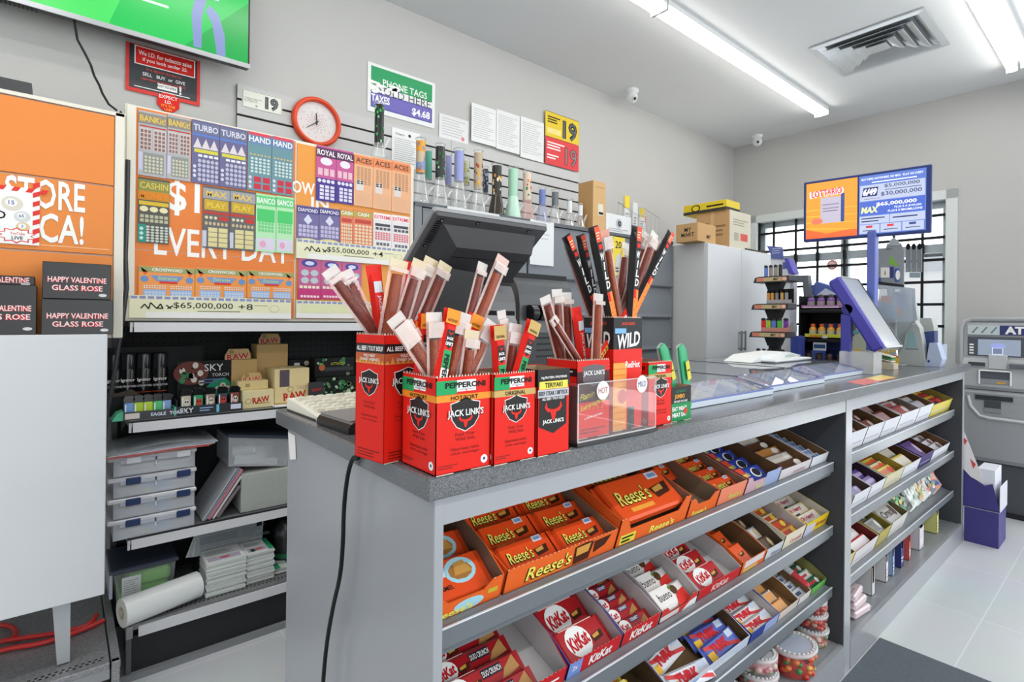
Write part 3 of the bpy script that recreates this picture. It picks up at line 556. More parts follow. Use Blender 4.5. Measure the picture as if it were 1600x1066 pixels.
row(2, (386.6, 424.6, 458.4), (204.5, 219), (296, 307.5), ['blue green hand ticket beside the violet triangles', 'blue green hand ticket beside the centre seam of the ticket wall'], '5f8a94', 'HAND', 'eef2f2', 'hand', '6a86ac')
row(1, (215, 265), (275, 284), (377, 383), ['gold and green money ticket below the silver ones'], '3c3c34', 'CASHIN', 'd8c25a', 'money', '8a8a4a')
row(2, (316.5, 359, 399.3), (290, 301), (387, 392.6), ['grey and gold play ticket to the right of the dollar sign', 'grey and gold play ticket touching the green tickets'], '4c4f52', 'MAX', 'e8c25a', 'play', '9a9da2')
row(2, (399.5, 431.4, 459), (302, 309), (392.6, 396.5), ['pale green ticket touching the grey and gold ones', 'pale green ticket beside the centre seam of the ticket wall'], 'a9dca8', 'BANCO', 'f4faf2', 'banco', '6ccb83')
row(3, (216, 304.7, 385.8, 458.4), (415, 425), (465, 466.5), ['wide orange crossword ticket above the big jackpot figure, outer one', 'wide orange crossword ticket between its two twins', 'wide orange crossword ticket beside the centre seam'], 'e98f2e', 'CROSSWORD', 'f4f2ea', 'cross', '9aa06a')
row(2, (493.8, 525.3, 552.5), (226, 238.5), (313, 320.5), ['magenta ticket beside the plain orange panel', 'magenta ticket beside the peach tickets'], 'c04a8c', 'ROYAL', 'f0f0f0', 'pink', '5d3a5c')
row(3, (553, 583, 612, 641), (239.5, 255.5), (320.5, 335), ['peach ticket beside the magenta ones', 'peach ticket between its two twins', 'peach ticket at the end of the ticket wall, below the glass pipes'], 'e3a87c', 'ACES', '5a4638', 'aces', 'e0885a')
row(2, (463.6, 498.3, 531), (320.5, 327), (379, 382.5), ['purple diamond ticket beside the centre seam', 'purple diamond ticket beside the orange red ones'], '5f568f', 'DIAMOND', 'e4e2f0', 'diamond', '4a4380')
row(2, (531.5, 551.5, 582.8), (325.5, 331), (382.5, 385.5), ['orange red cash ticket half covered by the purple one', 'orange red cash ticket beside the pink lettered ones'], 'd9744a', 'CASH', 'e6f0ea', 'cash', 'b8a04a')
row(2, (583, 612, 640), (332, 339), (385.5, 392.5), ['white ticket with pink title beside the orange red ones', 'white ticket with pink title at the panel edge'], 'dcd9da', 'EXTREME', 'e04a62', 'extreme', 'efe3e4')
row(3, (465, 501.5, 534, 565), (400.5, 411), (467.5, 468), ['magenta bubble ticket beside the seam, under the smaller jackpot strip', 'magenta bubble ticket behind the leaning beef sticks', 'magenta bubble ticket beside the bare orange panel'], 'b8407c', '', 'ffffff', 'oh', '4a3f8f')
# ================================================================ goods on the shelving behind the counter end
Z2 = .923; Z3 = .489; Z1 = .198
def can(label, px, first=[None]):
    p = PY(px, 600, 2.62)
    if first[0] is None:
        t = T('lighter_fuel_can', label, 'fuel can', (p.x, 2.62, Z2), group='black lighter fuel cans'); first[0] = t
        m = MB(); bk = M('101112', .18); m.lathe([(.029, 0), (.030, .004), (.030, .175), (.0285, .18)], bk, 28)
        r = .0303
        def wrap(z0, z1, a0, a1, mt, n=10):
            vs = []
            for i in range(n+1):
                a = a0+(a1-a0)*i/n; vs += [(r*math.cos(a), r*math.sin(a), z0), (r*math.cos(a), r*math.sin(a), z1)]
            m.add(vs, [(2*i, 2*i+2, 2*i+3, 2*i+1) for i in range(n)], mt, True)
        for k in range(5): wrap(.02+k*.012, .026+k*.012, -PI*.75+.05*k, -PI*.3-.08*k, M('c24a22' if k != 2 else '8d3a1c'))
        wrap(.085, .087, -PI*.85, -PI*.2, M('d95a2a'))
        m.build('can', t)
        m = MB(); m.frame((-.0285, -.0305, .09), (1, 0, 0), (0, 0, 1)); m.txt('Ignitor', .028, .045, .016, WHITE, 2, .05); m.txt('ULTRA BUTANE', .028, .022, .008, M('d0d0d4'), 2, .05); m.build('print', t)
        m = MB(); m.lathe([(.0265, .18), (.0265, .235), (.024, .242), (.0001, .243)], M('22262a', .15), 24); m.build('cap', t); return t
    dup(first[0], label, (p.x, 2.62, Z2))
for i, px in enumerate((176, 199, 224, 249)): can(('black fuel can behind the hanging cable', 'second black fuel can from the cable', 'third black fuel can from the cable', 'black fuel can beside the skull card display')[i], px)
m = MB(); a = PY(164, 552, 2.58); m.box(.13, PY(262, 560, 2.58).x, 2.575, 2.582, Z2, Z2+.075, BLACK); m.frame((.13, 2.575, Z2), (1, 0, 0), (0, 0, 1)); m.txt('Flame', .1, .045, .02, M('d9662c'), 1, shear=.2); m.txt('Control', .1, .02, .018, M('d9662c'), 1, shear=.2); m.prism([(.13, Z2+.07), (.25, Z2+.07), (.21, Z2+.1), (.13, Z2+.08)], 2.583, 2.585, M('50483f'), 'y'); m.box(.13, .47, 2.66, 2.664, Z2, Z2+.262, M('17181a', .5)); tag(m.build('fuel_can_carton'), 'open black carton holding the lighter fuel cans', 'box')
def torch(t, c, head='1a1a1c', w_=.03, h=.05):
    m = MB(); m.box(-w_/2, w_/2, -.011, .011, 0, h, M(c, .3), .003); m.box(-w_/2+.003, -w_/2+.007, -.0112, -.0108, .006, h-.006, M('ffffff', .3)); m.build('body', t)
    m = MB(); m.prism([(-w_/2, h), (w_/2, h), (w_/2+.004, h+.016), (w_/2-.004, h+.026), (-w_/2+.004, h+.027), (-w_/2-.002, h+.014)], -.01, .01, M(head, .2), 'y'); m.box(w_/2-.004, w_/2+.006, -.006, .006, h+.012, h+.02, M('55575a', .3)); m.build('ignition_head', t)
# green lighter tray
x0, x1 = PY(192, 645, 2.47).x, PY(271, 645, 2.47).x
t = T('lighter_tray', 'low display tray of coloured torch lighters with green paper edges', 'display tray', (0, 0, 0))
m = MB(); m.box(x0, x1, 2.455, 2.54, Z2, Z2+.01, DGREY); m.box(x0, x1, 2.45, 2.456, Z2, Z2+.03, M('4c4f52', .5)); m.frame((x0, 2.45, Z2), (1, 0, 0), (0, 0, 1)); m.txt('EAGLE', .11, .015, .013, M('dfe4f4'), 1, bold=.03); m.txt('TORCH', .175, .015, .013, M('dfe4f4'), 1, bold=.03); m.rect(.005, .05, .004, .025, M('e6dcd6'), 1); m.build('tray', t)
m = MB(); gr = M('5fc29a', .5); m.prism([(x0-.035, Z2), (x0, Z2), (x0, Z2+.034), (x0-.02, Z2+.026)], 2.452, 2.53, gr, 'y'); m.build('green_edge', t); m = MB(); m.prism([(x1, Z2), (x1+.03, Z2), (x1+.008, Z2+.034), (x1, Z2+.034)], 2.452, 2.53, gr, 'y'); m.build('green_edge', t)
for i, (px, c, d) in enumerate(((201, '6f9fd8', 'blue torch lighter at the outer end of the low tray'), (216, 'b9d832', 'lime torch lighter beside the outer blue one'), (231, 'b9d83a', 'lime torch lighter beside the green one'), (246, '4fc878', 'green torch lighter in the low tray'), (260, '86a8dc', 'pale blue torch lighter beside the skull display'))):
    q = T('torch_lighter', d, 'lighter', (PY(px, 640, 2.49).x, 2.49, Z2+.011), group='torch lighters in the low tray'); torch(q, c)
# skull display
x0, x1 = PY(268, 600, 2.6).x, PY(363, 600, 2.6).x
t = T('lighter_display', 'black skull patterned lighter display card and tray', 'display')
m = MB(); m.box(x0+.02, x1-.01, 2.6, 2.604, Z2, PY(316, 564, 2.6).z, M('1c1d1f', .4)); zt = PY(316, 564, 2.6).z; m.frame((x0, 2.6, Z2), (1, 0, 0), (0, 0, 1)); h_ = zt-Z2; w_ = x1-x0
m.disc(.07, h_-.05, .065, .05, M('6e3a32', .5), 2)
for k in range(9): m.disc(.03+RND.random()*.08, h_-.015-RND.random()*.08, .011, .013, M('ddd8cc' if k % 3 else '3a8a5a'), 3+k % 2); 
for k in range(6): m.disc(.035+k*.013, h_-.03-(k % 3)*.022, .004, .004, INK, 6)
m.poly([(w_-.11, .045), (w_-.005, .05), (w_-.005, .1), (w_-.03, .125), (w_-.07, .12), (w_-.1, .09)], M('25946a', .5), 2)
for k in range(3): m.disc(w_-.055+k*.018, .078+(k % 2)*.014, .012, .012, M('dcd6c8'), 3); m.disc(w_-.055+k*.018, .078+(k % 2)*.014, .004, .004, M('b03a30'), 4)
m.txt('SKY', .155, h_-.03, .03, WHITE, 3, bold=.0); m.txt('TORCH', .18, h_-.062, .014, M('c9ccd0'), 3); m.lines(.1, .2, h_-.1, h_-.075, 2, M('5f6f9f'), 3); m.build('back_card', t)
m = MB(); xa, xb = PY(275, 640, 2.46).x, PY(378, 636, 2.46).x; m.box(xa, xb, 2.455, 2.56, Z2, Z2+.008, M('2a2b2e')); m.box(xa, xb, 2.45, 2.456, Z2, Z2+.034, M('37393d', .4)); m.box(xa, xa+.004, 2.456, 2.56, Z2, Z2+.06, M('2a2b2e')); m.frame((xa, 2.45, Z2), (1, 0, 0), (0, 0, 1)); m.txt('SKY', .035, .018, .02, WHITE, 1); m.lines(.08, .13, .008, .028, 2, M('8fb2d8'), 1); m.rect(.14, .15, .002, .032, M('6fc4e0'), 1); m.rect(xb-xa-.045, xb-xa-.006, .008, .028, M('d8dcf0'), 1); m.build('tray', t)
for i, (px, c, d) in enumerate(((290, 'c8bfa8', 'skull printed lighter with a cream face'), (309, '2f9a6a', 'skull printed lighter in green'), (328, 'a08a80', 'skull printed lighter in mottled brown'), (347, '4a4a5a', 'skull printed lighter in dark violet'), (366, '8a4a40', 'skull printed lighter in red beside the brown paper boxes'))):
    q = T('torch_lighter', d, 'lighter', (PY(px, 628, 2.5).x, 2.5, Z2+.009), group='lighters in the skull display'); torch(q, c, '17181a', .034, .062)
    m = MB(); m.frame((-.017, -.0112, 0), (1, 0, 0), (0, 0, 1)); m.disc(.019, .034, .011, .014, M('e4ded0' if i % 2 == 0 else 'd0483c'), 1, 10); m.disc(.015, .037, .003, .004, INK, 2, 8); m.disc(.023, .037, .003, .004, INK, 2, 8); m.build('skull_print', q)
# brown rolling paper boxes
RAWR = M('c0302a', .5); TAN = M('d2b27c', .6)
def raw(label, x0, x1, y0, y1, Y, dep, c='d9bf8c', head=None, zb=None, hs=.016, extra=None):
    a, b, z0, z1 = bpx(x0, x1, y0, y1, Y); z0 = zb if zb is not None else z0; w_, h_ = b-a, z1-z0
    t = T('paper_box', label, 'box', (a, Y, z0), group='brown rolling paper boxes'); m = MB(); m.box(0, w_, 0, dep, 0, h_, M(c, .6), .001); m.frame((0, 0, 0), (1, 0, 0), (0, 0, 1))
    if extra: extra(m, w_, h_)
    else: m.txt('RAW', w_*.58, h_*.45, hs, RAWR, 2, None, .03, rot=.1, w=w_*.55); m.disc(w_*.18, h_*.4, .012, .012, M('b59a68'), 1); m.disc(w_*.18, h_*.4, .009, .009, M(c, .6), 2); m.lines(w_*.4, w_*.9, h_*.2, h_*.3, 1, M('b08a58'), 2)
    m.build('carton', t)
    if head:
        a, b, z2, z3 = bpx(*head, Y); m = MB(); x_, y_ = a-(PY(x0, (y0+y1)/2, Y).x), z2-z0; w2, h2 = b-a, z3-z2
        m.prism([(x_, h_-.002), (x_+w2, h_-.002), (x_+w2, y_+h2*.6), (x_+w2*.9, y_+h2), (x_+w2*.15, y_+h2), (x_, y_+h2*.5)], dep*.5, dep*.5+.002, TAN, 'y'); m.frame((x_, dep*.5, y_), (1, 0, 0), (0, 0, 1)); m.txt('RAW', w2*.5, h2*.42, h2*.42, M('f0e2d0'), 1, None, .07, rot=.08, w=w2*.88); m.txt('RAW', w2*.5, h2*.42, h2*.42, RAWR, 2, None, .03, rot=.08, w=w2*.84); m.disc(w2*.25, h2*.78, .01, .01, M('a98f63'), 2); m.build('header', t)
    return z1
raw('tall brown paper box at the back with a red lettered header', 401, 449.5, 538, 600, 2.62, .1, 'b99a66', (409, 443, 522, 541), Z2, extra=lambda m, w, h: (m.rect(w*.1, w*.38, h*.05, h*.16, M('5a4a3a'), 1), m.lines(w*.1, w*.4, h*.2, h*.26, 1, M('8a6a44'), 1)))
raw('brown paper box marked 20 beside the skull display', 361.5, 401.5, 562, 612, 2.6, .09, 'c6a66e', (355, 396, 546, 567), Z2, extra=lambda m, w, h: (m.txt('20', w*.75, h*.55, .018, INK, 1), m.disc(w*.75, h*.3, .012, .012, M('a88c5c'), 1)))
zz = raw('low brown paper box in front with red lettering', 379, 428, 610, 639, 2.47, .12, 'e0d2a2', None, Z2, .026)
raw('small brown paper box with flip header stacked on the low front one', 371, 419, 595, 610, 2.50, .08, 'd9c48c', (381, 413, 584, 602), zz+.001, extra=lambda m, w, h: (m.rect(w*.25, w*.4, h*.3, h*.7, M('a8966a'), 1),))
raw('large brown paper box with red lettering nearest the counter corner', 429, 483, 576, 632, 2.48, .14, 'dfca96', None, Z2, extra=lambda m, w, h: (m.rect(w*.14, w*.42, h*.5, h*.97, M('5a5058'), 1), m.txt('RAW', w*.58, h*.24, .034, RAWR, 2, None, .03, rot=.1, w=w*.66), m.disc(w*.45, h*.42, .013, .013, M('a88f63'), 2), m.disc(w*.45, h*.42, .01, .01, M('dfca96', .6), 3), m.txt('TREE', w*.78, h*.46, .016, M('cfa98c'), 2), m.rect(0, w, .004, .01, M('b9a24a'), 1)))
def sbox(name, label, cat, x0, x1, y0, y1, Y, dep, c, draw=None, zb=None, group=None):
    a, b, z0, z1 = bpx(x0, x1, y0, y1, Y); z0 = zb if zb is not None else z0; m = MB(); m.box(0, b-a, 0, dep, 0, z1-z0, M(c, .5), .0012); m.frame((0, 0, 0), (1, 0, 0), (0, 0, 1))
    if draw: draw(m, b-a, z1-z0)
    o = m.build(name, None, (a, Y, z0)); tag(o, label, cat, group); return z1
sbox('paper_box', 'black and red box behind the large brown paper box', 'box', 451, 493, 562, 610, 2.66, .08, '2c2b2e', lambda m, w, h: (m.lines(.005, w-.005, h*.6, h*.72, 2, M('b0405a'), 1), m.disc(w*.65, h*.9, .012, .012, M('d8d2b8'), 1), m.rect(w*.2, w*.4, h*.84, h*.92, WHITE, 1)), Z2)
def camo(m, w, h, n=36, seed=3):
    q = random.Random(seed)
    for k in range(n):
        x, y = q.random()*w*.86+w*.07, q.random()*h*.86+h*.07; r = .006+q.random()*.008; m.poly([(x+r*(.5+q.random()*.6)*math.cos(i*PI/3), y+r*(.5+q.random()*.6)*math.sin(i*PI/3)) for i in range(6)], M(q.choice(('3f7a4a', '5fae6a', 'b7c8a4', '1f3a28', '7a8a68')), .5), 1+k % 3)
zz = sbox('lighter_carton', 'camouflage patterned lighter carton, lower of two', 'box', 494, 556, 589, 630, 2.5, .1, '1a221c', lambda m, w, h: camo(m, w*.99, h, 60, 5), Z2)
sbox('lighter_carton', 'black and green lighter carton on top of the camouflage one', 'box', 492, 554, 559, 589, 2.52, .08, '191b1c', lambda m, w, h: (camo(m, w, h, 14, 8), m.disc(w*.17, h*.5, .015, .015, M('b8643c'), 4), m.txt('ATTACK', w*.55, h*.68, .012, M('c8c23a'), 5), m.rect(w*.25, w*.95, h*.3, h*.5, M('3d4042'), 4)), zz+.001)
sbox('paper_box', 'small dark box with red label beside the camouflage carton', 'box', 484, 506, 598, 632, 2.46, .03, '3a3b3d', lambda m, w, h: (m.txt('RAW', w*.5, h*.65, .014, RAWR, 1, w*.9, .03, rot=.1), m.rect(.003, w-.003, .004, h*.3, M('d0d2e0'), 1)), Z2)
m = MB()
a = PY(486, 640, 2.46); b = PY(562, 636, 2.46)
for k, (nm, lb, c) in enumerate((('notebook', 'pale blue notebook under the dark blue one on the shelf', 'b9c6de'), ('notebook', 'dark blue notebook on top of the pale one on the shelf', '4a62a8'))):
    m = MB(); z = .9255+.016*k; m.box(a.x+.004, b.x, 2.425, 2.455, z, z+.012, M('e4e6ea')); m.box(a.x, b.x+.004, 2.42, 2.456, z+.012, z+.0145, M(c, .4)); m.box(a.x, b.x+.004, 2.42, 2.456, z-.002, z, M(c, .4)); tag(m.build(nm), lb, 'notebook', 'blue notebooks on the shelf')
m = MB(); a = PY(428, 640, 2.43); b = PY(486, 632, 2.43); m.box(a.x, b.x, 2.424, 2.475, Z2, Z2+.006, M('dcdde2', .3), .002); tag(m.build('paper_sheet'), 'thin white paper pad lying in front of the large brown paper box', 'paper')
# ---- plastic cases
LT = M('cfd2d8', .3); BLU = M('2f3f66', .4); CLR = CLEAR('eef1f8', .34, .15)
cx0, cx1 = PY(177, 760, 2.43).x, PY(304, 740, 2.43).x; cw = cx1-cx0; zc = Z3+.001
ch = .0775
names = ['clear plastic case at the bottom of the stack of four', 'clear plastic case with yellow papers, second from the bottom', 'clear plastic case with a blue packet, third from the bottom', 'clear plastic case with white latches on top of the stack']
for i in range(4):
    t = T('storage_case', names[i], 'storage case', (cx0, 2.425, zc+i*ch), group='stacked clear plastic cases'); d = .29
    m = MB(); m.box(0, cw, 0, .002, 0, ch-.018, CLR); m.box(0, .002, 0, d, 0, ch-.018, CLR); m.box(cw-.002, cw, 0, d, 0, ch-.018, CLR); m.box(0, cw, d-.002, d, 0, ch-.018, CLR); m.box(0, cw, 0, d, 0, .002, CLR); m.build('body', t)
    m = MB(); m.box(-.018, cw+.006, -.006, d, ch-.02, ch-.004, CLEAR('f4f6fb', .72, .2), .004); m.box(.02, cw-.02, -.009, -.006, ch-.03, ch-.016, CLEAR('d0d4de', .7)); m.box(cw*.5-.003, cw*.5+.003, -.009, 0, .03, ch-.01, LT); m.build('lid', t)
    lm = BLU if i < 3 else M('e0e2e6', .4)
    for lx in (cw*.14, cw*.76):
        m = MB(); m.box(lx, lx+.046, -.014, -.008, ch-.032, ch-.006, lm, .003); m.build('latch', t)
    m = MB(); zz = .004
    for k in range(5): m.box(.012+.006*(k % 3), cw-.012-.01*(k % 2), .006, d-.02, zz, zz+.005, M(('d9dce2', 'eceef2', 'b4b8c0', 'e2e4e8', 'f0f1f4')[k], .5)); zz += .0062
    if i == 1: m.box(.01, cw-.03, .008, d-.03, zz, zz+.006, M('d8b878')); zz += .006
    if i == 3: m.box(.05, .17, .006, .1, zz, zz+.004, M('c8c28a')); zz += .004
    m.build('papers', t)
    if i < 3:
        m = MB(); m.box(cw*.36, cw*.66, .004, .0055, .012, .046, M('6fa2d8', .3)); m.frame((cw*.36, .004, .012), (1, 0, 0), (0, 0, 1)); m.rect(0, .03, 0, .01, M('cfd84a'), 1); m.lines(.01, .05, .012, .03, 3, M('dfe8f4'), 1); m.rect(.055, .065, .024, .034, M('e4f0d0'), 1); m.build('blue_packet', t)
ztop = zc+4*ch
# clear folders on the stack
def sheet(name, label, pts_fn, mt, thick): pass
m = MB(); P = [(-.04, .0), (cw*.3, .006), (cw*.7, .018), (cw+.045, .014)]
for k, (c, dz) in enumerate((('c05a58', 0), ('c46a66', .004), ('d0d4da', .008), ('b0b6be', .013))):
    vs = []; 
    for x, z in P: vs += [(x+.01*k, -.03, z*.35+dz), (x+.01*k, .24, z*.35+dz)]
    n = len(P)-1
    m.add(vs+[(a, b, c_+.003) for a, b, c_ in vs], [(2*i, 2*i+1, 2*i+3, 2*i+2) for i in range(n)]+[(2*n+2+2*i, 2*n+4+2*i, 2*n+5+2*i, 2*n+3+2*i) for i in range(n)]+[(2*i, 2*i+2, 2*n+4+2*i, 2*n+2+2*i) for i in range(n)], M(c, .3))
vs = []
for x, z in ((-.05, .012), (.0, .017), (.06, .026), (.15, .036), (.23, .034), (cw+.055, .02)): vs += [(x, -.035, z), (x, .25, z)]
m.add(vs, [(2*i, 2*i+1, 2*i+3, 2*i+2) for i in range(5)], CLEAR('d8dde2', .35, .1), True)
tag(m.build('document_folder', None, (cx0, 2.425, ztop-.003)), 'clear document folder with red sheets lying on the plastic cases', 'folder')
# leaning folders
def leaning(label, c, x, ang, L, thick, z=Z3, dy=0):
    m = MB(); m.box(0, thick, 0, .25, 0, L, M(c, .4), .001); o = m.build('folder', None, (x, 2.44+dy, z+.002+thick*math.sin(ang)), (0, ang, 0)); tag(o, label, 'folder', 'folders leaning beside the plastic cases')
bx = cx1+.03
leaning('grey folder leaning against the plastic cases, topmost', 'b2b5b9', bx, RAD(33), .225, .006)
leaning('blue grey folder under the topmost leaning one', '8a9cae', bx+.009, RAD(33.5), .225, .005)
leaning('pink edged folder in the middle of the leaning ones', 'c0808c', bx+.0185, RAD(33.8), .218, .012)
leaning('white folder beneath the pink edged one', 'd2d2d2', bx+.036, RAD(34), .185, .008)
leaning('dark folder lowest of the leaning ones', '7c7278', bx+.05, RAD(36), .14, .012)
# grey box and clear bin with papers
gx0 = PY(377, 770, 2.44).x; m = MB(); gz = PY(410, 738, 2.44).z-Z3; m.box(0, .24, 0, .3, 0, gz, M('a9aca6', .8, 0, (120, .3, 'b6b9b3')), .002); m.box(-.001, .241, -.001, .3, .0, .003, M('55585a')); tag(m.build('grey_box', None, (gx0, 2.445, Z3+.001)), 'grey fabric storage box beside the leaning folders', 'box')
t = T('clear_bin', 'clear plastic bin of crumpled papers tilted on the grey box', 'storage bin', (gx0-.045, 2.46, Z3+gz+.041), rot=(0, RAD(9), 0))
m = MB(); c_ = CLEAR('dde2e6', .3, .1); m.prism([(0, 0), (.235, 0), (.25, .12), (-.02, .12)], 0, .002, c_, 'y'); m.prism([(0, 0), (.235, 0), (.25, .12), (-.02, .12)], .22, .222, c_, 'y'); m.add([(0, 0, 0), (0, .22, 0), (-.02, .22, .12), (-.02, 0, .12)], [(0, 1, 2, 3)], c_); m.add([(.235, 0, 0), (.235, .22, 0), (.25, .22, .12), (.25, 0, .12)], [(0, 3, 2, 1)], c_); m.box(0, .235, 0, .22, 0, .002, c_); m.build('body', t)
m = MB(); m.box(-.025, .255, -.006, .226, .12, .132, M('39424e', .3), .003); m.build('lid', t)
m = MB(); 
for k in range(7): 
    q = random.Random(k); m.add([(.02+.02*k, .012+.02*k, .004), (.14+.012*k, .01+.02*k, .006+.012*q.random()), (.13+.012*k, .03+.02*k, .05+.035*q.random()), (.03+.012*k, .035+.02*k, .055+.03*q.random())], [(0, 1, 2, 3)], M('e3e5e6', .6))
m.tube([(.02, .05, .05), (.1, .02, .07)], .022, M('dcdfe2', .5), 14, False); m.box(.06, .2, .02, .14, .003, .03, M('e8e9ea')); m.build('papers', t)
# ---- base deck goods
t = T('storage_tub', 'lidded clear tub of bright green sponges on the lowest shelf', 'storage tub', (PY(178, 880, 2.51).x, 2.51, Z1+.001))
m = MB(); c_ = CLEAR('e2e9ec', .12, .12); L_ = .20; m.prism([(.012, .0), (L_-.012, .0), (L_, .135), (0, .135)], 0, .002, c_, 'y'); m.prism([(.012, .0), (L_-.012, .0), (L_, .135), (0, .135)], .24, .242, c_, 'y'); m.add([(.012, 0, 0), (.012, .24, 0), (0, .24, .135), (0, 0, .135)], [(0, 1, 2, 3)], c_); m.add([(L_-.012, 0, 0), (L_-.012, .24, 0), (L_, .24, .135), (L_, 0, .135)], [(0, 3, 2, 1)], c_); m.build('body', t)
m = MB(); m.box(-.014, L_+.01, -.012, .25, .135, .152, M('454d5e', .3), .005); m.box(-.014, -.004, -.012, .25, .05, .14, M('b9c0cc', .3), .002); m.build('lid', t)
m = MB(); m.box(.02, L_-.02, .012, .22, .003, .06, M('86d858', .6), .012); m.box(.04, L_-.015, .01, .22, .062, .118, M('93e262', .6), .012); m.build('sponges', t)
m = MB(); m.box(.025, .085, -.003, -.001, .02, .115, M('e0e4e4')); m.frame((.025, -.003, .02), (1, 0, 0), (0, 0, 1)); m.lines(.006, .055, .01, .085, 9, M('9aa2a6'), 1, .3); m.build('paper_label', t)
# plastic film roll
a = PZ(190, 979, Z1); p0 = V((PY(190, 958, 2.36).x, 2.36, Z1+.001+.05)); p1 = V((p0.x+.25, 2.43, p0.z)); d = (p1-p0).normalized()
t = T('film_roll', 'white roll of plastic film lying across the lowest shelf', 'roll'); R_ = .05
m = MB(); m.tube([p0, p1], R_, M('e3e6e6', .25), 36, False); 
def annulus(m, c, d, r0, r1, mt, n=36):
    s = V((0, 0, 1)).cross(d).normalized(); u = d.cross(s); vs = []
    for k in range(n): e = s*math.cos(2*PI*k/n)+u*math.sin(2*PI*k/n); vs += [c+e*r0, c+e*r1]
    m.add(vs, [(2*k, 2*k+1, (2*k+3) % (2*n), (2*k+2) % (2*n)) for k in range(n)], mt)
annulus(m, p0, d, .021, R_, M('dcdcd6', .5)); annulus(m, p1, d, .0, R_, M('dcdcd6', .5)); m.build('film', t)
m = MB(); m.tube([p0, p0+d*.25], .021, M('cfc8b8', .7), 24, False); annulus(m, p0-d*.0006, d, .018, .023, M('c4b89f', .7)); m.build('core', t)
# newspaper stacks
def stack(label, x0, x1, y0, y1, Y, dep, n, top, zb=Z1, seed=1, curl=0):
    a, b, z0, z1 = bpx(x0, x1, y0, y1, Y); w_, h_ = b-a, z1-zb; q = random.Random(seed); m = MB(); st = h_/n
    for k in range(n):
        dx, dy = (q.random()-.5)*.008, (q.random()-.5)*.008; m.box(dx, w_+dx, dy, dep+dy, k*st, (k+1)*st-.0006, M(('d6dad6', 'e2e5e2', 'cdd3cf', 'dde1de')[k % 4], .6))
    m.frame((0, 0, h_), (1, 0, 0), (0, 1, 0)); top(m, w_, dep)
    tag(m.build('paper_stack', None, (a, Y, zb+.001)), label, 'paper stack', 'stacks of leaflets on the lowest shelf'); return h_
leaf = lambda m, w, d: (m.rect(.005, w-.005, .005, d-.005, WHITE, 1), m.rect(.01, w*.9, .01, .05, M('b9b0c4'), 2), m.disc(w*.5, .03, .02, .01, M('c85a5a'), 3), m.lines(.01, w-.02, .07, d-.02, 9, M('9aa4a0'), 2))
stack('front stack of white leaflets with a pink headline beside the film roll', 322, 384, 875, 936, 2.40, .14, 22, leaf, seed=4)
stack('stack of white leaflets with a green corner beside the front stack', 385, 428, 862, 924, 2.41, .13, 22, lambda m, w, d: (leaf(m, w, d), m.rect(w*.82, w, 0, d, M('2f9a6a'), 3), m.rect(w*.2, w*.35, .01, .04, M('1f4a3a'), 3)), seed=5)
stack('short stack of colourful leaflets at the counter end', 430, 452, 888, 915, 2.43, .1, 8, lambda m, w, d: (m.rect(0, w, 0, d, M('c9d8cc'), 1), m.rect(0, w*.4, 0, d*.6, M('3a9a70'), 2)), seed=6)
a = PY(303, 868, 2.56); b = PY(405, 845, 2.56)
m = MB(); 
for k in range(4): m.prism([(a.x-.01*k, Z1+.115), (b.x+.01, Z1+.115), (b.x+.015-.006*k, Z1+.235-.004*k), (a.x+.01, Z1+.235-.004*k)], 2.55+k*.004, 2.553+k*.004, M(('a9b0b2', 'c6cbcc', 'b4babc', 'd0d4d4')[k], .7), 'y')
m.frame((a.x, 2.5496, Z1+.115), (1, 0, 0), (0, 0, 1)); m.lines(.02, .30, .01, .1, 12, M('7f888c'), 1, .35); m.rect(.24, .262, .07, .115, INK, 2); m.rect(.02, .16, .045, .075, M('8b9498'), 2)
m.box(a.x+.02, b.x, 2.57, 2.72, Z1+.001, Z1+.13, M('3a3c3e', .6)); tag(m.build('newspaper_stack'), 'grey newspapers propped upright behind the leaflet stacks', 'newspaper')
m = MB(); p = PY(446, 850, 2.55); m.lathe([(.0, .0), (.05, 0), (.055, .02), (.055, .13), (.045, .16), (.03, .175), (.03, .19), (0.001, .191)], M('232a28', .25), 24, (p.x, 2.55, Z1+.001)); m.lathe([(.0555, .03), (.0555, .05)], M('2c7a50', .4), 24, (p.x, 2.55, Z1+.001), close=True); tag(m.build('dark_jug'), 'dark jug with a green band at the back of the lowest shelf', 'jug')
# ================================================================ slat wall, notices, pipes, grey cabinet, white cabinet
m = MB(); sx0, sx1, szt = .632, 3.02, 2.433; pm = M('c3c3c3', .45); gz = [2.36-.0745*i for i in range(13)]
top = szt
for i, z in enumerate(gz): m.box(sx0, sx1, 2.826, 2.842, z+.0055, top, pm); top = z-.0055
m.box(sx0, sx1, 2.834, 2.843, gz[-1]-.4, szt-.001, M('2e2723', .8)); m.box(sx0, sx1, 2.826, 2.842, gz[-1]-.4, top, pm)
m.box(1.852, 1.855, 2.8255, 2.827, 1.3, szt, M('8d8d8d')); o = m.build('slat_panel'); tag(o, 'pale grey slat wall panel with dark grooves behind the clock and pipes', 'slat wall')
NY = 2.8255
def notice(name, label, cat, x0, x1, y0, y1, c, draw=None, Y=NY, group=None, thick=.0012, sl=None):
    a, b, z0, z1 = bpx(x0, x1, y0, y1, Y)
    m = MB(); m.box(0, b-a, -thick, 0, 0, z1-z0, M(c, .55)); m.frame((0, -thick, 0), (1, 0, 0), (0, 0, 1))
    if draw: draw(m, b-a, z1-z0)
    o = m.build(name, None, (a, Y, z0)); tag(o, label, cat, group); return o
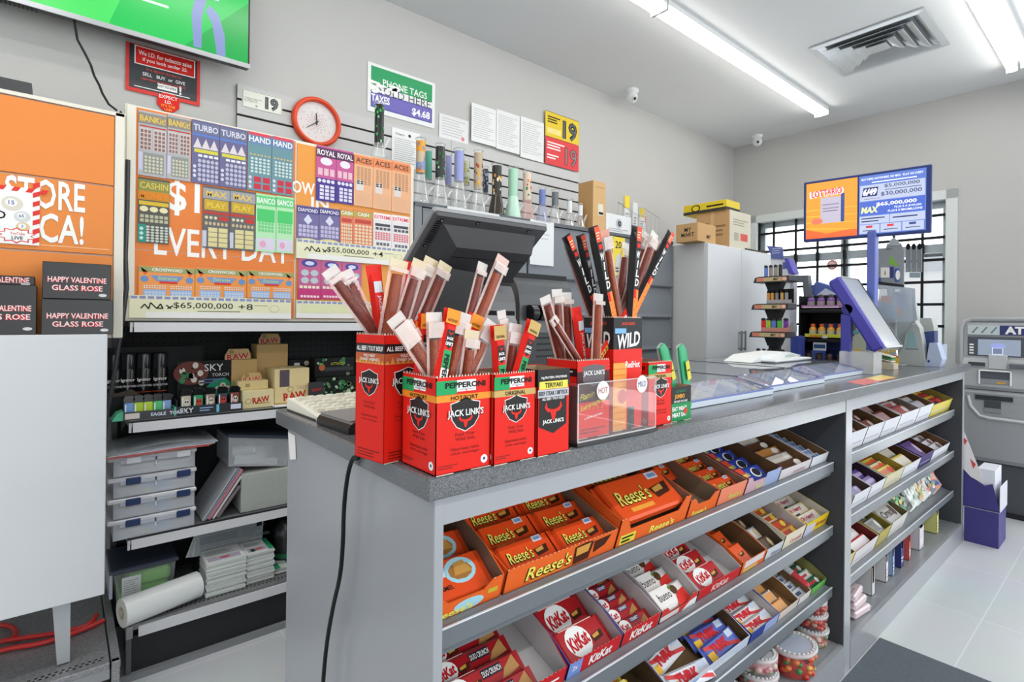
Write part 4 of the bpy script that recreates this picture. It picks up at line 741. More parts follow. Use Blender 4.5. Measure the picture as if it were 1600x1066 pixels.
def d19(m, w, h): m.rect(.002, w-.002, .002, h-.002, M('5a5a56'), 1); m.rect(.004, w-.004, .004, h-.004, M('e3e3da'), 2); m.txt('19', w*.73, h*.5, h*.72, M('2c2f30'), 3, None, .06, w=w*.34); m.txt('19', w*.73, h*.5, h*.66, M('6e7476'), 4, None, .0, w=w*.3); m.lines(w*.05, w*.5, h*.35, h*.6, 3, M('8d8d84'), 3, .35); m.disc(w*.35, h*.2, .006, .006, M('b4b0a4'), 3)
notice('age_sign', 'pale age sign with a big grey 19 beside the orange clock', 'sign', 378, 441, 146, 174, 'e6e6de', d19)
t = T('wall_clock', 'round orange rimmed wall clock above the ticket wall', 'clock', (1.008, NY-.001, 2.334)); rt = Matrix.Rotation(PI/2, 4, 'X')
m = MB(); m.X = rt; OC = M('e2471f', .35); m.lathe([(.103, 0), (.127, 0), (.128, .02), (.121, .032), (.110, .034), (.104, .022), (.103, .0)], OC, 56, close=True); m.build('rim', t)
m = MB(); m.X = rt; m.lathe([(.105, 0), (.105, .008)], M('e9e7e6', .5), 48); m.X = Matrix(); m.frame((0, -.008, 0), (1, 0, 0), (0, 0, 1)); pk = M('dfb7b4')
for k in range(12):
    a = k*PI/6; m.txt(str(k or 12), .078*math.sin(a), .078*math.cos(a), .013, M('d6c3c1'), 1)
    for j in range(4): r = .02+.011*j; m.disc(r*math.sin(a+.2*j), r*math.cos(a+.2*j), .004, .004, pk, 1, 6)
for k in range(26): a = k*PI/13; m.poly([(.012*math.sin(a), .012*math.cos(a)), (.012*math.sin(a+.04), .012*math.cos(a+.04)), (.05*math.sin(a+.02), .05*math.cos(a+.02))][::-1], pk, 2)
m.build('dial', t)
for nm, ang, L, w_ in (('hour_hand', RAD(-3), .047, .004), ('minute_hand', RAD(233), .066, .003)):
    m = MB(); d = V((math.sin(ang), 0, math.cos(ang))); m.tube([V((0, -.012, 0))-d*.012, V((0, -.012, 0))+d*L], [w_, w_*.5], INK, 6); m.ball((0, -.012, 0), .0055, INK, 10, 6); m.build(nm, t)
m = MB(); m.X = rt; m.lathe([(.1045, .019), (.1045, .0195)], CLEAR('ffffff', .02, .02), 48); m.build('glass', t)
def dtags(m, w, h):
    g = M('2f9a62', .4); pu = M('6f68b4', .4)
    m.rect(.02, w-.02, h*.56, h*.94, g, 1); m.rect(.02, w-.02, h*.1, h*.42, M('4f4a94'), 1); m.rect(.026, w-.026, h*.12, h*.40, pu, 2); q = random.Random(4)
    m.txt('PHONE TAGS', w*.54, h*.66, .04, M('e8efe9'), 3, None, .012, w=w*.66); m.txt('SOLD HERE', w*.54, h*.49, .045, M('4a4a50'), 3, None, -.006, w=w*.78); m.txt('$4.68', w*.78, h*.235, .05, WHITE, 3, None, .03, w=w*.28); m.txt('TAXES', w*.18, h*.3, .042, WHITE, 3, None, .03, w=w*.26)
    # worn laminate
    for k in range(26): x, y = w*(.03+.42*q.random()**1.2), h*(.53+(q.random()-.5)*.2); r = .006+q.random()*.013; m.poly([(max(.002, x+r*1.8*(.4+q.random())*math.cos(i*PI/4)), y+r*.6*(.4+q.random())*math.sin(i*PI/4)) for i in range(8)], M('f1f2f1', .3), 2 if k % 2 else 4)
notice('price_notice', 'worn green and purple laminated phone tag price sign reading $4.68', 'sign', 574, 679.5, 113, 187, 'e4e6e5', dtags, 2.842)
m = MB()
def ddoc(m, w, h): m.txt('Ontario', w*.28, h*.86, .014, M('55595c'), 1); m.disc(w*.62, h*.87, .009, .009, M('33373a'), 1); m.lines(w*.08, w*.95, h*.1, h*.76, 12, M('b4b6b8'), 1, .35); m.disc(w*.16, h*.06, .012, .012, M('d06a4a'), 2)
notice('document', 'letter sized licence document pinned behind the orange topped pipe', 'paper', 612, 656, 204, 262, 'e7e8e8', ddoc, NY-.002)
dl = lambda n, rd=0: (lambda m, w, h: (m.lines(w*.08, w*.92, h*.12, h*.9, n, M('b9bbbd'), 1, .3), m.disc(w*.8, h*.16, .013, .013, M('d9828a'), 2) if rd else None))
notice('document', 'small laminated paper with a red seal beside the phone tag sign', 'paper', 686, 732, 183, 220, 'dfe0e0', dl(7, 1), 2.842-.001)
notice('document', 'white paper next to the red sealed one, with a loose lower edge', 'paper', 736.5, 775, 166, 225, 'e4e5e5', dl(14), NY)
notice('document', 'white paper between two other papers above the pipes', 'paper', 775.5, 812, 176, 237, 'e2e3e3', dl(15), NY)
notice('document', 'white paper hanging next to the yellow age sign', 'paper', 813, 849.5, 187, 250, 'e2e3e3', dl(15), NY)
notice('age_sign', 'yellow age sign with a big 19 above the red one', 'sign', 852, 904.5, 181, 219.5, 'e3c53a', lambda m, w, h: (m.txt('19', w*.72, h*.45, h*.78, INK, 1, None, .05, w=w*.44), m.txt('19', w*.72, h*.45, h*.72, M('5f6264'), 2, None, .0, w=w*.4), m.lines(w*.06, w*.44, h*.55, h*.85, 3, INK, 1, .5), m.rect(w*.05, w*.45, h*.14, h*.36, M('e8d88a'), 1), m.rect(0, w, h-.003, h, INK, 1)))
notice('age_sign', 'red age sign with a faded 19 below the yellow one', 'sign', 852, 904, 220, 262, 'd9464a', lambda m, w, h: (m.txt('19', w*.76, h*.45, h*.7, M('6a2f34'), 1, None, .04, w=w*.38), m.txt('19', w*.76, h*.45, h*.64, M('8a7d80'), 2, None, 0, w=w*.34), m.lines(w*.05, w*.58, h*.55, h*.86, 3, M('f4e6e6'), 1, .5), m.lines(w*.05, w*.4, h*.2, h*.4, 2, M('f4e6e6'), 1, .5)))
# ---- grey tobacco cabinet with flip-up covers
GC = M('7a7f86', .42); GCd = M('575b60', .45); rz = RAD(-2.35)
TC = T('tobacco_cabinet', 'large grey cabinet with flip up covers behind the till', 'cabinet', (1.378, 2.436, 0), rz); TW = 2.17; TZ = 1.915
m = MB(); m.box(0, TW, .03, .36, 0, TZ, GCd); m.box(0, .042, -.002, .03, .1, TZ, M('7e8388', .4)); m.box(0, TW, -.006, .36, TZ-.02, TZ, M('5f6469', .4)); m.box(TW-.03, TW, 0, .03, .1, TZ, GC); m.build('carcass', TC)
rows = ((1.575, 1.89), (1.345, 1.565), (1.11, 1.335), (.86, 1.1))
for c_ in range(3):
    for r_, (a, b) in enumerate(rows):
        m = MB(); x0 = .05+c_*.705; m.prism([(.004, a), (-.006-.008*(r_ > 0), a-.006), (-.006, a+.02), (.004, b)], x0, x0+.69, GC, 'x'); m.box(x0, x0+.69, .003, .02, a, b, GC); m.box(x0, x0+.69, -.018, .004, a-.012, a-.002, M('4b4f54', .4)); m.build('flip_cover', TC)
m = MB(); 
def onfront(x0, x1, z0, z1, c, name, k=0): pass
def tob(px0, px1, py0, py1, off=.012):
    Y = 2.436-.041*(PY((px0+px1)/2, (py0+py1)/2, 2.4).x-1.378); a, b, z0, z1 = bpx(px0, px1, py0, py1, Y); return a, b, z0, z1, Y-off
a, b, z0, z1, y = tob(697, 791, 324, 341); m.box(a, b, y-.001, y, z0, TZ-.001, M('dcdedf')); m.box(a+.14, a+.142, y-.0015, y, z0, TZ-.001, M('a9acae')); tag(m.build('label_strip'), 'long white paper strip along the top edge of the grey cabinet', 'label')
m = MB(); a, b, z0, z1, y = tob(826, 863, 345, 415); m.box(a, b, y-.001, y, z0, min(z1, TZ), M('e2e5e7')); m.frame((a, y-.001, z0), (1, 0, 0), (0, 0, 1)); m.lines(.03, b-a-.02, .15, .28, 5, M('c3c7ca'), 1, .3); tag(m.build('poster'), 'white notice taped to the grey cabinet beside the till monitor', 'notice')
m = MB(); a, b, z0, z1, y = tob(955, 974, 371, 431); m.box(a, b, y-.001, y, z0, z1, M('e9d24a')); m.frame((a, y-.001, z0), (1, 0, 0), (0, 0, 1)); m.txt('20', (b-a)*.45, (z1-z0)*.8, .05, INK, 1, (b-a)*.7); m.disc((b-a)*.5, (z1-z0)*.3, .035, .07, M('c9ccd2'), 1); m.lines(.01, b-a-.01, .02, .06, 2, M('8d7d3a'), 1); tag(m.build('price_card'), 'yellow price card on the grey cabinet among the tall beef sticks', 'price card')
# ---- glass pipes
CG = CLEAR('f8fbfc', .17, .03, .95, .08)
def pipe(label, px, pt, pb, w_px, kind, c, Y=2.50, zb=TZ, c2=None, base=None, bR=.054, stem=True):
    """px: tube centre; pt, pb: top and bottom rows of the coloured tube in the photograph"""
    p = PY(px, pt, Y); zt = p.z-zb; zm = PY(px, pb, Y).z-zb; r = max(.008, (PY(px+w_px/2, pt, Y).x-PY(px-w_px/2, pt, Y).x)*.42)
    t = T('glass_pipe', label, 'glass pipe', (p.x, Y, zb+.0005), group='glass pipes on the grey cabinet'); zm = max(.06, min(zm, zt-.03))
    bm = base or CG
    m = MB(); m.lathe([(bR*.94, 0), (bR, .006), (bR*.93, .02), (r*1.05, zm), (r, zm+.004)], bm, 22, close=True); m.lathe([(0.001, .003), (bR*.9, .004)], bm, 22, close=True); m.build('beaker', t)
    m = MB(); mt = M(c, .25); m.lathe([(r, zm), (r, zt-.012)], mt, 20)
    q = random.Random(int(px)); rr = r+.0006
    if c2:
        for k in range(16):
            a = PI*1.0+q.random()*PI; z = zm+.008+q.random()*(zt-zm-.03); s = .004+q.random()*.004; u = V((-math.sin(a), math.cos(a), 0)); n = V((math.cos(a), math.sin(a), 0)); o = n*rr+V((0, 0, z)); m.add([o+u*s*math.cos(j*PI/3)+V((0, 0, 1.6*s*math.sin(j*PI/3))) for j in range(6)], [tuple(range(6))], M(c2[k % len(c2)], .4))
    if kind == 'zones':
        h = (zt-zm); m.lathe([(rr, zm), (rr, zm+h*.1)], M('e2962c', .3), 20); m.lathe([(rr, zm+h*.62), (rr, zt-.012)], M('e8a02c', .3), 20); m.lathe([(rr, zm+h*.1), (rr, zm+h*.3)], M('7f96c4', .3), 20)
    m.build('tube', t)
    m = MB(); m.lathe([(r, zt-.012), (r, zt-.004), (r*1.25, zt), (r*1.2, zt+.004), (r*.9, zt)], CG, 20, close=True); m.build('mouthpiece', t)
    if stem:
        m = MB(); m.tube([(bR*.35, -bR*.3, .035), (bR*1.15, -bR*.5, .105)], [.006, .007], CG, 10); m.build('stem', t)
pipe('tall black and green glass pipe standing on the ticket wall', 593, 161, 226, 16, '', '1d2420', 2.456, kz1, ['3fae5a', '8fd09a', '3fae5a'], bR=.038)
pipe('glass pipe with an orange topped picture tube, first on the grey cabinet', 657.5, 218, 271, 15, 'zones', 'c9b49a', c2=['c2703a', '7f96c4'])
pipe('teal tube glass pipe beside the orange topped one', 670, 234, 281, 11, '', '5fae98', 2.6)
pipe('black and green glass pipe between the teal and lilac ones', 688, 227, 280, 15, '', '26292a', c2=['3fae5a', 'a9d6b0', '2c6a3c'], Y=2.49)
pipe('shorter lilac tube glass pipe', 701, 241, 290, 10, '', '9a9fd0', 2.6, bR=.04)
pipe('taller lilac tube glass pipe', 717.5, 234, 284, 15, '', '979dd2')
pipe('clear glass pipe with a faint yellow floral tube', 729, 249, 290, 9, '', 'c9cdb4', 2.62, c2=['c2b64a', '8aa06a'])
pipe('red and yellow floral glass pipe with a clear beaker', 747.5, 237, 296, 13, '', 'b9a58c', c2=['b8402c', 'd8b02c', '7a3a2c'])
pipe('narrow navy patterned glass pipe behind the floral one', 759, 262, 302, 8, '', '2c313c', 2.64, c2=['8d96a8'])
pipe('black and gold leaf patterned glass pipe', 776.5, 257, 306, 14, '', '2b2926', 2.5, c2=['e0b45a', 'e8dcc0', 'd89a3a'], base=M('3a332c', .15))
pipe('mint green frosted glass pipe', 802, 262, 309, 14, '', 'a9d6bc', base=M('bfe0cf', .25))
pipe('brightly painted red and green glass pipe', 824, 268, 314, 12, '', 'd8c4b4', c2=['c23a30', '3a8a4a', 'e8862c', '2c2c2c'], base=CLEAR('e9b9b4', .35, .05))
pipe('small glass pipe with a blue tube', 847.5, 294, 320, 9, '', '6f80c0', 2.48, bR=.042, base=CLEAR('b9bfe8', .3, .05))
pipe('small glass pipe with a grey tube', 867.5, 298, 323, 9, '', '6b7076', 2.48, bR=.042)
pipe('small clear glass pipe with a forked top', 890, 312, 334, 7, '', 'dfe4e6', 2.48, bR=.04)
pipe('small clear glass pipe beside the tall carton', 907, 319, 338, 6, '', 'e3e7e9', 2.46, bR=.036)
# ---- tall carton, camera box, wire rack on the grey cabinet
def kbox(name, label, x, y, wx_, dy, z0, z1, mt=KRAFT, mt2=None, draw=None, drawl=None, cat='box', group=None):
    m = MB(); m.box(0, wx_, 0, dy, 0, z1-z0, mt, .0015)
    if mt2: m.box(0.001, wx_-.001, -.0006, .002, .001, z1-z0-.001, mt2)
    m.frame((0, -.0006, 0), (1, 0, 0), (0, 0, 1)); draw and draw(m, wx_, z1-z0)
    m.frame((0, dy, 0), (0, -1, 0), (0, 0, 1)); drawl and drawl(m, dy, z1-z0)
    o = m.build(name, None, (x, y, z0)); return tag(o, label, cat, group)
p = PY(926, 357, 2.405); q = PX(903, 345, p.x); r_ = PY(946, 355, 2.405)
kbox('carton', 'tall brown carton standing at the end of the row of pipes', p.x, 2.405, r_.x-p.x, q.y-2.405, TZ, PY(926, 281, 2.405).z, M('c49a68', .8), M('cda878', .8), lambda m, w, h: (m.rect(w*.4, w*.8, h*.32, h*.55, M('d9d6c4'), 1), m.rect(w*.45, w*.78, h*.34, h*.39, INK, 2), m.lines(w*.2, w*.9, h*.86, h*.9, 1, M('a98a60'), 1)))
a, b, z0, z1 = bpx(947, 986, 336, 372, 2.40)
kbox('camera_box', 'white box with a camera picture on the grey cabinet', a, 2.40, b-a, .14, TZ, z1, M('dfe0e2', .5), None, lambda m, w, h: (m.disc(w*.5, h*.55, .035, .035, M('b9bcc0'), 1), m.disc(w*.52, h*.55, .02, .02, M('3a3d44'), 2), m.disc(w*.52, h*.55, .008, .008, M('7f8aa8'), 3), m.lines(w*.1, w*.9, h*.1, h*.3, 2, M('a9adb4'), 1)))
t = T('wire_rack', 'wire rack of small packets at the end of the grey cabinet', 'rack', (PY(1003, 360, 2.42).x, 2.42, TZ+.001)); wr = M('c9cccf', .3, .7)
zt = PY(1003, 308, 2.42).z-TZ; m = MB()
for x in (-.15, -.1, -.05, 0, .05, .1, .15): m.tube([(x, .1, 0), (x, .1, zt*.85)], .0022, wr, 6); m.tube([(x, -.06, 0), (x, -.06, zt*.5)], .0022, wr, 6)
for z in (.003, zt*.5, zt*.85): m.tube([(-.155, .1, z), (.155, .1, z)], .0026, wr, 6)
for z in (.003, zt*.5): m.tube([(-.155, -.06, z), (.155, -.06, z)], .0026, wr, 6)
for x in (-.155, .155): m.tube([(x, -.06, .003), (x, .1, .003)], .0026, wr, 6); m.tube([(x, -.06, zt*.5), (x, .1, zt*.85)], .0026, wr, 6)
m.build('wire_frame', t)
for k, (x, y, c, hh, lb) in enumerate(((-.12, .05, 'e3c83a', .99, 'yellow topped packet in the wire rack, beside the camera box'), (-.05, .03, 'cfd2d4', .85, 'grey white packet in the wire rack beside the yellow one'), (.02, .02, 'c8b24a', .74, 'olive yellow packet in the middle of the wire rack'), (.09, .06, 'd97a80', .62, 'pink tagged packet at the far end of the wire rack'))):
    m = MB(); m.box(-.028, .028, -.006, .006, .004, zt*hh, M('d4d6d6', .4), .003); m.box(-.027, .027, -.0075, .0075, zt*hh*.7, zt*hh-.002, M(c, .4)); m.frame((-.028, -.0075, 0), (1, 0, 0), (0, 0, 1)); m.lines(.008, .048, zt*hh*.3, zt*hh*.6, 4, M('8d9092'), 1); o = m.build('packet', None, (t.location.x+x, 2.42+y, TZ+.004)); tag(o, label=lb, cat='packet', group='packets in the wire rack')
# ---- white two-door cabinet
WX = 3.575; WF = PX(1106, 378, WX).y; WZ = PX(1106, 378, WX).z; WXR = PY(1206, 394, WF).x
t = T('storage_cabinet', 'tall white two door cabinet in the back corner', 'cabinet', (WX, WF, 0)); wm = M('d4d6da', .4); W_ = WXR-WX
m = MB(); m.box(0, W_, .02, YW-WF, 0, WZ, M('cfcfcf', .5), .002); m.build('carcass', t)
sx = PY(1158, 450, WF).x-WX
for a, b, hx in ((0.004, sx-.0015, sx-.03), (sx+.0015, W_-.004, sx+.03)):
    m = MB(); m.box(a, b, 0, .0195, .06, WZ-.006, wm, .002); d_ = m.build('door', t)
    z0, z1 = PY(1155, 548, WF).z, PY(1155, 517, WF).z; m = MB(); m.box(hx-.008, hx+.008, -.03, -.02, z0, z1, M('85898d', .35, .6), .002); m.box(hx-.004, hx+.004, -.02, 0, z0+.01, z0+.02, GC); m.box(hx-.004, hx+.004, -.02, 0, z1-.02, z1-.01, GC); m.build('handle', d_)
def cbox(label, pc, pl, pr, pt, pb_y, zb, mt, mt2, draw=None, drawl=None, name='carton', y0=None):
    """corner column pc, back column pl of the left face, end column pr of the front face"""
    y0 = y0 or WF+.03; p = PY(pc, pb_y, y0); yb = PX(pl, pb_y, p.x).y; xr = PY(pr, pb_y, y0).x; zt = PY(pc, pt, y0).z
    kbox(name, label, p.x, y0, xr-p.x, min(yb, YW-.02)-y0, zb, zt, mt, mt2, draw, drawl, 'box'); return zt
z2 = cbox('large brown shipping carton on the white cabinet', 1139.7, 1088, 1172.5, 327, 380, WZ+.001, M('c19a6c', .8), M('cfc9b8', .8), lambda m, w, h: (m.lines(w*.15, w*.9, h*.6, h*.8, 3, M('9a9484'), 1), m.rect(w*.5, w*.85, h*.22, h*.42, M('d05a50'), 1), m.rect(w*.2, w*.42, h*.2, h*.42, M('a9a594'), 1)), lambda m, w, h: (m.lines(w*.1, w*.4, h*.6, h*.75, 1, M('8a6a44'), 1), m.lines(w*.55, w*.9, h*.3, h*.65, 3, M('8a6a44'), 1), m.rect(w*.44, w*.54, 0, h, M('cdaa80'), 1)))
cbox('small open brown carton beside the large one on the white cabinet', 1090, 1056, 1118, 347, 380, WZ+.001, M('c69f70', .8), None, lambda m, w, h: m.txt('MY', w*.6, h*.3, .03, INK, 1), lambda m, w, h: (m.txt('MY', w*.55, h*.66, h*.22, INK, 1), m.txt('MART', w*.55, h*.38, h*.22, INK, 1)), y0=WF+.02)
cbox('flat yellow and black box lying on the large carton', 1135, 1068, 1156, 311, 325, z2+.001, M('e0c62e', .5), M('d9c24a', .5), lambda m, w, h: (m.rect(0, w, 0, h*.3, M('3a3a38'), 1),), lambda m, w, h: (m.rect(0, w, 0, h*.3, M('3c3c3a'), 1), m.disc(w*.3, h*.55, .04, h*.35, INK, 2), m.disc(w*.3, h*.55, .03, h*.25, M('e0c62e'), 3), m.lines(w*.55, w*.95, h*.4, h*.75, 1, INK, 2)), y0=WF+.05)
m = MB(); m.prism([(4.18, WF+.02), (4.56, WF+.02), (4.56, WF+.2), (4.2, WF+.2)], WZ+.001, WZ+.012, M('4a423c', .7), 'z'); tag(m.build('flat_board'), 'dark flattened board lying on the white cabinet beside the carton', 'board')
# ================================================================ goods on the counter
JR = M('e32216', .5); JK = M('231f20', .4); CW = M('e9d6c4', .7)
def shield(m, a, b, s, k=1, c=JK):
    pts = [(-.5, .32), (-.3, .36), (0, .46), (.3, .36), (.5, .32), (.46, -.12), (.3, -.34), (0, -.48), (-.3, -.34), (-.46, -.12)]
    m.poly([(a+x*s*1.06, b+y*s*1.06) for x, y in pts][::-1], WHITE, k); m.poly([(a+x*s, b+y*s) for x, y in pts][::-1], c, k+1)
    bull(m, a, b-.2*s, s*.5, k+2)
def bull(m, a, b, s, k=2, c=RED):
    m.poly([(a+x*s, b+y*s) for x, y in ((-.12, .1), (-.34, .18), (-.4, .42), (-.5, .2), (-.36, .02), (-.16, -.02), (-.08, -.3), (0, -.4), (.08, -.3), (.16, -.02), (.36, .02), (.5, .2), (.4, .42), (.34, .18), (.12, .1))], c, k)
def logo(m, a, b, w, k=3):
    m.txt("JACK LINK'S", a, b-.001, w*.2, JK, k, None, .035, w=w*1.02); m.txt("JACK LINK'S", a, b, w*.2, WHITE, k+1, None, .02, w=w)
def torn(m, x0, x1, y, z, n, mt):
    """perforated torn top edge"""
    d = (x1-x0)/n
    for i in range(n): m.add([(x0+i*d, y, z), (x0+(i+.6)*d, y, z), (x0+(i+.3)*d, y, z+.004)], [(0, 1, 2)], mt)
def canister(name, label, o, wx, dy, h, rz, front, side, notch=True, wall=.0015, inner=None):
    """open topped card carton: corner o is the front left one"""
    t = T(name, label, 'carton', o, rz, group='open beef stick cartons on the counter'); inn = inner or CARD
    m = MB(); m.box(0, wx, 0, wall, 0, h, JR); m.box(0, wall, 0, dy, 0, h, JR); m.box(wx-wall, wx, 0, dy, 0, h, JR); m.box(0, wx, dy-wall, dy, 0, h, JR); m.box(0, wx, 0, dy, 0, wall, JR)
    i = wall*1.05; m.box(i, wx-i, i, i+.0006, .002, h-.001, inn); m.box(i, wx-i, dy-i-.0006, dy-i, .002, h-.001, inn); m.box(i, i+.0006, i, dy-i, .002, h-.001, inn); m.box(wx-i-.0006, wx-i, i, dy-i, .002, h-.001, inn)
    if notch:
        n = 18; torn(m, 0, wx, .0004, h, n, CW); torn(m, 0, wx, dy-.0004, h, n, CW)
        d = dy/n
        for j in range(n): m.add([(.0004, j*d, h), (.0004, (j+.6)*d, h), (.0004, (j+.3)*d, h+.004)], [(0, 1, 2)], CW)
    m.frame((0, 0, 0), (1, 0, 0), (0, 0, 1)); front(m, wx, h); m.frame((0, dy, 0), (0, -1, 0), (0, 0, 1)); side(m, dy, h)
    # scuffed pale lower edge
    m.frame((0, 0, 0), (1, 0, 0), (0, 0, 1)); m.rect(0, wx*.3, 0, .0014, CW, 6); m.rect(wx*.62, wx, 0, .0012, CW, 6)
    m.build('carton', t); return t
GN = M('17a05c', .4); GOLD = M('c9a866', .45); ORG = M('f0942c', .45)
def pepface(band, bt):
    def f(m, w, h):
        m.rect(0, w*.36, h*.82, h*.965, GN, 1); m.rect(w*.36, w*.71, h*.845, h*.965, WHITE, 1); m.txt('PEPPERONI', w*.52, h*.915, h*.062, INK, 3, None, .03, w=w*.74); m.lines(w*.4, w*.7, h*.855, h*.88, 1, M('b9b6c4'), 2); m.disc(w*.53, h*.856, w*.014, w*.012, RED, 3)
        m.rect(0, w, h*.745, h*.815, band, 1); m.txt(bt, w*.5, h*.78, h*.045, INK, 2, None, .02, w=w*.5)
        shield(m, w*.52, h*.6, w*.52, 1); logo(m, w*.52, h*.612, w*.66, 4); bb = M('5a1512', .5)
        for k, s in enumerate(('Feed Your', 'Wild Side', '', 'Nourrissez votre', 'côté sauvage')):
            if s: m.txt(s, w*.52, h*(.395-.05*k), h*.036, bb, 1, None, .0, w=w*(.36 if k < 2 else .52))
        m.disc(w*.88, h*.09, w*.065, w*.065, WHITE, 1); m.disc(w*.88, h*.094, w*.025, w*.025, M('3c5a8a'), 2, 8); m.lines(w*.04, w*.4, h*.05, h*.1, 2, M('8a201a'), 1, .4)
    return f
def side_of(f): return f
def tallface(m, w, h):
    m.rect(0, w, h*.855, h*.93, JK, 1); m.txt('ALL BEEF / TOUT BŒUF', w*.5, h*.892, h*.038, WHITE, 2, w*.92, .03); m.rect(0, w, h*.77, h*.855, M('c2603c'), 1)
    for k in range(9): m.poly([(w*k/9, h*.77), (w*(k+1)/9, h*.77), (w*(k+.5)/9, h*(.80+.03*(k % 2)))], M('e8a04a'), 2)
    m.txt('WILD HEAT', w*.5, h*.835, h*.022, WHITE, 3, w*.6, .02); m.txt('CHALET SAUSAGE', w*.5, h*.805, h*.022, WHITE, 3, w*.8, .02)
    shield(m, w*.5, h*.62, w*.56, 1); logo(m, w*.5, h*.63, w*.7, 4); bb = M('8a2018', .5)
    for k, s in enumerate(('Feed Your', 'Wild Side', '', 'Nourrissez votre', 'côté sauvage')):
        if s: m.txt(s, w*.5, h*(.46-.035*k), h*.022, bb, 1, None, 0, w=w*(.4 if k < 2 else .55))
    m.lines(w*.1, w*.9, h*.02, h*.09, 3, M('7a1a14'), 1, .35)
def teri(m, w, h):
    m.rect(0, w, h*.8, h, JK, 1); m.txt('10g PROTEIN / PROTEINES', w*.5, h*.9, h*.035, WHITE, 2, w*.8, .02); m.rect(w*.04, w*.93, h*.77, h*.86, M('e8dc5a'), 2); m.txt('TERIYAKI', w*.48, h*.815, h*.055, INK, 3, None, .02, w=w*.55); m.rect(0, w*.96, h*.675, h*.765, M('b9bcc4', .3), 2); m.txt('BEEF STEAK / BIFTECK', w*.48, h*.72, h*.05, INK, 3, w*.9, .02)
    m.poly([(w*.04, h*.68), (w*.04, h*.34), (w*.48, h*.245), (w*.9, h*.34), (w*.9, h*.68)][::-1], JK, 1); m.txt('ALL BEEF / TOUT BŒUF', w*.48, h*.655, h*.03, WHITE, 2, w*.7, .02); bull(m, w*.48, h*.5, w*.55, 2); m.txt("JACK LINK'S", w*.48, h*.385, h*.06, WHITE, 2, None, .03, w=w*.66)
ZC = H1+.0008
f_tall, f_hot, f_org = tallface, pepface(ORG, 'HOT/FORT'), pepface(GOLD, 'ORIGINAL')
canister('beef_stick_carton', 'tall red carton of beef sticks at the counter corner', (.417, .833, ZC), .1, .085, .218, RAD(9), f_tall, f_tall)
canister('beef_stick_carton', 'red pepperoni carton with an orange hot band at the counter corner', (.4485, .7185, ZC), .1075, .108, .154, 0, f_hot, f_hot)
canister('beef_stick_carton', 'red pepperoni carton with a gold original band', (.558, .7115, ZC), .094, .1, .154, 0, f_org, f_org)
canister('beef_stick_carton', 'red and black teriyaki steak carton next to the clear acrylic holder', (.655, .7085, ZC), .082, .092, .157, 0, teri, teri, notch=False, inner=M('b09a7c', .8))
# acrylic holder with two more cartons
hx0, hx1, hy0, hy1, hh = .768, 1.024, .716, .832, .124
t = T('acrylic_holder', 'clear acrylic holder with hot and mild stickers on a black base', 'display holder', (0, 0, 0)); AC = CLEAR('f4f6f7', .05, .02); ED = CLEAR('eef2f4', .55, .05)
m = MB(); m.box(hx0-.004, hx1+.004, hy0-.004, hy1, H1+.0008, H1+.008, M('1a1a1b', .35), .001); m.build('base', t)
m = MB(); m.box(hx0, hx1, hy0, hy0+.002, H1+.008, H1+hh, AC); m.build('front_panel', t)
m = MB(); m.box(hx0, hx0+.002, hy0, hy1, H1+.008, H1+hh, AC); m.box(hx0+.0025, hx0+.003, hy0+.004, hy1, H1+.008, H1+hh-.006, M('1d1c1d', .4)); m.build('side_panel', t)
m = MB(); m.box(hx1-.002, hx1, hy0, hy1, H1+.008, H1+hh, AC); m.build('side_panel', t)
m = MB(); m.box(hx0, hx1, hy0-.0004, hy0, H1+hh-.002, H1+hh, ED); m.box(hx0, hx0+.0025, hy0-.0004, hy0, H1+.008, H1+hh, ED); m.box(hx1-.0025, hx1, hy0-.0004, hy0, H1+.008, H1+hh, ED); m.box(hx0, hx1, hy0-.0004, hy0, H1+.008, H1+.011, ED); m.build('edge_rim', t)
for nm, px, py, c in (('HOT', 942, 610, M('b03a34')), ('MILD', 1003, 600, M('4a4a8a'))):
    p = PY(px, py, hy0-.0006); m = MB(); m.frame((p.x, hy0-.0006, p.z), (1, 0, 0), (0, 0, 1)); m.disc(0, 0, .019, .019, M('f1ecea', .5), 1, 28); m.txt(nm, 0, 0, .012, c, 2, None, .0, w=.027); m.build('round_sticker', t)
def hotbox(m, w, h):
    m.rect(0, w, 0, h*.46, JR, 1); m.rect(0, w, h*.46, h*.86, M('4a1f20', .4), 1); m.rect(0, w, h*.86, h, RED, 1); logo(m, w*.5, h*.83, w*.66, 3); m.poly([(w*(.5+x), h*(.78+y)) for x, y in ((-.36, .14), (0, .17), (.36, .14), (.33, -.05), (0, -.12), (-.33, -.05))][::-1], M('6a6468'), 2)
    Yl = M('e8d23a'); m.txt('Flamin', w*.3, h*.55, h*.08, Yl, 3, None, .01, shear=.3, rot=.18, w=w*.45); m.txt('Extravaganza', w*.48, h*.43, h*.08, Yl, 3, None, .01, shear=.3, rot=.22, w=w*.8)
    for k in range(5): m.poly([(w*(.2+.13*k), h*.36), (w*(.28+.13*k), h*.36), (w*(.25+.13*k), h*(.42+.03*(k % 2)))], M('e8682c'), 2)
    m.txt('6 g PROTEIN / PROTEINES', w*.5, h*.27, h*.03, WHITE, 2, w*.85, .02, rot=.12); m.lines(w*.1, w*.9, h*.05, h*.13, 2, M('8a201a'), 2)
canister('beef_stick_carton', 'red and dark flame carton behind the hot sticker in the acrylic holder', (.786, .735, H1+.009), .098, .088, .157, 0, hotbox, lambda m, w, h: (m.rect(0, w, h*.8, h*.9, M('2a1618'), 1), m.lines(w*.1, w*.9, h*.84, h*.88, 1, WHITE, 2)))
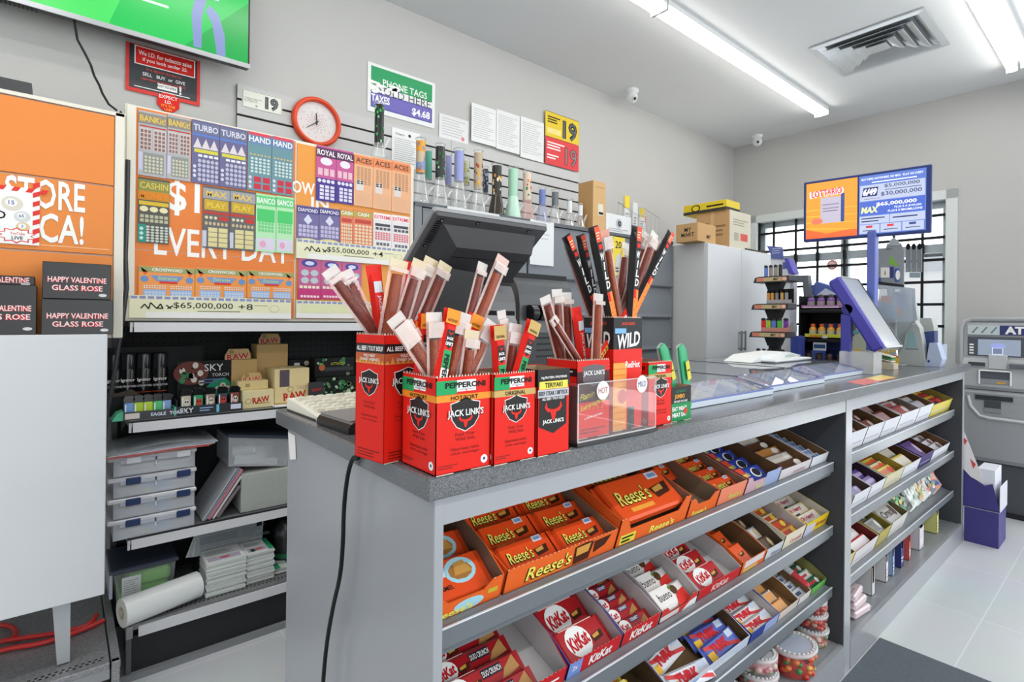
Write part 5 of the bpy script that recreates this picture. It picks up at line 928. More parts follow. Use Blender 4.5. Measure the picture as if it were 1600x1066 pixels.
def wildface(m, w, h):
    m.rect(0, w, h*.72, h, M('26282a', .4), 1); m.poly([(0, h*.72), (w, h*.72), (w, h*.5), (0, h*.62)][::-1], RED, 1); O_ = M('f0a04a', .45); m.rect(0, w*.45, 0, h*.6, O_, 2)
    for i in range(6):
        for j in range(10): m.disc(w*(.04+.07*i), h*(.05+.055*j), .002, .002, M('d9722c'), 3, 6)
    m.rect(w*.45, w, 0, h*.45, RED, 1); m.txt("JACK LINK'S", w*.5, h*.945, h*.035, M('e04a34'), 2, w*.7, .03); m.txt('WILD', w*.52, h*.80, h*.13, WHITE, 4, None, .03, shear=.25, rot=.12, w=w*.78); m.rect(w*.04, w*.42, h*.86, h*.905, M('7fb4dc'), 3); m.txt('RedHot', w*.66, h*.58, h*.06, WHITE, 3, w*.5, .02)
    m.disc(w*.3, h*.3, w*.16, w*.16, M('c23a2c'), 4, 8); m.rect(w*.5, w*.72, 0, h*.2, JK, 4)
canister('beef_stick_carton', 'tall black orange and red carton of wild sticks behind the acrylic holder', (.905, .742, H1+.009), .1, .085, PY(996, 497, .742).z-H1-.009, 0, wildface, wildface)
canister('beef_stick_carton', 'red pepperoni carton half hidden behind the acrylic holder end', (1.036, .746, ZC), .094, .085, .15, 0, f_org, f_org)
# green jumbo carton
def jumbo(m, w, h): m.rect(0, w, h*.52, h, JK, 1); m.rect(0, w, 0, h*.52, M('158a4c', .4), 1); m.txt('JUMBO', w*.45, h*.7, h*.16, M('e0a03a'), 2, w*.86, .04); m.txt('AUTHENTIC', w*.5, h*.86, h*.07, M('2c8a5a'), 2, w*.7); m.txt('SMOKED SAUSAGE', w*.5, h*.57, h*.06, WHITE, 2, w*.8); m.txt('EAT MEAT', w*.45, h*.36, h*.12, WHITE, 2, w*.7, .03); m.txt('MEAT EAT', w*.45, h*.18, h*.12, WHITE, 2, w*.7, .03); m.disc(w*.72, h*.27, .008, .008, RED, 3, 8)
t = canister('sausage_carton', 'green and black jumbo sausage carton at the end of the beef sticks', (1.132, .752, ZC), .092, .1, .085, 0, jumbo, lambda m, w, h: m.rect(0, w, 0, h, M('158a4c', .4), 1), notch=False, inner=M('b9ab90', .8))
# ---- sticks
MEAT = M('52150a', .45, 0, (150, .3, '86301a')); MEATL = M('7a2c0c', .45, 0, (90, .3, '9c4214'))
WRAP = CLEAR('f8c8c0', .03, .12, .3, .015); FIN = CLEAR('f2d2c8', .4, .12, .2, .03); FINT = CLEAR('f4e4dc', .42, .1, .2, .03); WRAPT = CLEAR('f2ece6', .48, .12)
BOUND = {}
def stick(label, tp, bp, Y, kind, w_=.03, meat=None, meat_top=.8, dy=0, group='beef sticks', cap=None):
    """tp: tip in the photograph, bp: where it enters its carton; Y depth there, dy tilt in depth"""
    B = PY(*bp, Y); TT = PY(*tp, Y+dy); bx = BOUND.get(group)
    if bx: B.x = min(max(B.x, bx[0]+w_*.5+.004), bx[1]-w_*.5-.004)
    d = (TT-B).normalized(); e = .035
    if bx and abs(d.x) > 1e-3: e = min(e, max(.012, ((B.x-bx[0]-w_*.5) if d.x > 0 else (bx[1]-w_*.5-B.x))/abs(d.x)*d.z))
    B = B-d*e; L = (TT-B).length
    n0 = V((0, -1, 0)); n = (n0-d*n0.dot(d)).normalized(); u = d.cross(n); G = Matrix((u, d, n)).transposed().to_4x4(); G.translation = B
    o = T('beef_stick', label, 'beef stick', (0, 0, 0), group=group); o.matrix_world = G
    # local: x across, y along, z to the viewer
    def pillow(m, y0, y1, th, mt, we=1.0):
        rows = [(y0, w_*.5*we, .0006), (y0+.008, w_*.5, .001), (y0+.022, w_*.46, th), ((y0+y1)/2, w_*.45, th), (y1-.03, w_*.46, th), (y1-.014, w_*.5, .001), (y1, w_*.52*we, .0006)]
        vs = []
        for y, a, h in rows: vs += [(-a, y, 0), (-a*.55, y, h), (a*.55, y, h), (a, y, 0), (a*.55, y, -h), (-a*.55, y, -h)]
        fs = [(6*i+k, 6*i+(k+1) % 6, 6*i+6+(k+1) % 6, 6*i+6+k) for i in range(len(rows)-1) for k in range(6)]+[tuple(range(6))[::-1], tuple(range(len(vs)-6, len(vs)))]
        m.add(vs, fs, mt)
    if kind == 'clear':
        m = MB(); mt = meat or MEAT; r = w_*.29; y1 = .04+(L-.04)*meat_top; q = random.Random(hash(label) % 999); m.tube([(q.uniform(-.001, .001), .006+(y1-.006)*i/5, q.uniform(-.0008, .0008)) for i in range(6)], [r*.98, r, r*q.uniform(.95, 1.03), r, r*.97, r*.9], mt, 14); m.build('meat', o)
        m = MB(); pillow(m, 0, L, r*1.12, WRAP)
        for sx in (-1, 1): m.box(sx*w_*.34, sx*w_*.5, .03, L-.016, -.0005, .0005, FIN)
        m.build('wrapper', o)
        m = MB(); m.box(-w_*.5, w_*.5, L-.016, L, -.0008, .0008, cap or WRAPT); m.box(-w_*.5, w_*.5, y1+.004, L-.016, r*.8, r*.8+.0006, FINT); m.build('sealed_end', o)
    else:
        base = {'pep': JR, 'wild': M('242323', .4), 'red': RED}[kind]; m = MB(); th = w_*.3; pillow(m, 0, L, th, base)
        m.frame((0, 0, th), (1, 0, 0), (0, 1, 0)); a = w_*.25; k = 1
        if kind == 'pep':
            tc = cap or ORG; m.rect(-a, a, L-.034, L-.03, RED, 1); m.rect(-a*1.8, a*1.8, L-.026, L-.001, tc, 1); m.txt('HOT/FORT' if tc is ORG else 'ORIGINAL', 0, L-.02, .005, INK, 2, a*2.6); m.poly([(-a, L-.06), (0, L-.068), (a, L-.06), (a, L-.036), (-a, L-.036)][::1], JK, 2); bull(m, 0, L-.042, a*1.2, 3); m.txt('JACK', 0, L-.051, .006, WHITE, 3, a*1.8, .04); m.txt("LINK'S", 0, L-.059, .006, WHITE, 3, a*1.9, .04)
            m.rect(-a, a, L-.1, L-.07, GN, 1); m.rect(-a, a, L-.14, L-.1, WHITE, 1); m.txt('PEPPERONI', 0, L-.108, a*1.2, INK, 3, None, .03, rot=-PI/2, w=.062)
        elif kind == 'wild':
            m.rect(-a, a, L-.035, L-.002, M('e8563c'), 1); m.lines(-a*.8, a*.8, L-.03, L-.012, 3, M('f4d9b4'), 2, .4); m.rect(-a*.7, a*.7, L-.05, L-.04, RED, 2)
            for i, ch in enumerate('WILD'): m.txt(ch, 0, L-.066-.021*i, .017, WHITE, 2, a*1.6, .03, shear=.15)
            m.rect(-a, a, 0, L-.145, M('ef8a3c'), 1); m.rect(-a, 0, L-.165, L-.145, RED, 2)
            for i in range(8): m.disc(-a*.5+a*(i % 2), L-.155-.009*i, .0016, .0016, M('c2441f'), 2, 6)
        else:
            m.rect(-a, a, L-.05, L-.03, M('c9ccd2', .3), 1); m.txt("JACK LINK'S", 0, L-.085, a*1.1, M('d9dce0'), 2, None, .02, rot=-PI/2, w=.06); m.rect(-a, a, 0, L-.12, M('e0a83a'), 1)
            for i in range(5): m.poly([(-a, L-.12-.01*i), (a, L-.125-.01*i), (0, L-.114-.01*i)], M('8a3a1f'), 2)
        m.build('wrapper', o)
    return o
g1 = 'beef sticks in the tall corner carton'; g2_ = 'sticks in the orange banded pepperoni carton'; g3_ = 'sticks in the gold banded pepperoni carton'; g4_ = 'sticks in the dark flame carton'; g5_ = 'sticks in the tall wild carton'; CAPR = CLEAR('ead9b4', .7, .2)
BOUND.update({g1: (.418, .508), g2_: (.45, .5545), g3_: (.5595, .6505), g4_: (.7875, .8825), g5_: (.9065, 1.0035)})
for lb, tp, bp, y, kd, kw in (
    ('clear wrapped dark beef stick at the outer edge of the tall corner carton', (513, 420), (558, 527), .90, 'clear', {}),
    ('clear wrapped dark beef stick, second from the outer edge of the tall corner carton', (537, 424), (577, 527), .905, 'clear', {}),
    ('red printed beef stick leaning in the tall corner carton', (583, 414), (597, 527), .90, 'red', {}),
    ('wide clear wrapped brown beef stick in the tall corner carton', (624, 406), (604, 527), .88, 'clear', {'w_': .036, 'meat_top': .8, 'meat': MEATL, 'cap': CAPR}),
    ('red wrapped stick half hidden at the back of the tall corner carton', (644, 410), (618, 527), .91, 'red', {}),
    ('clear wrapped beef stick leaning over the orange banded carton, first of three together', (657, 407), (616, 540), .875, 'clear', {'cap': CAPR, 'meat_top': .76}),
    ('clear wrapped beef stick, middle of three leaning together', (675, 404), (628, 540), .885, 'clear', {'cap': CAPR, 'meat_top': .76}),
    ('clear wrapped beef stick, last of three leaning together', (697, 412), (650, 545), .875, 'clear', {'cap': CAPR, 'meat_top': .8})): stick(lb, tp, bp, y, kd, group=g1, **kw)
g2 = 'sticks in the orange banded pepperoni carton'
for lb, tp, bp, y, kd, kw in (
    ('thin clear stick standing in front of the till monitor', (755, 411), (738, 580), .80, 'clear', {'w_': .022, 'meat_top': .86}),
    ('long clear wrapped stick with a pink end in front of the till monitor', (787, 402), (738, 582), .79, 'clear', {'meat_top': .84, 'meat': MEATL, 'cap': CLEAR('ecc9bd', .7, .2)}),
    ('clear sausage at the outer end of the orange banded carton', (615, 494), (643, 584), .765, 'clear', {'meat_top': .45, 'meat': MEATL}),
    ('clear sausage, second from the outer end of the orange banded carton', (632, 505), (655, 582), .775, 'clear', {'meat_top': .6, 'meat': MEATL}),
    ('red pepperoni stick with an orange tip behind the clear sausages', (655, 501), (655, 582), .80, 'pep', {'w_': .026}),
    ('red edged pepperoni stick beside the clear sausage', (664, 490), (661, 584), .79, 'pep', {'w_': .026}),
    ('clear wrapped sausage in front of the red edged stick', (678, 488), (672, 584), .755, 'clear', {'meat_top': .52, 'meat': MEATL}),
    ('red pepperoni stick with a black badge in the middle of the orange banded carton', (706, 484), (688, 588), .745, 'pep', {'w_': .03, 'dy': .01}),
    ('clear sausage to the right of the badge stick', (726, 489), (704, 585), .76, 'clear', {'meat_top': .58, 'meat': MEATL}),
    ('red pepperoni stick with an orange tip behind a short sausage', (744, 492), (736, 582), .785, 'pep', {}),
    ('short clear sausage in front of the orange tipped stick', (738, 516), (729, 584), .75, 'clear', {'meat_top': .5, 'meat': MEATL, 'cap': CAPR}),
    ('clear sausage leaning toward the gold banded carton', (770, 503), (744, 583), .755, 'clear', {'meat_top': .55, 'meat': MEATL})): stick(lb, tp, bp, y, kd, group=g2, **kw)
g3 = 'sticks in the gold banded pepperoni carton'
for lb, tp, bp, y, kd, kw in (
    ('gold tipped pepperoni stick at the outer end of the gold banded carton', (776, 508), (780, 582), .74, 'pep', {'cap': GOLD}),
    ('clear pale stick behind the gold tipped one', (783, 485), (794, 580), .765, 'clear', {'meat_top': .3, 'w_': .02}),
    ('clear wrapped sausage between the two gold tipped sticks', (806, 506), (797, 580), .75, 'clear', {'meat_top': .5}),
    ('gold tipped pepperoni stick leaning over the teriyaki carton', (833, 502), (810, 580), .735, 'pep', {'cap': GOLD})): stick(lb, tp, bp, y, kd, group=g3, **kw)
g4 = 'sticks in the dark flame carton'
for lb, tp, bp, y, kd, kw in (
    ('clear dark stick with a pinched white top behind the teriyaki carton', (851, 463), (861, 566), .80, 'clear', {'meat_top': .86}),
    ('clear dark stick with a hole in its pink top', (870, 452), (876, 566), .805, 'clear', {'meat_top': .78}),
    ('clear dark stick beside the one with a hole in its top', (885, 457), (888, 566), .81, 'clear', {'meat_top': .8}),
    ('unwrapped looking brown stick leaning across the dark flame carton', (862, 497), (904, 565), .775, 'clear', {'meat_top': .97, 'w_': .02}),
    ('red printed stick with flames in the dark flame carton', (900, 480), (909, 565), .79, 'red', {}),
    ('clear brown stick standing upright in front of the wild carton', (935, 459), (931, 565), .755, 'clear', {'meat_top': .8, 'meat': MEATL}),
    ('red printed stick leaning across the wild carton front', (985, 479), (950, 566), .76, 'red', {'w_': .018})): stick(lb, tp, bp, y, kd, group=g4, **kw)
g5 = 'sticks in the tall wild carton'
for lb, tp, bp, y, kd, kw in (
    ('clear dark stick at the outer end of the wild carton', (886, 380), (921, 500), .815, 'clear', {'meat_top': .88}),
    ('black wild stick leaning outermost in the wild carton', (884, 368), (924, 500), .80, 'wild', {'w_': .027}),
    ('black wild stick half hidden between two others', (906, 367), (929, 500), .80, 'wild', {'w_': .027}),
    ('black wild stick with its lettering in full, leaning outward', (926, 354), (948, 500), .765, 'wild', {'w_': .032}),
    ('clear brown stick in the middle of the wild carton', (944, 359), (966, 500), .77, 'clear', {'meat_top': .76, 'meat': MEATL, 'cap': CLEAR('e9a58c', .75, .2)}),
    ('clear dark stick behind the upright black wild one', (979, 380), (972, 500), .80, 'clear', {'meat_top': .8}),
    ('upright black wild stick in the middle of the wild carton', (994, 354), (991, 500), .757, 'wild', {'w_': .033}),
    ('clear dark stick just behind the upright black wild one', (1012, 366), (998, 500), .79, 'clear', {'meat_top': .8}),
    ('clear dark stick leaning toward the white cabinet', (1024, 364), (1003, 500), .775, 'clear', {'meat_top': .8}),
    ('clear dark stick touching the outermost black wild one on the cabinet side', (1033, 376), (1010, 500), .785, 'clear', {'meat_top': .85}),
    ('black wild stick leaning furthest toward the white cabinet', (1048, 364), (1014, 500), .765, 'wild', {'w_': .027})): stick(lb, tp, bp, y, kd, group=g5, **kw)
# green bags in the jumbo carton
for lb, tp, bp, Y in (('green sausage bag bending over the jumbo carton, inner one', (1030, 540), (1052, 600), .80), ('green sausage bag at the outer end of the jumbo carton', (1060, 540), (1072, 600), .79)):
    B = PY(*bp, Y)-V((0, 0, .06)); A = PY(*tp, Y); m = MB(); P = [B, B.lerp(A, .5)+V((.004, 0, .012)), B.lerp(A, .85)+V((.003, 0, .008)), A]; m.tube(P, [.02, .023, .021, .012], CLEAR('d9e6df', .5, .15), 12, flat=.35, up=(0, -1, 0)); m.tube([p+V((0, -.006, .0)) for p in P], [.016, .02, .019, .012], M('1fa36a', .35), 12, flat=.3, up=(0, -1, 0)); m.frame(P[1]+V((.0, -.0165, 0)), (P[2]-P[1]).cross(V((0, -1, 0))), P[2]-P[1]); m.rect(-.008, .008, -.02, .03, M('d9d04a'), 1); m.txt('JUMBO', 0, .005, .006, INK, 2, .014); tag(m.build('sausage_bag'), lb, 'sausage bag', 'green sausage bags')
# ---- keyboard, card wallet, paper, cable
t = T('keyboard', 'cream computer keyboard on the counter end beside the beef sticks', 'keyboard', (.465, 1.275, H1+.001), RAD(2)); KC = M('e9e6d8', .45)
m = MB(); m.prism([(0, 0), (.2, 0), (.2, .03), (.14, .026), (.02, .012), (0, .009)], 0, .42, KC, 'x'); m.box(-.002, .422, .005, .195, 0, .003, M('55524c')); m.build('case', t)
for r_ in range(5):
    n = 15; y = .03+r_*.027+(.012 if r_ == 4 else 0)
    for c_ in range(n):
        if r_ == 0 and 4 < c_ < 10: continue
        m = MB(); x = .012+c_*.0265; z = .012+(y-.02)/.12*.014; m.prism([(x, z), (x+.0225, z), (x+.019, z+.009), (x+.0035, z+.009)], y, y+.021, KC if (c_+r_) % 4 else M('dcd8c8', .45), 'y'); m.build('key', t)
m = MB(); m.box(.012+5*.0265, .012+10*.0265-.004, .03, .051, .013, .022, KC, .002); m.build('space_bar', t)
m = MB(); a = PZ(512, 656, H1); m.X = Matrix.Translation((.463, 1.085, H1+.001)) @ Matrix.Rotation(RAD(4), 4, 'Z'); m.prism([(0, 0), (.15, 0), (.15, .026), (.006, .02), (0, .012)], 0, .155, M('2b2b2c', .4), 'y'); m.box(.004, .15, .002, .153, .0262, .0275, M('8d8a88', .5)); m.prism([(0, .012), (.012, .023), (.15, .0265), (.15, .0285), (.01, .0245)], .001, .154, M('9a9794', .5), 'y'); tag(m.build('card_wallet'), 'grey and black folded wallet lying between keyboard and beef sticks', 'wallet')
m = MB(); m.box(.5, .78, 1.485, 1.50-.001, H1+.0005, H1+.001, PAPER); m.box(.62, .86, 1.24, 1.272, H1+.0005, H1+.0015, PAPER); tag(m.build('paper_sheet'), 'white sheet of paper on the counter beside the keyboard', 'paper')
m = MB(); P = [V((.52, .93, H1+.006)), V((.47, .95, H1+.008)), V((.44, .955, H1+.011)), V((.429, .955, H1+.006)), V((.427, .955, H1-.02))]+[PX(x, y, .428) for x, y in ((553, 712), (545, 733), (540, 765), (537, 800), (536, 850), (532, 900), (521, 945), (511, 1000), (505, 1060), (503, 1110))]
P2 = []
for i in range(len(P)-1):
    for s in range(3): P2.append(P[i].lerp(P[i+1], s/3))
P2.append(P[-1]); P2 = [sum((P2[max(0, min(len(P2)-1, i+d))] for d in (-1, 0, 1)), V())/3 for i in range(len(P2))]
m.tube(P2, .0042, M('1a1b1c', .4), 10); tag(m.build('power_cable'), 'thick black cable hanging down the end of the counter', 'cable')
m = MB(); a = PX(456, 690, .4565); m.add([PX(450, 675, .4568), PX(461, 681, .4568), PX(462.5, 718, .4568), PX(453, 718.5, .4568)], [(3, 2, 1, 0)], PAPER); m.add([PX(450, 675, .4560), PX(461, 681, .4560), PX(462.5, 718, .4545), PX(453, 718.5, .4545)], [(0, 1, 2, 3)], PAPER); tag(m.build('paper_tag'), 'white paper tag stuck to the counter end panel under the slab', 'paper')
# ---- till monitor seen from behind
t = T('till_monitor', 'dark grey till monitor seen from behind on the counter', 'monitor'); MG = M('4a4b4d', .38); ML = M('9fa1a3', .35)
P0 = PY(681, 331, 1.09); P1 = PY(857, 357, 1.09); Q0 = PY(662, 407, 1.22); u = (P1-P0).normalized(); d = (Q0-P0); d = (d-u*d.dot(u)); H_ = d.length; d.normalize(); n = u.cross(-d); W_ = (P1-P0).length
G = Matrix((u, -d, n)).transposed().to_4x4(); G.translation = P0+d*H_
m = MB(); m.X = G; m.box(-.004, W_+.004, -.04, H_+.004, -.022, -.004, ML, .008); m.box(0, W_, -.036, H_, -.012, .004, MG, .006); m.build('shell', t)
m = MB(); m.X = G; b0, b1 = .035, W_-.03; vs = [(b0, -.03, .003), (b1, -.03, .003), (b1, H_-.03, .003), (b0, H_-.03, .003), (b0+.04, -.02, .045), (b1-.012, -.02, .045), (b1-.012, H_-.065, .045), (b0+.04, H_-.065, .045)]; m.add(vs, [(0, 1, 5, 4), (1, 2, 6, 5), (2, 3, 7, 6), (3, 0, 4, 7), (4, 5, 6, 7)], M('424345', .4)); m.box(b0+.04, b1-.012, H_-.1, H_-.098, .045, .0455, BLACK); m.build('rear_housing', t)
for x, y in ((.025, H_-.02), (.02, H_*.35), (W_*.35, H_-.014), (W_*.82, H_-.018)): m = MB(); m.X = G; m.tube([(x, y, .003), (x, y, .0055)], .006, BLACK, 14); m.tube([(x, y, .0055), (x, y, .006)], .003, M('8a8a8a', .3), 10); m.build('screw', t)
m = MB(); m.X = G
for i in range(11): m.box(.012, .03, H_*.42+i*.007, H_*.42+i*.007+.003, .004, .005, BLACK)
m.build('vent_slots', t)
m = MB(); nk = PY(712, 450, 1.17); m.prism([(nk.x-.055, H1+.02), (nk.x+.045, H1+.02), (nk.x+.05, nk.z+.04), (nk.x-.07, nk.z+.05)], 1.14, 1.2, M('333436', .4), 'y'); m.build('neck', t)
m = MB(); m.box(nk.x-.1, nk.x+.05, 1.09, 1.22, H1+.0008, H1+.024, M('3a3b3d', .4), .006); m.build('base', t)
m = MB(); m.X = G; m.box(.018, W_-.018, -.03, H_-.015, -.0235, -.0225, EM('b9c4d0', .6)); m.build('screen', t)
# receipt printers
def printer(name, label, px0, px1, pyt, pyb, Y, dep, c, roll=None):
    a, b, z0, z1 = bpx(px0, px1, pyt, pyb, Y); z0 = H1+.001; t = T('receipt_printer', label, 'printer', (a, Y, z0)); w_, h_ = b-a, z1-z0
    m = MB(); pts = [(0, 0), (dep, 0), (dep, h_*.8)]+[(dep*.5+dep*.5*math.cos(PI*i/10), h_*.72+h_*.28*math.sin(PI*i/10)) for i in range(11)]+[(0, h_*.7)]; m.prism(pts, 0, w_, M(c, .35), 'x'); m.build('case', t)
    m = MB(); m.box(.004, w_-.004, -.002, .004, h_*.08, h_*.5, M('3c3d40', .4), .002)
    for k in range(4): m.box(w_*.3, w_*.7, -.003, 0, h_*(.3+.05*k), h_*(.315+.05*k), BLACK)
    m.build('front_cover', t); m = MB(); m.box(-.001, w_+.001, dep*.2, dep*.24, h_*.9, h_*.985, BLACK); m.build('lid_seam', t)
    if roll:
        for k in range(5):
            m = MB(); m.tube([(w_*(.12+.15*k), -.012, h_*.66), (w_*(.22+.15*k), -.012, h_*.66)], .026, M('1d1d1f', .15), 18); m.build('roller', t)
    return t
printer('p', 'grey rounded receipt printer under the till monitor', 742, 806, 434, 535, 1.24, .12, '66686a')
printer('p', 'wide dark printer with black rollers beside the rounded one', 812, 896, 425, 540, 1.3, .18, '4d5053', True)
printer('p', 'small light grey printer behind the pepperoni sticks', 768, 812, 483, 535, .985, .1, '9b9ea2')
# ---- lottery ticket trays with glass tops
BLUt = M('5f6cae', .35)
for i, (xa, xb, yf, lb) in enumerate(((1.335, 1.862, .835, 'glass topped lottery ticket tray next to the green sausage carton'), (1.866, 2.392, .865, 'glass topped lottery ticket tray between two others'), (2.396, 2.96, .90, 'glass topped lottery ticket tray by the blue display stand'))):
    t = T('ticket_tray', lb, 'ticket tray', (0, 0, 0), group='glass topped lottery trays'); zf, zt, ys = H1+.02, H1+.05, yf+.12
    m = MB(); m.prism([(yf, H1+.0008), (1.495, H1+.0008), (1.495, zt-.004), (ys, zt-.004), (yf, zf)], xa, xb, M('8f95a6', .4), 'x'); m.build('body', t)
    m = MB(); m.box(xa, xb, yf-.004, yf, H1+.001, zf, M('cfdbe6', .3), .001); m.box(xa, xb, yf-.0045, yf-.0005, zf-.002, zf+.003, M('6a78b8', .3)); m.build('front_strip', t)
    G = lambda x, s, k=0: (x, yf+(ys-yf)*s-.0003*k, zf+(zt-.004-zf)*s+.0012*k)
    m = MB(); m.add([G(xa+.02, .03, .3), G(xb-.02, .03, .3), G(xb-.02, 1, .3), G(xa+.02, 1, .3)], [(0, 1, 2, 3)], M('8d99bc', .4)); q = random.Random(i)
    for k in range(6): x0 = xa+.03+k*(xb-xa-.06)/6; m.add([G(x0, .1, .8), G(x0+.07, .1, .8), G(x0+.07, .95, .8), G(x0, .95, .8)], [(0, 1, 2, 3)], M(q.choice(('a4aecb', 'b4a9b8', '98a6c4', 'b4b9c6')), .4))
    m.add([G(xb-.055, .05, 1.2), G(xb-.03, .05, 1.2), G(xb-.03, .95, 1.2), G(xb-.055, .95, 1.2)], [(0, 1, 2, 3)], M('4a57a4', .4)); m.add([G(xb-.05, .12, 1.6), G(xb-.036, .12, 1.6), G(xb-.036, .35, 1.6), G(xb-.05, .35, 1.6)], [(0, 1, 2, 3)], WHITE)
    if i: m.add([G(xa+.012, .2, 1.2), G(xa+.05, .2, 1.2), G(xa+.05, .85, 1.2), G(xa+.012, .85, 1.2)], [(0, 1, 2, 3)], M('e6e6dc')); m.add([G(xa+.018, .28, 1.6), G(xa+.044, .28, 1.6), G(xa+.044, .7, 1.6), G(xa+.018, .7, 1.6)], [(0, 1, 2, 3)], M('cfd27a'))
    m.build('ticket_strip', t)
    m = MB(); gm = CLEAR('dfe8f2', .1, .015, .8, .06); m.add([G(xa, 0, 3), G(xb, 0, 3), G(xb, 1, 3), G(xa, 1, 3)], [(0, 1, 2, 3)], gm); m.box(xa, xb, ys, 1.49, zt-.0015, zt, gm); m.build('glass_top', t)
    m = MB(); m.box(xb-.004, xb, ys, 1.49, zt-.004, zt+.001, M('2c3350', .3)); m.box(xa, xa+.003, ys, 1.49, zt-.004, zt+.001, M('4a5478', .3)); m.add([G(xa, 0, 3.4), G(xa+.012, 0, 3.4), G(xa+.012, 1, 3.4), G(xa, 1, 3.4)], [(0, 1, 2, 3)], BLUt); m.add([G(xb-.012, 0, 3.4), G(xb, 0, 3.4), G(xb, 1, 3.4), G(xb-.012, 1, 3.4)], [(0, 1, 2, 3)], BLUt); m.build('side_rail', t)
m = MB(); z = H1+.0515; pts = [(2.55, 1.25), (3.08, 1.18), (3.1, 1.32), (2.95, 1.42), (2.45, 1.42)]
m.prism([(2.5, z), (3.0, z), (3.06, z+.018), (2.9, z+.04), (2.6, z+.03)], 1.22, 1.36, M('e9ebea', .5), 'y'); m.box(2.6, 3.02, 1.15, 1.24, z, z+.012, M('dfe3e4', .5), .004); m.frame((2.8, 1.218, z+.004), (1, 0, 0), (0, 0, 1)); m.disc(.12, .015, .06, .008, M('c4d0cc'), 1); tag(m.build('paper_bag'), 'flat folded white bag on top of the lottery trays', 'bag')
m = MB(); z = H1+.0004; a = [PZ(*p, z) for p in ((1322, 597), (1378, 586), (1398, 591), (1350, 602))]; m.add(a, [(3, 2, 1, 0)], M('d9746a', .35)); a = [PZ(*p, z+.0002) for p in ((1352, 591), (1378, 586), (1400, 590), (1372, 595))]; m.add(a, [(3, 2, 1, 0)], M('e0c46a', .35)); tag(m.build('counter_sticker'), 'flat red and yellow sticker on the counter by the acrylic box', 'sticker')
# ================================================================ candy trays on the sloping shelves
def shelf_mat(bay, row, x, v=.028):
    p = shelf_point(SZ[bay][row-1], v, -.0125); G = Matrix(((1, 0, 0), (0, CS, -SN), (0, SN, CS))).to_4x4(); G.translation = V((x, p.y, p.z)); return G
def tray(label, bay, row, xa, xb, hf, out, inn=CARD, front=None, notch=0, D=.26, hs=None, group=None, side=None, v=.028):
    """open display box standing on a sloping shelf; local x across, y up the slope, z square to it"""
    W = xb-xa-.003; hs = hs or hf; m = MB(); o = M(out, .45) if isinstance(out, str) else out; s_ = M(side, .45) if side else o; k = .0022
    m.box(0, W, 0, D, 0, k, inn)
    if notch: fp = [(0, 0), (W, 0), (W, hf), (W-.025, hf), (W-.045, hf-notch), (.045, hf-notch), (.025, hf), (0, hf)]
    else: fp = [(0, 0), (W, 0), (W, hf), (0, hf)]
    m.prism(fp, 0, k, o, 'y'); m.prism([(x, z-.0008) if z > .01 else (x, z+.003) for x, z in fp], k, k+.0004, inn, 'y')
    sp = [(0, 0), (D, 0), (D, hs+.012), (.07, hs), (.0, hf)]
    for x0 in (0, W-k): m.prism(sp, x0, x0+k, s_, 'x')
    ip = [(.003, .003), (D-.003, .003), (D-.003, hs+.0112), (.071, hs-.0008), (.003, hf-.0008)]
    m.prism(ip, k, k+.0004, inn, 'x'); m.prism(ip, W-k-.0004, W-k, inn, 'x'); m.box(0, W, D-k, D, 0, hs+.03, o); m.box(.001, W-.001, D-k-.0005, D-k, .003, hs+.029, inn)
    n = max(4, int(W/.012)); 
    for i in range(n):
        x = W*i/n
        if not notch or x < .02 or x > W-.03: m.add([(x, .0008, hf), (x+.006, .0008, hf), (x+.003, .0008, hf+.0018)], [(0, 1, 2)], CW)
    m.frame((0, 0, 0), (1, 0, 0), (0, 0, 1)); front and front(m, W, hf-notch*0)
    t = m.build('candy_tray'); t.matrix_world = shelf_mat(bay, row, xa+.0015, v); tag(t, label, 'display box', group or 'candy trays on the counter shelves'); t['_w'] = W; t['_hf'] = hf; return t
def wrapper(m, W, L, h, c, draw):
    """sealed candy packet: x across, y up its face, z out of its face; crimped ends left and right"""
    b = M(c, .3); e = .011; m.box(e, W-e, .001, L-.001, 0, h, b, min(.006, h*.45))
    for x0, x1 in ((0, e+.004), (W-e-.004, W)):
        a, z = (x0, x1), h*.5
        m.add([(x0, .002, z+.0006), (x1, .002, z+.0006), (x1, L-.002, z+.0006), (x0, L-.002, z+.0006), (x0, .002, z-.0006), (x1, .002, z-.0006), (x1, L-.002, z-.0006), (x0, L-.002, z-.0006)], [(0, 1, 2, 3), (7, 6, 5, 4), (0, 4, 5, 1), (1, 5, 6, 2), (2, 6, 7, 3), (3, 7, 4, 0)], b)
    m.frame((e, 0, h), (1, 0, 0), (0, 1, 0)); draw(m, W-2*e, L)
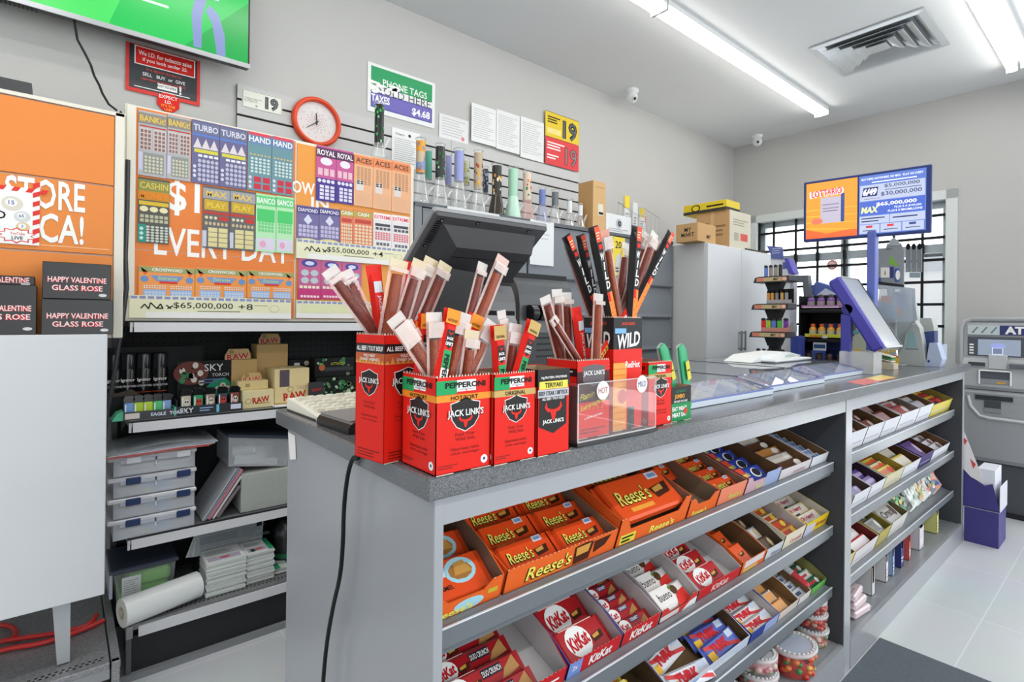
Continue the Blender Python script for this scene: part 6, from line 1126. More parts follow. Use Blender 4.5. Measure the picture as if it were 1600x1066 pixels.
def fill(t, cols, rows, L, h, alpha, step, c, draw, desc, where, name='candy_bar', cat='candy bar', v0=.008, jit=.0, skip=(), xpad=.004, gap=.004, lift=.003, group=None, wfrac=1.0):
    """rows of packets leaning back in a tray"""
    W = (t['_w']-2*xpad-.005-gap*(cols-1))/cols*wfrac; proto = {}
    q = random.Random(len(desc)*7+cols)
    alpha = min(alpha, RAD(19)); L = max(L, step*1.07); h = min(h, step*math.sin(alpha)*.94); lift = max(lift, t['_hf']-.042); v0 = max(v0, .005+h*math.sin(alpha))
    cs = c if isinstance(c, (list, tuple)) else [c]; rw = {1: ['single'], 2: ['front', 'back'], 3: ['front', 'middle', 'back'], 4: ['front', 'second', 'third', 'back']}.get(rows) or (['front']+ORD[1:rows-1]+['back'])
    cw = {1: [''], 2: ['inner end', 'far end']}[cols]
    for r in range(rows):
        for k in range(cols):
            if (r, k) in skip: continue
            key = (r*cols+k) % len(cs)
            if key not in proto:
                m = MB(); wrapper(m, W, L, h, cs[key], draw[key] if isinstance(draw, list) else draw); o = m.build(name); proto[key] = o
            else: o = proto[key].copy(); C.objects.link(o)
            A = Matrix.Translation((.0035+xpad+k*(W+gap), v0+r*step, lift+h*0)) @ Matrix.Rotation(RAD(q.uniform(-jit, jit)), 4, 'Z') @ Matrix.Rotation(alpha, 4, 'X')
            o.matrix_world = t.matrix_world @ A
            lb = f'{desc}, {rw[r]} row' + (f', {cw[k]}' if cw[k] else '') + f', in the {where}'
            lb = lb.replace(', in the ', ' in ') if len(lb.split()) > 16 else lb
            tag(o, lb, cat, group or f'{desc}s in the {where}')
# --- print on the packets
YL = M('f2ea6a', .4); BRN = M('4a2416', .4); PNT = M('d9a04a', .5)
def cupart(m, x, y, s):
    m.poly([(x-s, y+.1*s), (x+s, y+.35*s), (x+.8*s, y-.5*s), (x-.75*s, y-.7*s)][::-1], BRN, 2); m.poly([(x-.75*s, y+.05*s), (x+.35*s, y+.22*s), (x+.3*s, y-.2*s), (x-.7*s, y-.3*s)][::-1], PNT, 3)
def reeses(m, W, L):
    m.txt("Reese's", W*.36-.0008, L*.5-.0012, L*.38, BRN, 2, None, .04, shear=.12, w=W*.5); m.txt("Reese's", W*.36, L*.5, L*.36, YL, 3, None, .01, shear=.12, w=W*.48); m.rect(W*.2, W*.55, L*.14, L*.24, M('f0a03c'), 2); cupart(m, W*.78, L*.5, W*.15); m.rect(W*.72, W*.9, L*.74, L*.92, M('d8dbe6'), 2); m.rect(W*.75, W*.88, L*.78, L*.88, M('7f9ac4'), 3)
def kitkat(m, W, L):
    m.disc(W*.38, L*.5, W*.26, L*.44, WHITE, 2); m.txt('KitKat', W*.38, L*.5, L*.4, M('c01a22'), 3, None, .04, shear=.15, rot=.12, w=W*.44); cupart(m, W*.78, L*.45, W*.14); m.lines(W*.1, W*.9, L*.9, L*.97, 1, M('e9b0a8'), 2)
def chunky(m, W, L):
    m.disc(W*.2, L*.5, W*.17, L*.42, WHITE, 2); m.txt('Kat', W*.2, L*.5, L*.4, M('c01a22'), 3, None, .03, w=W*.24); m.rect(W*.42, W*.72, L*.55, L*.85, M('3a3460'), 2); m.txt('CHUNKY', W*.57, L*.7, L*.2, WHITE, 3, None, .02, w=W*.26); m.poly([(W*.6, L*.1), (W*.95, L*.25), (W*.93, L*.7), (W*.76, L*.45)], M('b98a54'), 2)
def bueno(m, W, L): m.rect(0, W*.62, L*.2, L, M('efeae6'), 1); m.txt('bueno', W*.36, L*.6, L*.36, INK, 3, None, .0, w=W*.4); m.poly([(W*.55, 0), (W, 0), (W, L*.6), (W*.7, L*.5)], M('d8302a'), 2); m.disc(W*.7, L*.66, W*.1, L*.22, M('5a3a20'), 3, 8); m.disc(W*.62, L*.8, W*.05, L*.1, M('5f8a3a'), 3, 6)
def plain(txt, tc, band=None, pic=None, bh=.3):
    def f(m, W, L):
        if band: m.rect(0, W, L*(.5-bh), L*(.5+bh), M(band, .35), 1)
        if txt: m.txt(txt, W*.42, L*.5, L*.4, M(tc, .4), 3, None, .03, w=min(W*.66, len(txt)*L*.34))
        if pic: m.disc(W*.83, L*.5, W*.11, L*.3, M(pic, .5), 2, 9)
    return f
def oreo(m, W, L): m.rect(0, W*.3, 0, L, M('d9482c'), 1); m.txt("Reese's", W*.24, L*.55, L*.3, YL, 3, None, .02, w=W*.3); m.disc(W*.68, L*.5, W*.17, L*.3, WHITE, 2); m.disc(W*.7, L*.52, W*.14, L*.24, M('1e1e2c'), 3)
def caramel(m, W, L): m.rect(0, W*.4, L*.55, L*.75, M('d4e6ee'), 1); m.disc(W*.62, L*.6, W*.26, L*.3, M('a9d8e6'), 1); m.disc(W*.62, L*.58, W*.2, L*.2, M('a8743a'), 2, 9); m.poly([(W*.5, L*.5), (W*.8, L*.5), (W*.72, L*.8), (W*.56, L*.78)], M('c8944a'), 3); m.txt('CARAMEL', W*.22, L*.3, L*.1, INK, 2, W*.4)
def turk(m, W, L): m.txt('TURK', W*.45, L*.52, L*.5, M('d0202c'), 3, None, .06, w=W*.56); m.rect(0, W*.2, L*.1, L*.5, M('e8b83a'), 1); m.poly([(0, L*.9), (W, L*.2), (W, 0), (0, L*.7)], M('d84a4a'), 1); m.rect(W*.76, W*.96, L*.55, L*.9, M('c9d6ea'), 2)
def crunch(m, W, L): m.txt('Crunchie', W*.45, L*.5, L*.5, M('c8222a'), 3, None, .03, w=W*.66); m.rect(0, W, L*.84, L, M('f4e48a'), 1); m.disc(W*.9, L*.5, W*.08, L*.3, M('d9902c'), 2)
def henry(m, W, L): m.rect(W*.05, W*.95, L*.1, L*.9, M('e8e0d4', .35), 1); m.txt('Oh Henry!', W*.45, L*.55, L*.42, M('b0384a'), 3, None, .03, w=W*.6); m.rect(W*.3, W*.5, L*.1, L*.25, M('2a3a6a'), 2)
# --- print on tray fronts
def front_reese(m, W, h):
    m.txt("Reese's", W*.36-.001, h*.52-.0015, h*.62, BRN, 2, None, .04, shear=.12, w=W*.4); m.txt("Reese's", W*.36, h*.52, h*.58, YL, 3, None, .012, shear=.12, w=W*.39); m.lines(W*.2, W*.54, h*.1, h*.2, 1, M('f0a84a'), 2); m.poly([(W*.57, h*.9), (W*.68, h*.97), (W*.75, h*.9), (W*.73, h*.15), (W*.58, h*.1)][::-1], BRN, 2); m.poly([(W*.585, h*.85), (W*.72, h*.88), (W*.71, h*.5), (W*.595, h*.46)][::-1], PNT, 3); m.poly([(W*.76, h*.85), (W*.93, h*.9), (W*.88, h*.5), (W*.77, h*.3)][::-1], BRN, 2)
    for k in range(10): m.rect(W*(.582+.015*k), W*(.585+.015*k), h*.12, h*.42, M('7a4a34'), 3)
def front_small(t_, tc, c2=None, bw=.5):
    def f(m, W, h):
        if c2: m.rect(W*.02, W*.3, h*.08, h*.55, M(c2), 1)
        if t_: m.txt(t_, W*.62, h*.36, h*.32, M(tc), 2, None, .02, shear=.1, w=W*bw)
    return f
ORc = 'ec6a2c'; PK = M('8f7a66', .8); WI = M('c9c6c6', .8); KR = M('77593c', .8)
# ---------- first bay, top shelf
A = tray('orange caramel cup tray cut off by the counter end panel', 1, 1, .478, .648, .05, ORc, PK, lambda m, W, h: (m.txt("Reese's", W*.36, h*.2, h*.3, YL, 2, None, .03, w=W*.5), m.disc(W*.55, h*.3, W*.2, h*.25, M('a9d8e6'), 1), m.rect(W*.8, W*.93, h*.4, h*.6, M('c9b83a'), 1)), .018, hs=.07)
fill(A, 1, 2, .085, .02, RAD(24), .07, 'e8501f', caramel, 'orange caramel cup bag', 'tray at the end panel', 'candy_bag', 'candy bag')
B = tray('wide orange peanut butter cup tray with two columns of packs', 1, 1, .652, .984, .055, ORc, PK, front_reese, hs=.058)
fill(B, 2, 3, .072, .016, RAD(19), .066, 'ea4f1c', reeses, 'orange peanut butter cup pack', 'wide orange tray', 'candy_pack', 'candy pack')
Cc = tray('orange tray with tall torn front corners holding large cup packs', 1, 1, .987, 1.28, .075, ORc, PK, lambda m, W, h: (m.rect(.012, W*.24, h*.06, h*.4, M('e8dc4a'), 1), m.lines(.018, W*.22, h*.1, h*.36, 2, INK, 2, .5), m.txt("Reese's", W*.62, h*.22, h*.26, YL, 2, None, .03, shear=.1, w=W*.36)), .035, hs=.08)
fill(Cc, 1, 2, .115, .03, RAD(22), .1, 'ea5420', reeses, 'large orange cup pack', 'tray with torn front corners', 'candy_pack', 'candy pack')
Dd = tray('half empty orange tray beside the torn cornered one', 1, 1, 1.284, 1.435, .055, ORc, PK, lambda m, W, h: m.txt("Reese's", W*.4, h*.2, h*.26, YL, 2, None, .03, shear=.1, w=W*.5), .02)
fill(Dd, 1, 2, .06, .016, RAD(30), .04, 'ea4f1c', reeses, 'orange cup pack', 'half empty orange tray', 'candy_pack', 'candy pack', v0=.13)
Ee = tray('salmon fronted cup tray next to the blue cookie cup tray', 1, 1, 1.438, 1.596, .055, 'ee8a6a', PK, front_small("Reese's", 'd9d86a'))
fill(Ee, 1, 4, .06, .014, RAD(30), .05, 'e8501f', reeses, 'orange nut cup pack', 'salmon fronted tray', 'candy_pack', 'candy pack')
Ff = tray('blue and pink tray of cookie cup packs', 1, 1, 1.60, 1.828, .055, 'cfa9b4', KR, lambda m, W, h: (m.rect(W*.55, W, 0, h, M('9fb0d8'), 1), m.txt("Reese's", W*.45, h*.3, h*.3, M('dfe6a0'), 2, None, .02, w=W*.3)), .018, side='3a3a6a')
fill(Ff, 1, 4, .06, .014, RAD(30), .05, '2a3f9c', oreo, 'blue cookie cup pack', 'blue and pink tray', 'candy_pack', 'candy pack', wfrac=.82)
Gg = tray('white tray of brown and white coconut bars', 1, 1, 1.833, 2.085, .038, 'dcd6da', KR, front_small('ALMOND', 'c9a0a8', None, .4), hs=.045)
fill(Gg, 1, 5, .034, .016, RAD(28), .042, ['5a3a24', 'd8cfc4', 'c98a4a'], plain('', 'ffffff', None, 'e8e2d8'), 'brown and white coconut bar', 'white tray by the blue barred one')
Hh = tray('white tray of blue and white bars at the divider', 1, 1, 2.09, 2.243, .04, 'e0e2e8', KR, None, hs=.046)
fill(Hh, 1, 7, .03, .013, RAD(28), .032, 'd4dbe6', plain('WHITE', '3a6ac4', None, '6a8fd0'), 'blue lettered white bar', 'tray at the divider')
# ---------- first bay, middle shelf
RK = 'c8242a'
I_ = tray('red wafer tray cut off by the counter end panel', 1, 2, .478, .825, .042, RK, WI, lambda m, W, h: m.lines(W*.75, W*.95, h*.4, h*.7, 1, WHITE, 1), hs=.07, side='9a1c20')
fill(I_, 1, 5, .05, .018, RAD(28), .045, 'a81820', lambda m, W, L: (kitkat(m, W*.55, L), m.rect(W*.52, W*.78, L*.45, L*.8, M('2e2230'), 2), m.txt('DUO CRUNCH', W*.65, L*.62, L*.22, WHITE, 3, W*.24), m.poly([(W*.72, L*.1), (W*.98, L*.3), (W*.95, L*.85), (W*.8, L*.5)], M('b98a54'), 2)), 'long red wafer bar', 'tray at the end panel', xpad=.06)
J_ = tray('red tray with a blue corner holding wide wafer packs', 1, 2, .829, 1.008, .042, RK, WI, lambda m, W, h: (m.rect(0, W*.24, 0, h, M('7a94d8'), 1), m.txt('2x', W*.12, h*.6, h*.3, WHITE, 2, W*.2), m.txt('KitKat', W*.6, h*.5, h*.6, WHITE, 2, None, .03, shear=.1, w=W*.44)), hs=.06, side='4a4a9a')
fill(J_, 1, 3, .078, .018, RAD(24), .07, 'b01c22', kitkat, 'wide red wafer pack', 'blue cornered tray', 'candy_pack', 'candy pack')
K_ = tray('red tray of small chunky wafer bars', 1, 2, 1.012, 1.16, .042, RK, WI, lambda m, W, h: m.txt('KitKat', W*.5, h*.5, h*.6, WHITE, 2, None, .03, shear=.1, w=W*.6), hs=.055, side='b9a9b4')
fill(K_, 1, 6, .04, .016, RAD(28), .037, 'b01c22', chunky, 'small chunky wafer bar', 'red tray of chunky bars')
L_ = tray('red and white tray with a torn low front', 1, 2, 1.165, 1.335, .04, 'cf3a34', WI, lambda m, W, h: (m.rect(0, W*.5, h*.1, h*.5, M('d9d2d4'), 1), m.poly([(W*.6, 0), (W, 0), (W, h*.6), (W*.8, h*.55)], WHITE, 1)), .02, hs=.06, side='cfcaca')
fill(L_, 1, 4, .06, .016, RAD(26), .055, 'e4dedb', bueno, 'white and red hazelnut bar', 'torn fronted tray')
M_ = tray('red tray of wafer bars beside the orange stick tray', 1, 2, 1.34, 1.574, .036, RK, WI, lambda m, W, h: m.txt('KitKat', W*.5, h*.5, h*.6, M('f0c9c6'), 2, None, .03, shear=.1, w=W*.4), hs=.055, side='b9b4b6')
fill(M_, 1, 4, .062, .018, RAD(26), .056, 'b81e24', kitkat, 'red wafer bar', 'tray beside the orange sticks', wfrac=.74)
N_ = tray('orange tray with a white torn front strip', 1, 2, 1.578, 1.735, .045, ORc, KR, lambda m, W, h: (m.rect(W*.1, W*.9, h*.45, h, M('dfd9da'), 1), m.rect(W*.1, W*.7, h*.08, h*.36, M('e0c06a'), 1)), hs=.06)
fill(N_, 1, 3, .07, .02, RAD(24), .066, 'e8561f', lambda m, W, L: cupart(m, W*.6, L*.5, W*.2), 'orange cup stick', 'white stripped tray', wfrac=.68)
O_ = tray('narrow dark tray with a few brown and white bars', 1, 2, 1.738, 1.862, .04, 'cfd3d8', M('5a4a3c', .8), front_small('Almond', '8a9ab0', None, .6), hs=.06, side='b9b4ac')
fill(O_, 1, 3, .03, .014, RAD(20), .05, ['5a4636', 'd8d4cc'], plain('', 'fff', None, 'c9b08a'), 'brown and white bar', 'narrow dark tray')
P_ = tray('cream fronted tray of caramel coloured bars', 1, 2, 1.866, 2.03, .055, 'e6dcc4', WI, front_small('Caramilk', 'd9a0a0', None, .6), hs=.065)
fill(P_, 1, 6, .04, .016, RAD(28), .038, ['d98a3a', 'b8502c', 'e4d2b0'], plain('', 'fff', 'c2441f', 'e0c84a', .2), 'caramel coloured bar', 'cream fronted tray')
Q_ = tray('yellow tray of peanut bars at the divider', 1, 2, 2.035, 2.243, .055, 'e8c61f', WI, lambda m, W, h: (m.rect(0, W*.42, 0, h*.8, M('c9c9dc'), 1), m.txt('Oh Henry!', W*.7, h*.45, h*.4, M('b0483a'), 2, None, .02, w=W*.45)), hs=.062)
fill(Q_, 1, 4, .05, .02, RAD(25), .048, 'e9c826', henry, 'yellow and white peanut bar', 'yellow tray')
# ---------- first bay, bottom shelf
R_ = tray('dark tray of yellow honeycomb bars at the lower picture edge', 1, 3, .96, 1.212, .05, '5a4a6a', M('5a4630', .8), None, hs=.06)
fill(R_, 1, 4, .05, .018, RAD(26), .046, 'e2c022', crunch, 'yellow honeycomb bar', 'dark tray', wfrac=.75)
S_ = tray('white and blue tray of mixed nougat bars', 1, 3, 1.218, 1.632, .04, 'c9d3e4', M('6a5238', .8), lambda m, W, h: (m.rect(0, W*.3, 0, h*.8, M('8fb0dc'), 1), m.rect(W*.5, W*.8, h*.1, h*.5, M('d9dfe8'), 1)), hs=.055)
fill(S_, 2, 4, .055, .016, RAD(26), .05, ['e4e4ec', '5a6ac0'], turk, 'nougat bar', 'white and blue tray', jit=9, gap=.012, xpad=.012)
T_ = tray('navy tray of red lettered nougat bars', 1, 3, 1.637, 1.834, .04, '2c4296', WI, lambda m, W, h: m.rect(W*.5, W, 0, h, M('9fb0dc'), 1), hs=.05)
fill(T_, 1, 5, .042, .016, RAD(28), .04, 'e6e2e2', turk, 'red lettered nougat bar', 'navy tray')
U_ = tray('brown tray of orange bars', 1, 3, 1.838, 1.992, .032, 'd8cfc8', M('8d6a44', .8), None, hs=.05)
fill(U_, 1, 5, .036, .014, RAD(24), .04, ['d98a4a', 'e8e2dc'], plain('', 'fff', 'e0a05a'), 'orange bar', 'brown tray', wfrac=.7)
V_ = tray('white tray of mint rolls', 1, 3, 1.996, 2.10, .03, 'e0dcd8', M('9a7a54', .8), None, hs=.045)
fill(V_, 1, 6, .026, .02, RAD(15), .034, 'd4dae2', plain('mentos', '3a4a6a', 'b9c4d4', None, .2), 'white mint roll', 'white mint tray')
m = MB(); m.box(0, .024, 0, .2, 0, .02, M('e4e6e8', .35), .008); m.box(-.0004, .0244, -.001, .07, -.0004, .0204, M('c83a40', .35), .008); m.frame((0, 0, .0205), (0, 1, 0), (-1, 0, 0)); m.txt('mentos', .13, -.012, .012, INK, 1, .1); o = m.build('mint_roll'); o.matrix_world = V_.matrix_world @ Matrix.Translation((.075, .01, .034)) @ Matrix.Rotation(.12, 4, 'X'); tag(o, 'long black and red mint roll lying across the white mint tray', 'candy roll')
W_ = tray('green tray of green and white mint rolls at the divider', 1, 3, 2.104, 2.243, .03, '6fbf5a', M('8d8a54', .8), None, hs=.05, side='7a8a3a')
fill(W_, 1, 6, .03, .018, RAD(20), .034, ['2c6a4a', 'd4dcd6'], plain('', 'fff', 'c8444a', 'e4ece6', .12), 'green and white mint roll', 'green tray')
# ---------- second bay
Wh = 'e2e4ea'
def row2(row, specs):
    for i, (xa, xb, hf, out, inn, c, dr, desc, n, L, h, lb, wf) in enumerate(specs):
        t = tray(lb, 2, row, xa, xb, hf, out, inn, lambda m, W, hh: (m.lines(W*.1, W*.9, hh*.2, hh*.45, 1, M('b9bccc'), 1, .3)), hs=hf+.008, D=.25)
        fill(t, 1, n, L, h, RAD(24), .22/n, c, dr, desc, lb.replace(' of ', ' with ').split(' with ')[0], wfrac=wf, v0=.012, lift=max(.003, hf-.042))
row2(1, ((2.315, 2.43, .085, 'e6dca4', KR, 'd9b04a', plain('', 'f', 'e8a43a', 'b83a2c'), 'yellow gum pack', 3, .06, .014, 'cream edged gum tray beside the divider', .9),
    (2.435, 2.635, .085, Wh, KR, ['6a4a54', 'b9bcc0'], plain('', 'f', '3a3438', 'c98a92'), 'dark round label gum pack', 5, .075, .014, 'white gum tray beside the cream edged one', .9),
    (2.64, 2.86, .085, Wh, KR, ['8a5048', '5a3a34'], plain('', 'f', None, 'd0b8b0'), 'brown gum pack', 4, .05, .014, 'white gum tray with a mostly bare brown wall', .9),
    (2.865, 3.10, .085, Wh, M('6a4a34', .8), ['7a4038'], plain('', 'f', 'c9a0a0', None), 'reddish gum pack', 3, .045, .014, 'low filled white gum tray', .9),
    (3.105, 3.42, .09, Wh, M('8d8478', .8), ['a8484a', 'd8d0cc'], plain('', 'f', 'c86a6a', 'e8e2de'), 'red and white gum pack', 5, .075, .014, 'white tray with red and white packs', .92),
    (3.425, 3.70, .09, Wh, KR, ['b9b4c4', '9a5a3a'], plain('', 'f', 'd8d4dc', None), 'silver gum pack', 4, .07, .014, 'white tray with silver packs', .92),
    (3.705, 4.155, .075, 'e0cf5a', M('a89448', .8), ['c8303a', 'e4c63a'], plain('', 'f', '3a2a24', 'e84a4a', .12), 'red and yellow gum pack', 7, .06, .014, 'yellow gum tray at the far counter end', .92)))
row2(2, ((2.315, 2.49, .05, 'c2955a', M('5a3420', .8), ['c9a06a', '8a6a4a'], plain('', 'f', 'd8cfc8', '5a3a30'), 'brown and white bar', 3, .07, .016, 'kraft tray with an open brown end', .9),
    (2.495, 2.70, .07, Wh, M('5c4a44', .8), ['4a3a6a'], plain('', 'f', '8a7ab4', 'd0c8dc'), 'dark violet bar', 5, .05, .014, 'white tray with dark violet bars', .9),
    (2.705, 2.90, .07, Wh, M('3c2a3c', .8), ['5a3a8a', '6a4a9c'], plain('', 'f', 'b4a4d4', None, .15), 'purple bar', 4, .04, .014, 'white tray with purple bars', .9),
    (2.905, 3.18, .075, 'd9d2b0', M('a8903a', .8), ['e0c84a', 'e8e0b4'], plain('', 'f', 'e0682c', 'e84a3a', .2), 'yellow and orange bar', 6, .06, .014, 'cream tray with yellow and orange bars', .92),
    (3.185, 3.48, .07, Wh, M('5a3c28', .8), ['d8c04a', '6a4a6a'], plain('', 'f', 'e4dcc8', None), 'yellow and violet bar', 3, .05, .014, 'brown walled tray with yellow and violet bars', .85),
    (3.485, 3.74, .075, '4a3a7a', M('5a3a24', .8), ['6a4a8a'], plain('', 'f', None, 'c9b8d8'), 'plum bar', 2, .045, .014, 'nearly empty tray with a navy rim', .85),
    (3.745, 4.12, .06, Wh, M('7a5a3c', .8), ['c9c4c8', '8d8088'], plain('', 'f', 'e4e2e6', '8a6a6a'), 'silver bar', 5, .055, .014, 'white tray with silver bars at the far counter end', .9)))
row2(3, ((2.315, 2.50, .085, 'd8d088', M('7a6a2c', .8), ['d8c63a'], plain('', 'f', 'e4dc5a', '4a4a3a'), 'yellow candy bag', 2, .07, .02, 'cream tray with yellow bags', .8),
    (2.505, 2.80, .075, 'e0dcde', M('7a2c28', .8), ['d0303a', 'e4d8d8'], plain('', 'f', 'e8e0e0', None), 'red and white candy roll', 5, .05, .018, 'white tray with red and white rolls', .92),
    (2.805, 2.98, .08, 'b9a84a', M('8a7a34', .8), ['8d8d8a', 'c9b84a'], plain('', 'f', '5a5a5a', 'd8d4c8'), 'grey and gold bag', 3, .07, .018, 'gold edged tray with grey bags', .92),
    (2.985, 3.24, .085, 'd4d2cc', M('7a6a4a', .8), ['b4b0ac', 'c4beb8'], plain('Oreo', '4a3a34', None, '4a3428'), 'silver cookie bag', 3, .1, .02, 'white tray with silver cookie bags', .92)))
def bag(label, x, w_, h_, c, cols, tilt, lean, z=.303, seed=1):
    q = random.Random(seed); m = MB(); rows = 7; vs = []
    for i in range(rows+1):
        y = h_*i/rows; th = .016*math.sin(PI*min(max((i+.3)/(rows+.6), 0), 1))+.0006; ww = w_*(.5-.03*math.sin(PI*i/rows))
        vs += [(-ww, y, 0), (-ww*.5, y, th+q.uniform(-.002, .002)), (ww*.5, y, th+q.uniform(-.002, .002)), (ww, y, 0), (ww*.5, y, -th), (-ww*.5, y, -th)]
    fs = [(6*i+k, 6*i+(k+1) % 6, 6*i+6+(k+1) % 6, 6*i+6+k) for i in range(rows) for k in range(6)]; b = M(c, .22); m.add(vs, fs+[tuple(range(6))[::-1], tuple(range(len(vs)-6, len(vs)))], b)
    m.frame((0, 0, .0185), (1, 0, 0), (0, 1, 0))
    for k, cc in enumerate(cols):
        for j in range(4): x_, y_ = q.uniform(-.25, .25)*w_, h_*q.uniform(.15, .75); m.disc(x_, y_, w_*.12*q.uniform(.6, 1.2), h_*.07*q.uniform(.7, 1.3), M(cc, .35), 1+k, 8)
    m.rect(-w_*.42, w_*.42, h_*.86, h_*.97, M(cols[0], .35), 1-22)
    o = m.build('snack_bag'); p = shelf_point(z, .05, .016); G = Matrix.Translation((x, p.y, p.z)) @ Matrix.Rotation(lean, 4, 'X') @ Matrix.Rotation(tilt, 4, 'Z') @ Matrix.Rotation(-.25, 4, 'Y'); o.matrix_world = G; tag(o, label, 'snack bag', 'snack bags leaning on the lower shelf of the far bay')
for i, (x, w_, h_, c, cols, lb) in enumerate(((3.30, .105, .14, '2f9a5a', ('58b878', '2c5a3a', 'c9b04a'), 'green snack bag, first of the leaning bags'), (3.40, .105, .16, '3a4438', ('5fae4a', '1f2a24', '8a8a80'), 'dark and green snack bag, second of the leaning bags'), (3.51, .12, .17, 'd4dad6', ('b9c4b8', '8fa894', 'e4e8e4'), 'silvery snack bag between the dark green and nut bags'), (3.64, .11, .17, 'cfd0c4', ('c89a5a', 'd8b84a', '7a9a4a'), 'clear bag of yellow nuts'), (3.76, .11, .18, 'dcdcd8', ('c8503a', 'd0c8b8', 'b9b4ac'), 'white snack bag beside the yellow nuts'), (3.88, .1, .18, '7a8a94', ('b08a5a', '4a5a6a', 'd8d0c0'), 'grey snack bag next to the last colourful one'), (3.98, .13, .2, 'd89a8a', ('3aa07a', 'c84a44', '4a6ab0'), 'colourful green topped snack bag at the far counter end'))): bag(lb, x, w_, h_, c, cols, .22, RAD(62), seed=i)
# ---------- boxes standing on the kick bases
def dbox(label, pl, pr, pyb, h, c, inn, y=.765, D=.1, notch=.03, dr=None):
    y = .79; h = min(h, .122)
    xa, xb = PZ(pl, pyb, .109).x, min(PZ(pr, pyb, .109).x, 4.155); W = xb-xa; m = MB(); o = M(c, .45); k = .002
    m.box(0, W, 0, D, 0, k, o); m.box(0, W, D-k, D, 0, h+.02, o); m.prism([(0, 0), (W, 0), (W, h), (W*.85, h), (W*.78, h-notch), (W*.22, h-notch), (W*.15, h), (0, h)], 0, k, o, 'y')
    for x0 in (0, W-k): m.prism([(0, 0), (D, 0), (D, h+.02), (.03, h+.01), (0, h)], x0, x0+k, o, 'x')
    for x0 in (k, W-k-.0005): m.prism([(.003, .003), (D-.003, .003), (D-.003, h+.019), (.03, h+.009), (.003, h-.001)], x0, x0+.0005, inn, 'x')
    m.box(.003, W-.003, D-k-.0006, D-k, .003, h+.019, inn); m.box(k, W-k, k, D-k, .003, .0036, inn); m.frame((0, 0, 0), (1, 0, 0), (0, 0, 1)); dr and dr(m, W, h)
    tag(m.build('candy_box', None, (xa, y, .109)), label, 'candy box', 'boxes on the kick base of the far bay')
KB = M('7a6248', .8)
dl2 = lambda c: (lambda m, W, h: (m.rect(W*.1, W*.9, h*.15, h*.5, M(c), 1), m.lines(W*.15, W*.85, h*.2, h*.45, 2, WHITE, 2)))
dbox('open white candy box with a notched front beside the red packets', 1357, 1374, 930, .14, 'dcdcdc', KB, notch=.07)
dbox('white candy box behind the notched one', 1375, 1389, 908, .14, 'e0dfe0', KB, dr=dl2('cfc8d0'))
dbox('pale blue candy box between white and navy ones', 1391, 1404, 900, .13, '9fb4d4', KB, dr=dl2('7f9ac8'))
dbox('navy blue candy box', 1406, 1424, 888, .13, '3a3f7a', M('4a4a70', .8), dr=dl2('5a5a9a'))
dbox('red and white candy box next to the navy one', 1426, 1437, 878, .13, 'd8605a', KB, dr=dl2('e8b4b0'))
dbox('white candy box with a brown inside, near the far counter end', 1441, 1473, 862, .12, 'd9d6dc', M('5a4030', .8), dr=dl2('e2dfe6'), notch=.01)
dbox('yellow candy box last on the far kick base', 1477, 1492, 838, .13, 'd9d88a', M('9a7a4a', .8), dr=dl2('c9c85a'), notch=.02)
for i in range(3):
    m = MB(); m.X = Matrix.Rotation(.1*(i-1), 4, 'Z'); wrapper(m, .16, .12, .03, 'd9c8cc', lambda m, W, L: (m.rect(0, W, L*.5, L*.8, M('a83a4a'), 1), m.lines(W*.1, W*.8, L*.1, L*.4, 2, M('b9a0a8'), 1))); p = PY(1342, 955-14*i, .775); tag(m.build('candy_bag', None, (p.x-.08, .765, .110+.034*i)), ('lowest red and white candy packet stacked beside the divider', 'middle red and white candy packet stacked beside the divider', 'topmost red and white candy packet stacked beside the divider')[i], 'candy bag', 'stacked candy packets on the kick base')
# ---------- clear tubs of gummies on the near kick base
def tub(label, px, py, rx, ry, h, zb, cols, seed, lidc='e4eaf0'):
    p = PZ(px, py, .1085) if not isinstance(px, V) else px; q = random.Random(seed); t = T('candy_tub', label, 'candy tub', (p.x, p.y, zb+.0005), group='clear tubs of gummies')
    m = MB(); m.lathe([(.86, 0), (.9, .004), (1, h)], CLEAR('e6ecee', .05, .05, .4), 30, (0, 0, 0), rx, ry, close=True); m.lathe([(.001, .001), (.86, .001)], CLEAR('e6ecee', .16, .05), 30, (0, 0, 0), rx, ry, close=True); m.build('tub', t)
    m = MB(); m.lathe([(1.0, h-.004), (1.06, h-.002), (1.06, h+.006), (.96, h+.008), (.78, h+.004)], CLEAR('eef2f4', .55, .08), 30, (0, 0, 0), rx, ry, close=True); m.lathe([(.001, h+.005), (.78, h+.004)], CLEAR(lidc, .72, .05), 30, (0, 0, 0), rx, ry, close=True)
    for k in range(26): a = 2*PI*k/26; m.ball((rx*.87*math.cos(a), ry*.87*math.sin(a), h+.007), .0045, CLEAR('ffffff', .6, .05), 6, 4)
    m.build('lid', t); m = MB(); m.lathe([(.80, .003), (.86, h*.3), (.88, h*.8), (.6, h*.88), (.001, h*.86)], M(cols[0], .4), 20, (0, 0, 0), rx, ry, close=True)
    for k in range(60): a = 2*PI*q.random(); z = h*(.1+.75*q.random()); s = .007+.007*q.random(); m.ball((rx*.86*math.cos(a), ry*.86*math.sin(a), z), (s, s, s*.8), M(q.choice(cols), .3), 7, 5)
    o = m.build('gummies', t); o['kind'] = 'stuff'; return p
RG = ('b8281f', 'd8432c', 'c83a28', '3a8a44', 'e07a3a', 'd8b84a', '8a1f1c'); PKc = ('d8a8a8', 'c87a80', 'd0c4b8', 'b85a64', '8aa088')
tub('large oval tub of red and green gummies with a pale blue lid label', 1240, 1046, .085, .068, .085, .1085, RG, 2, 'cfe0f2')
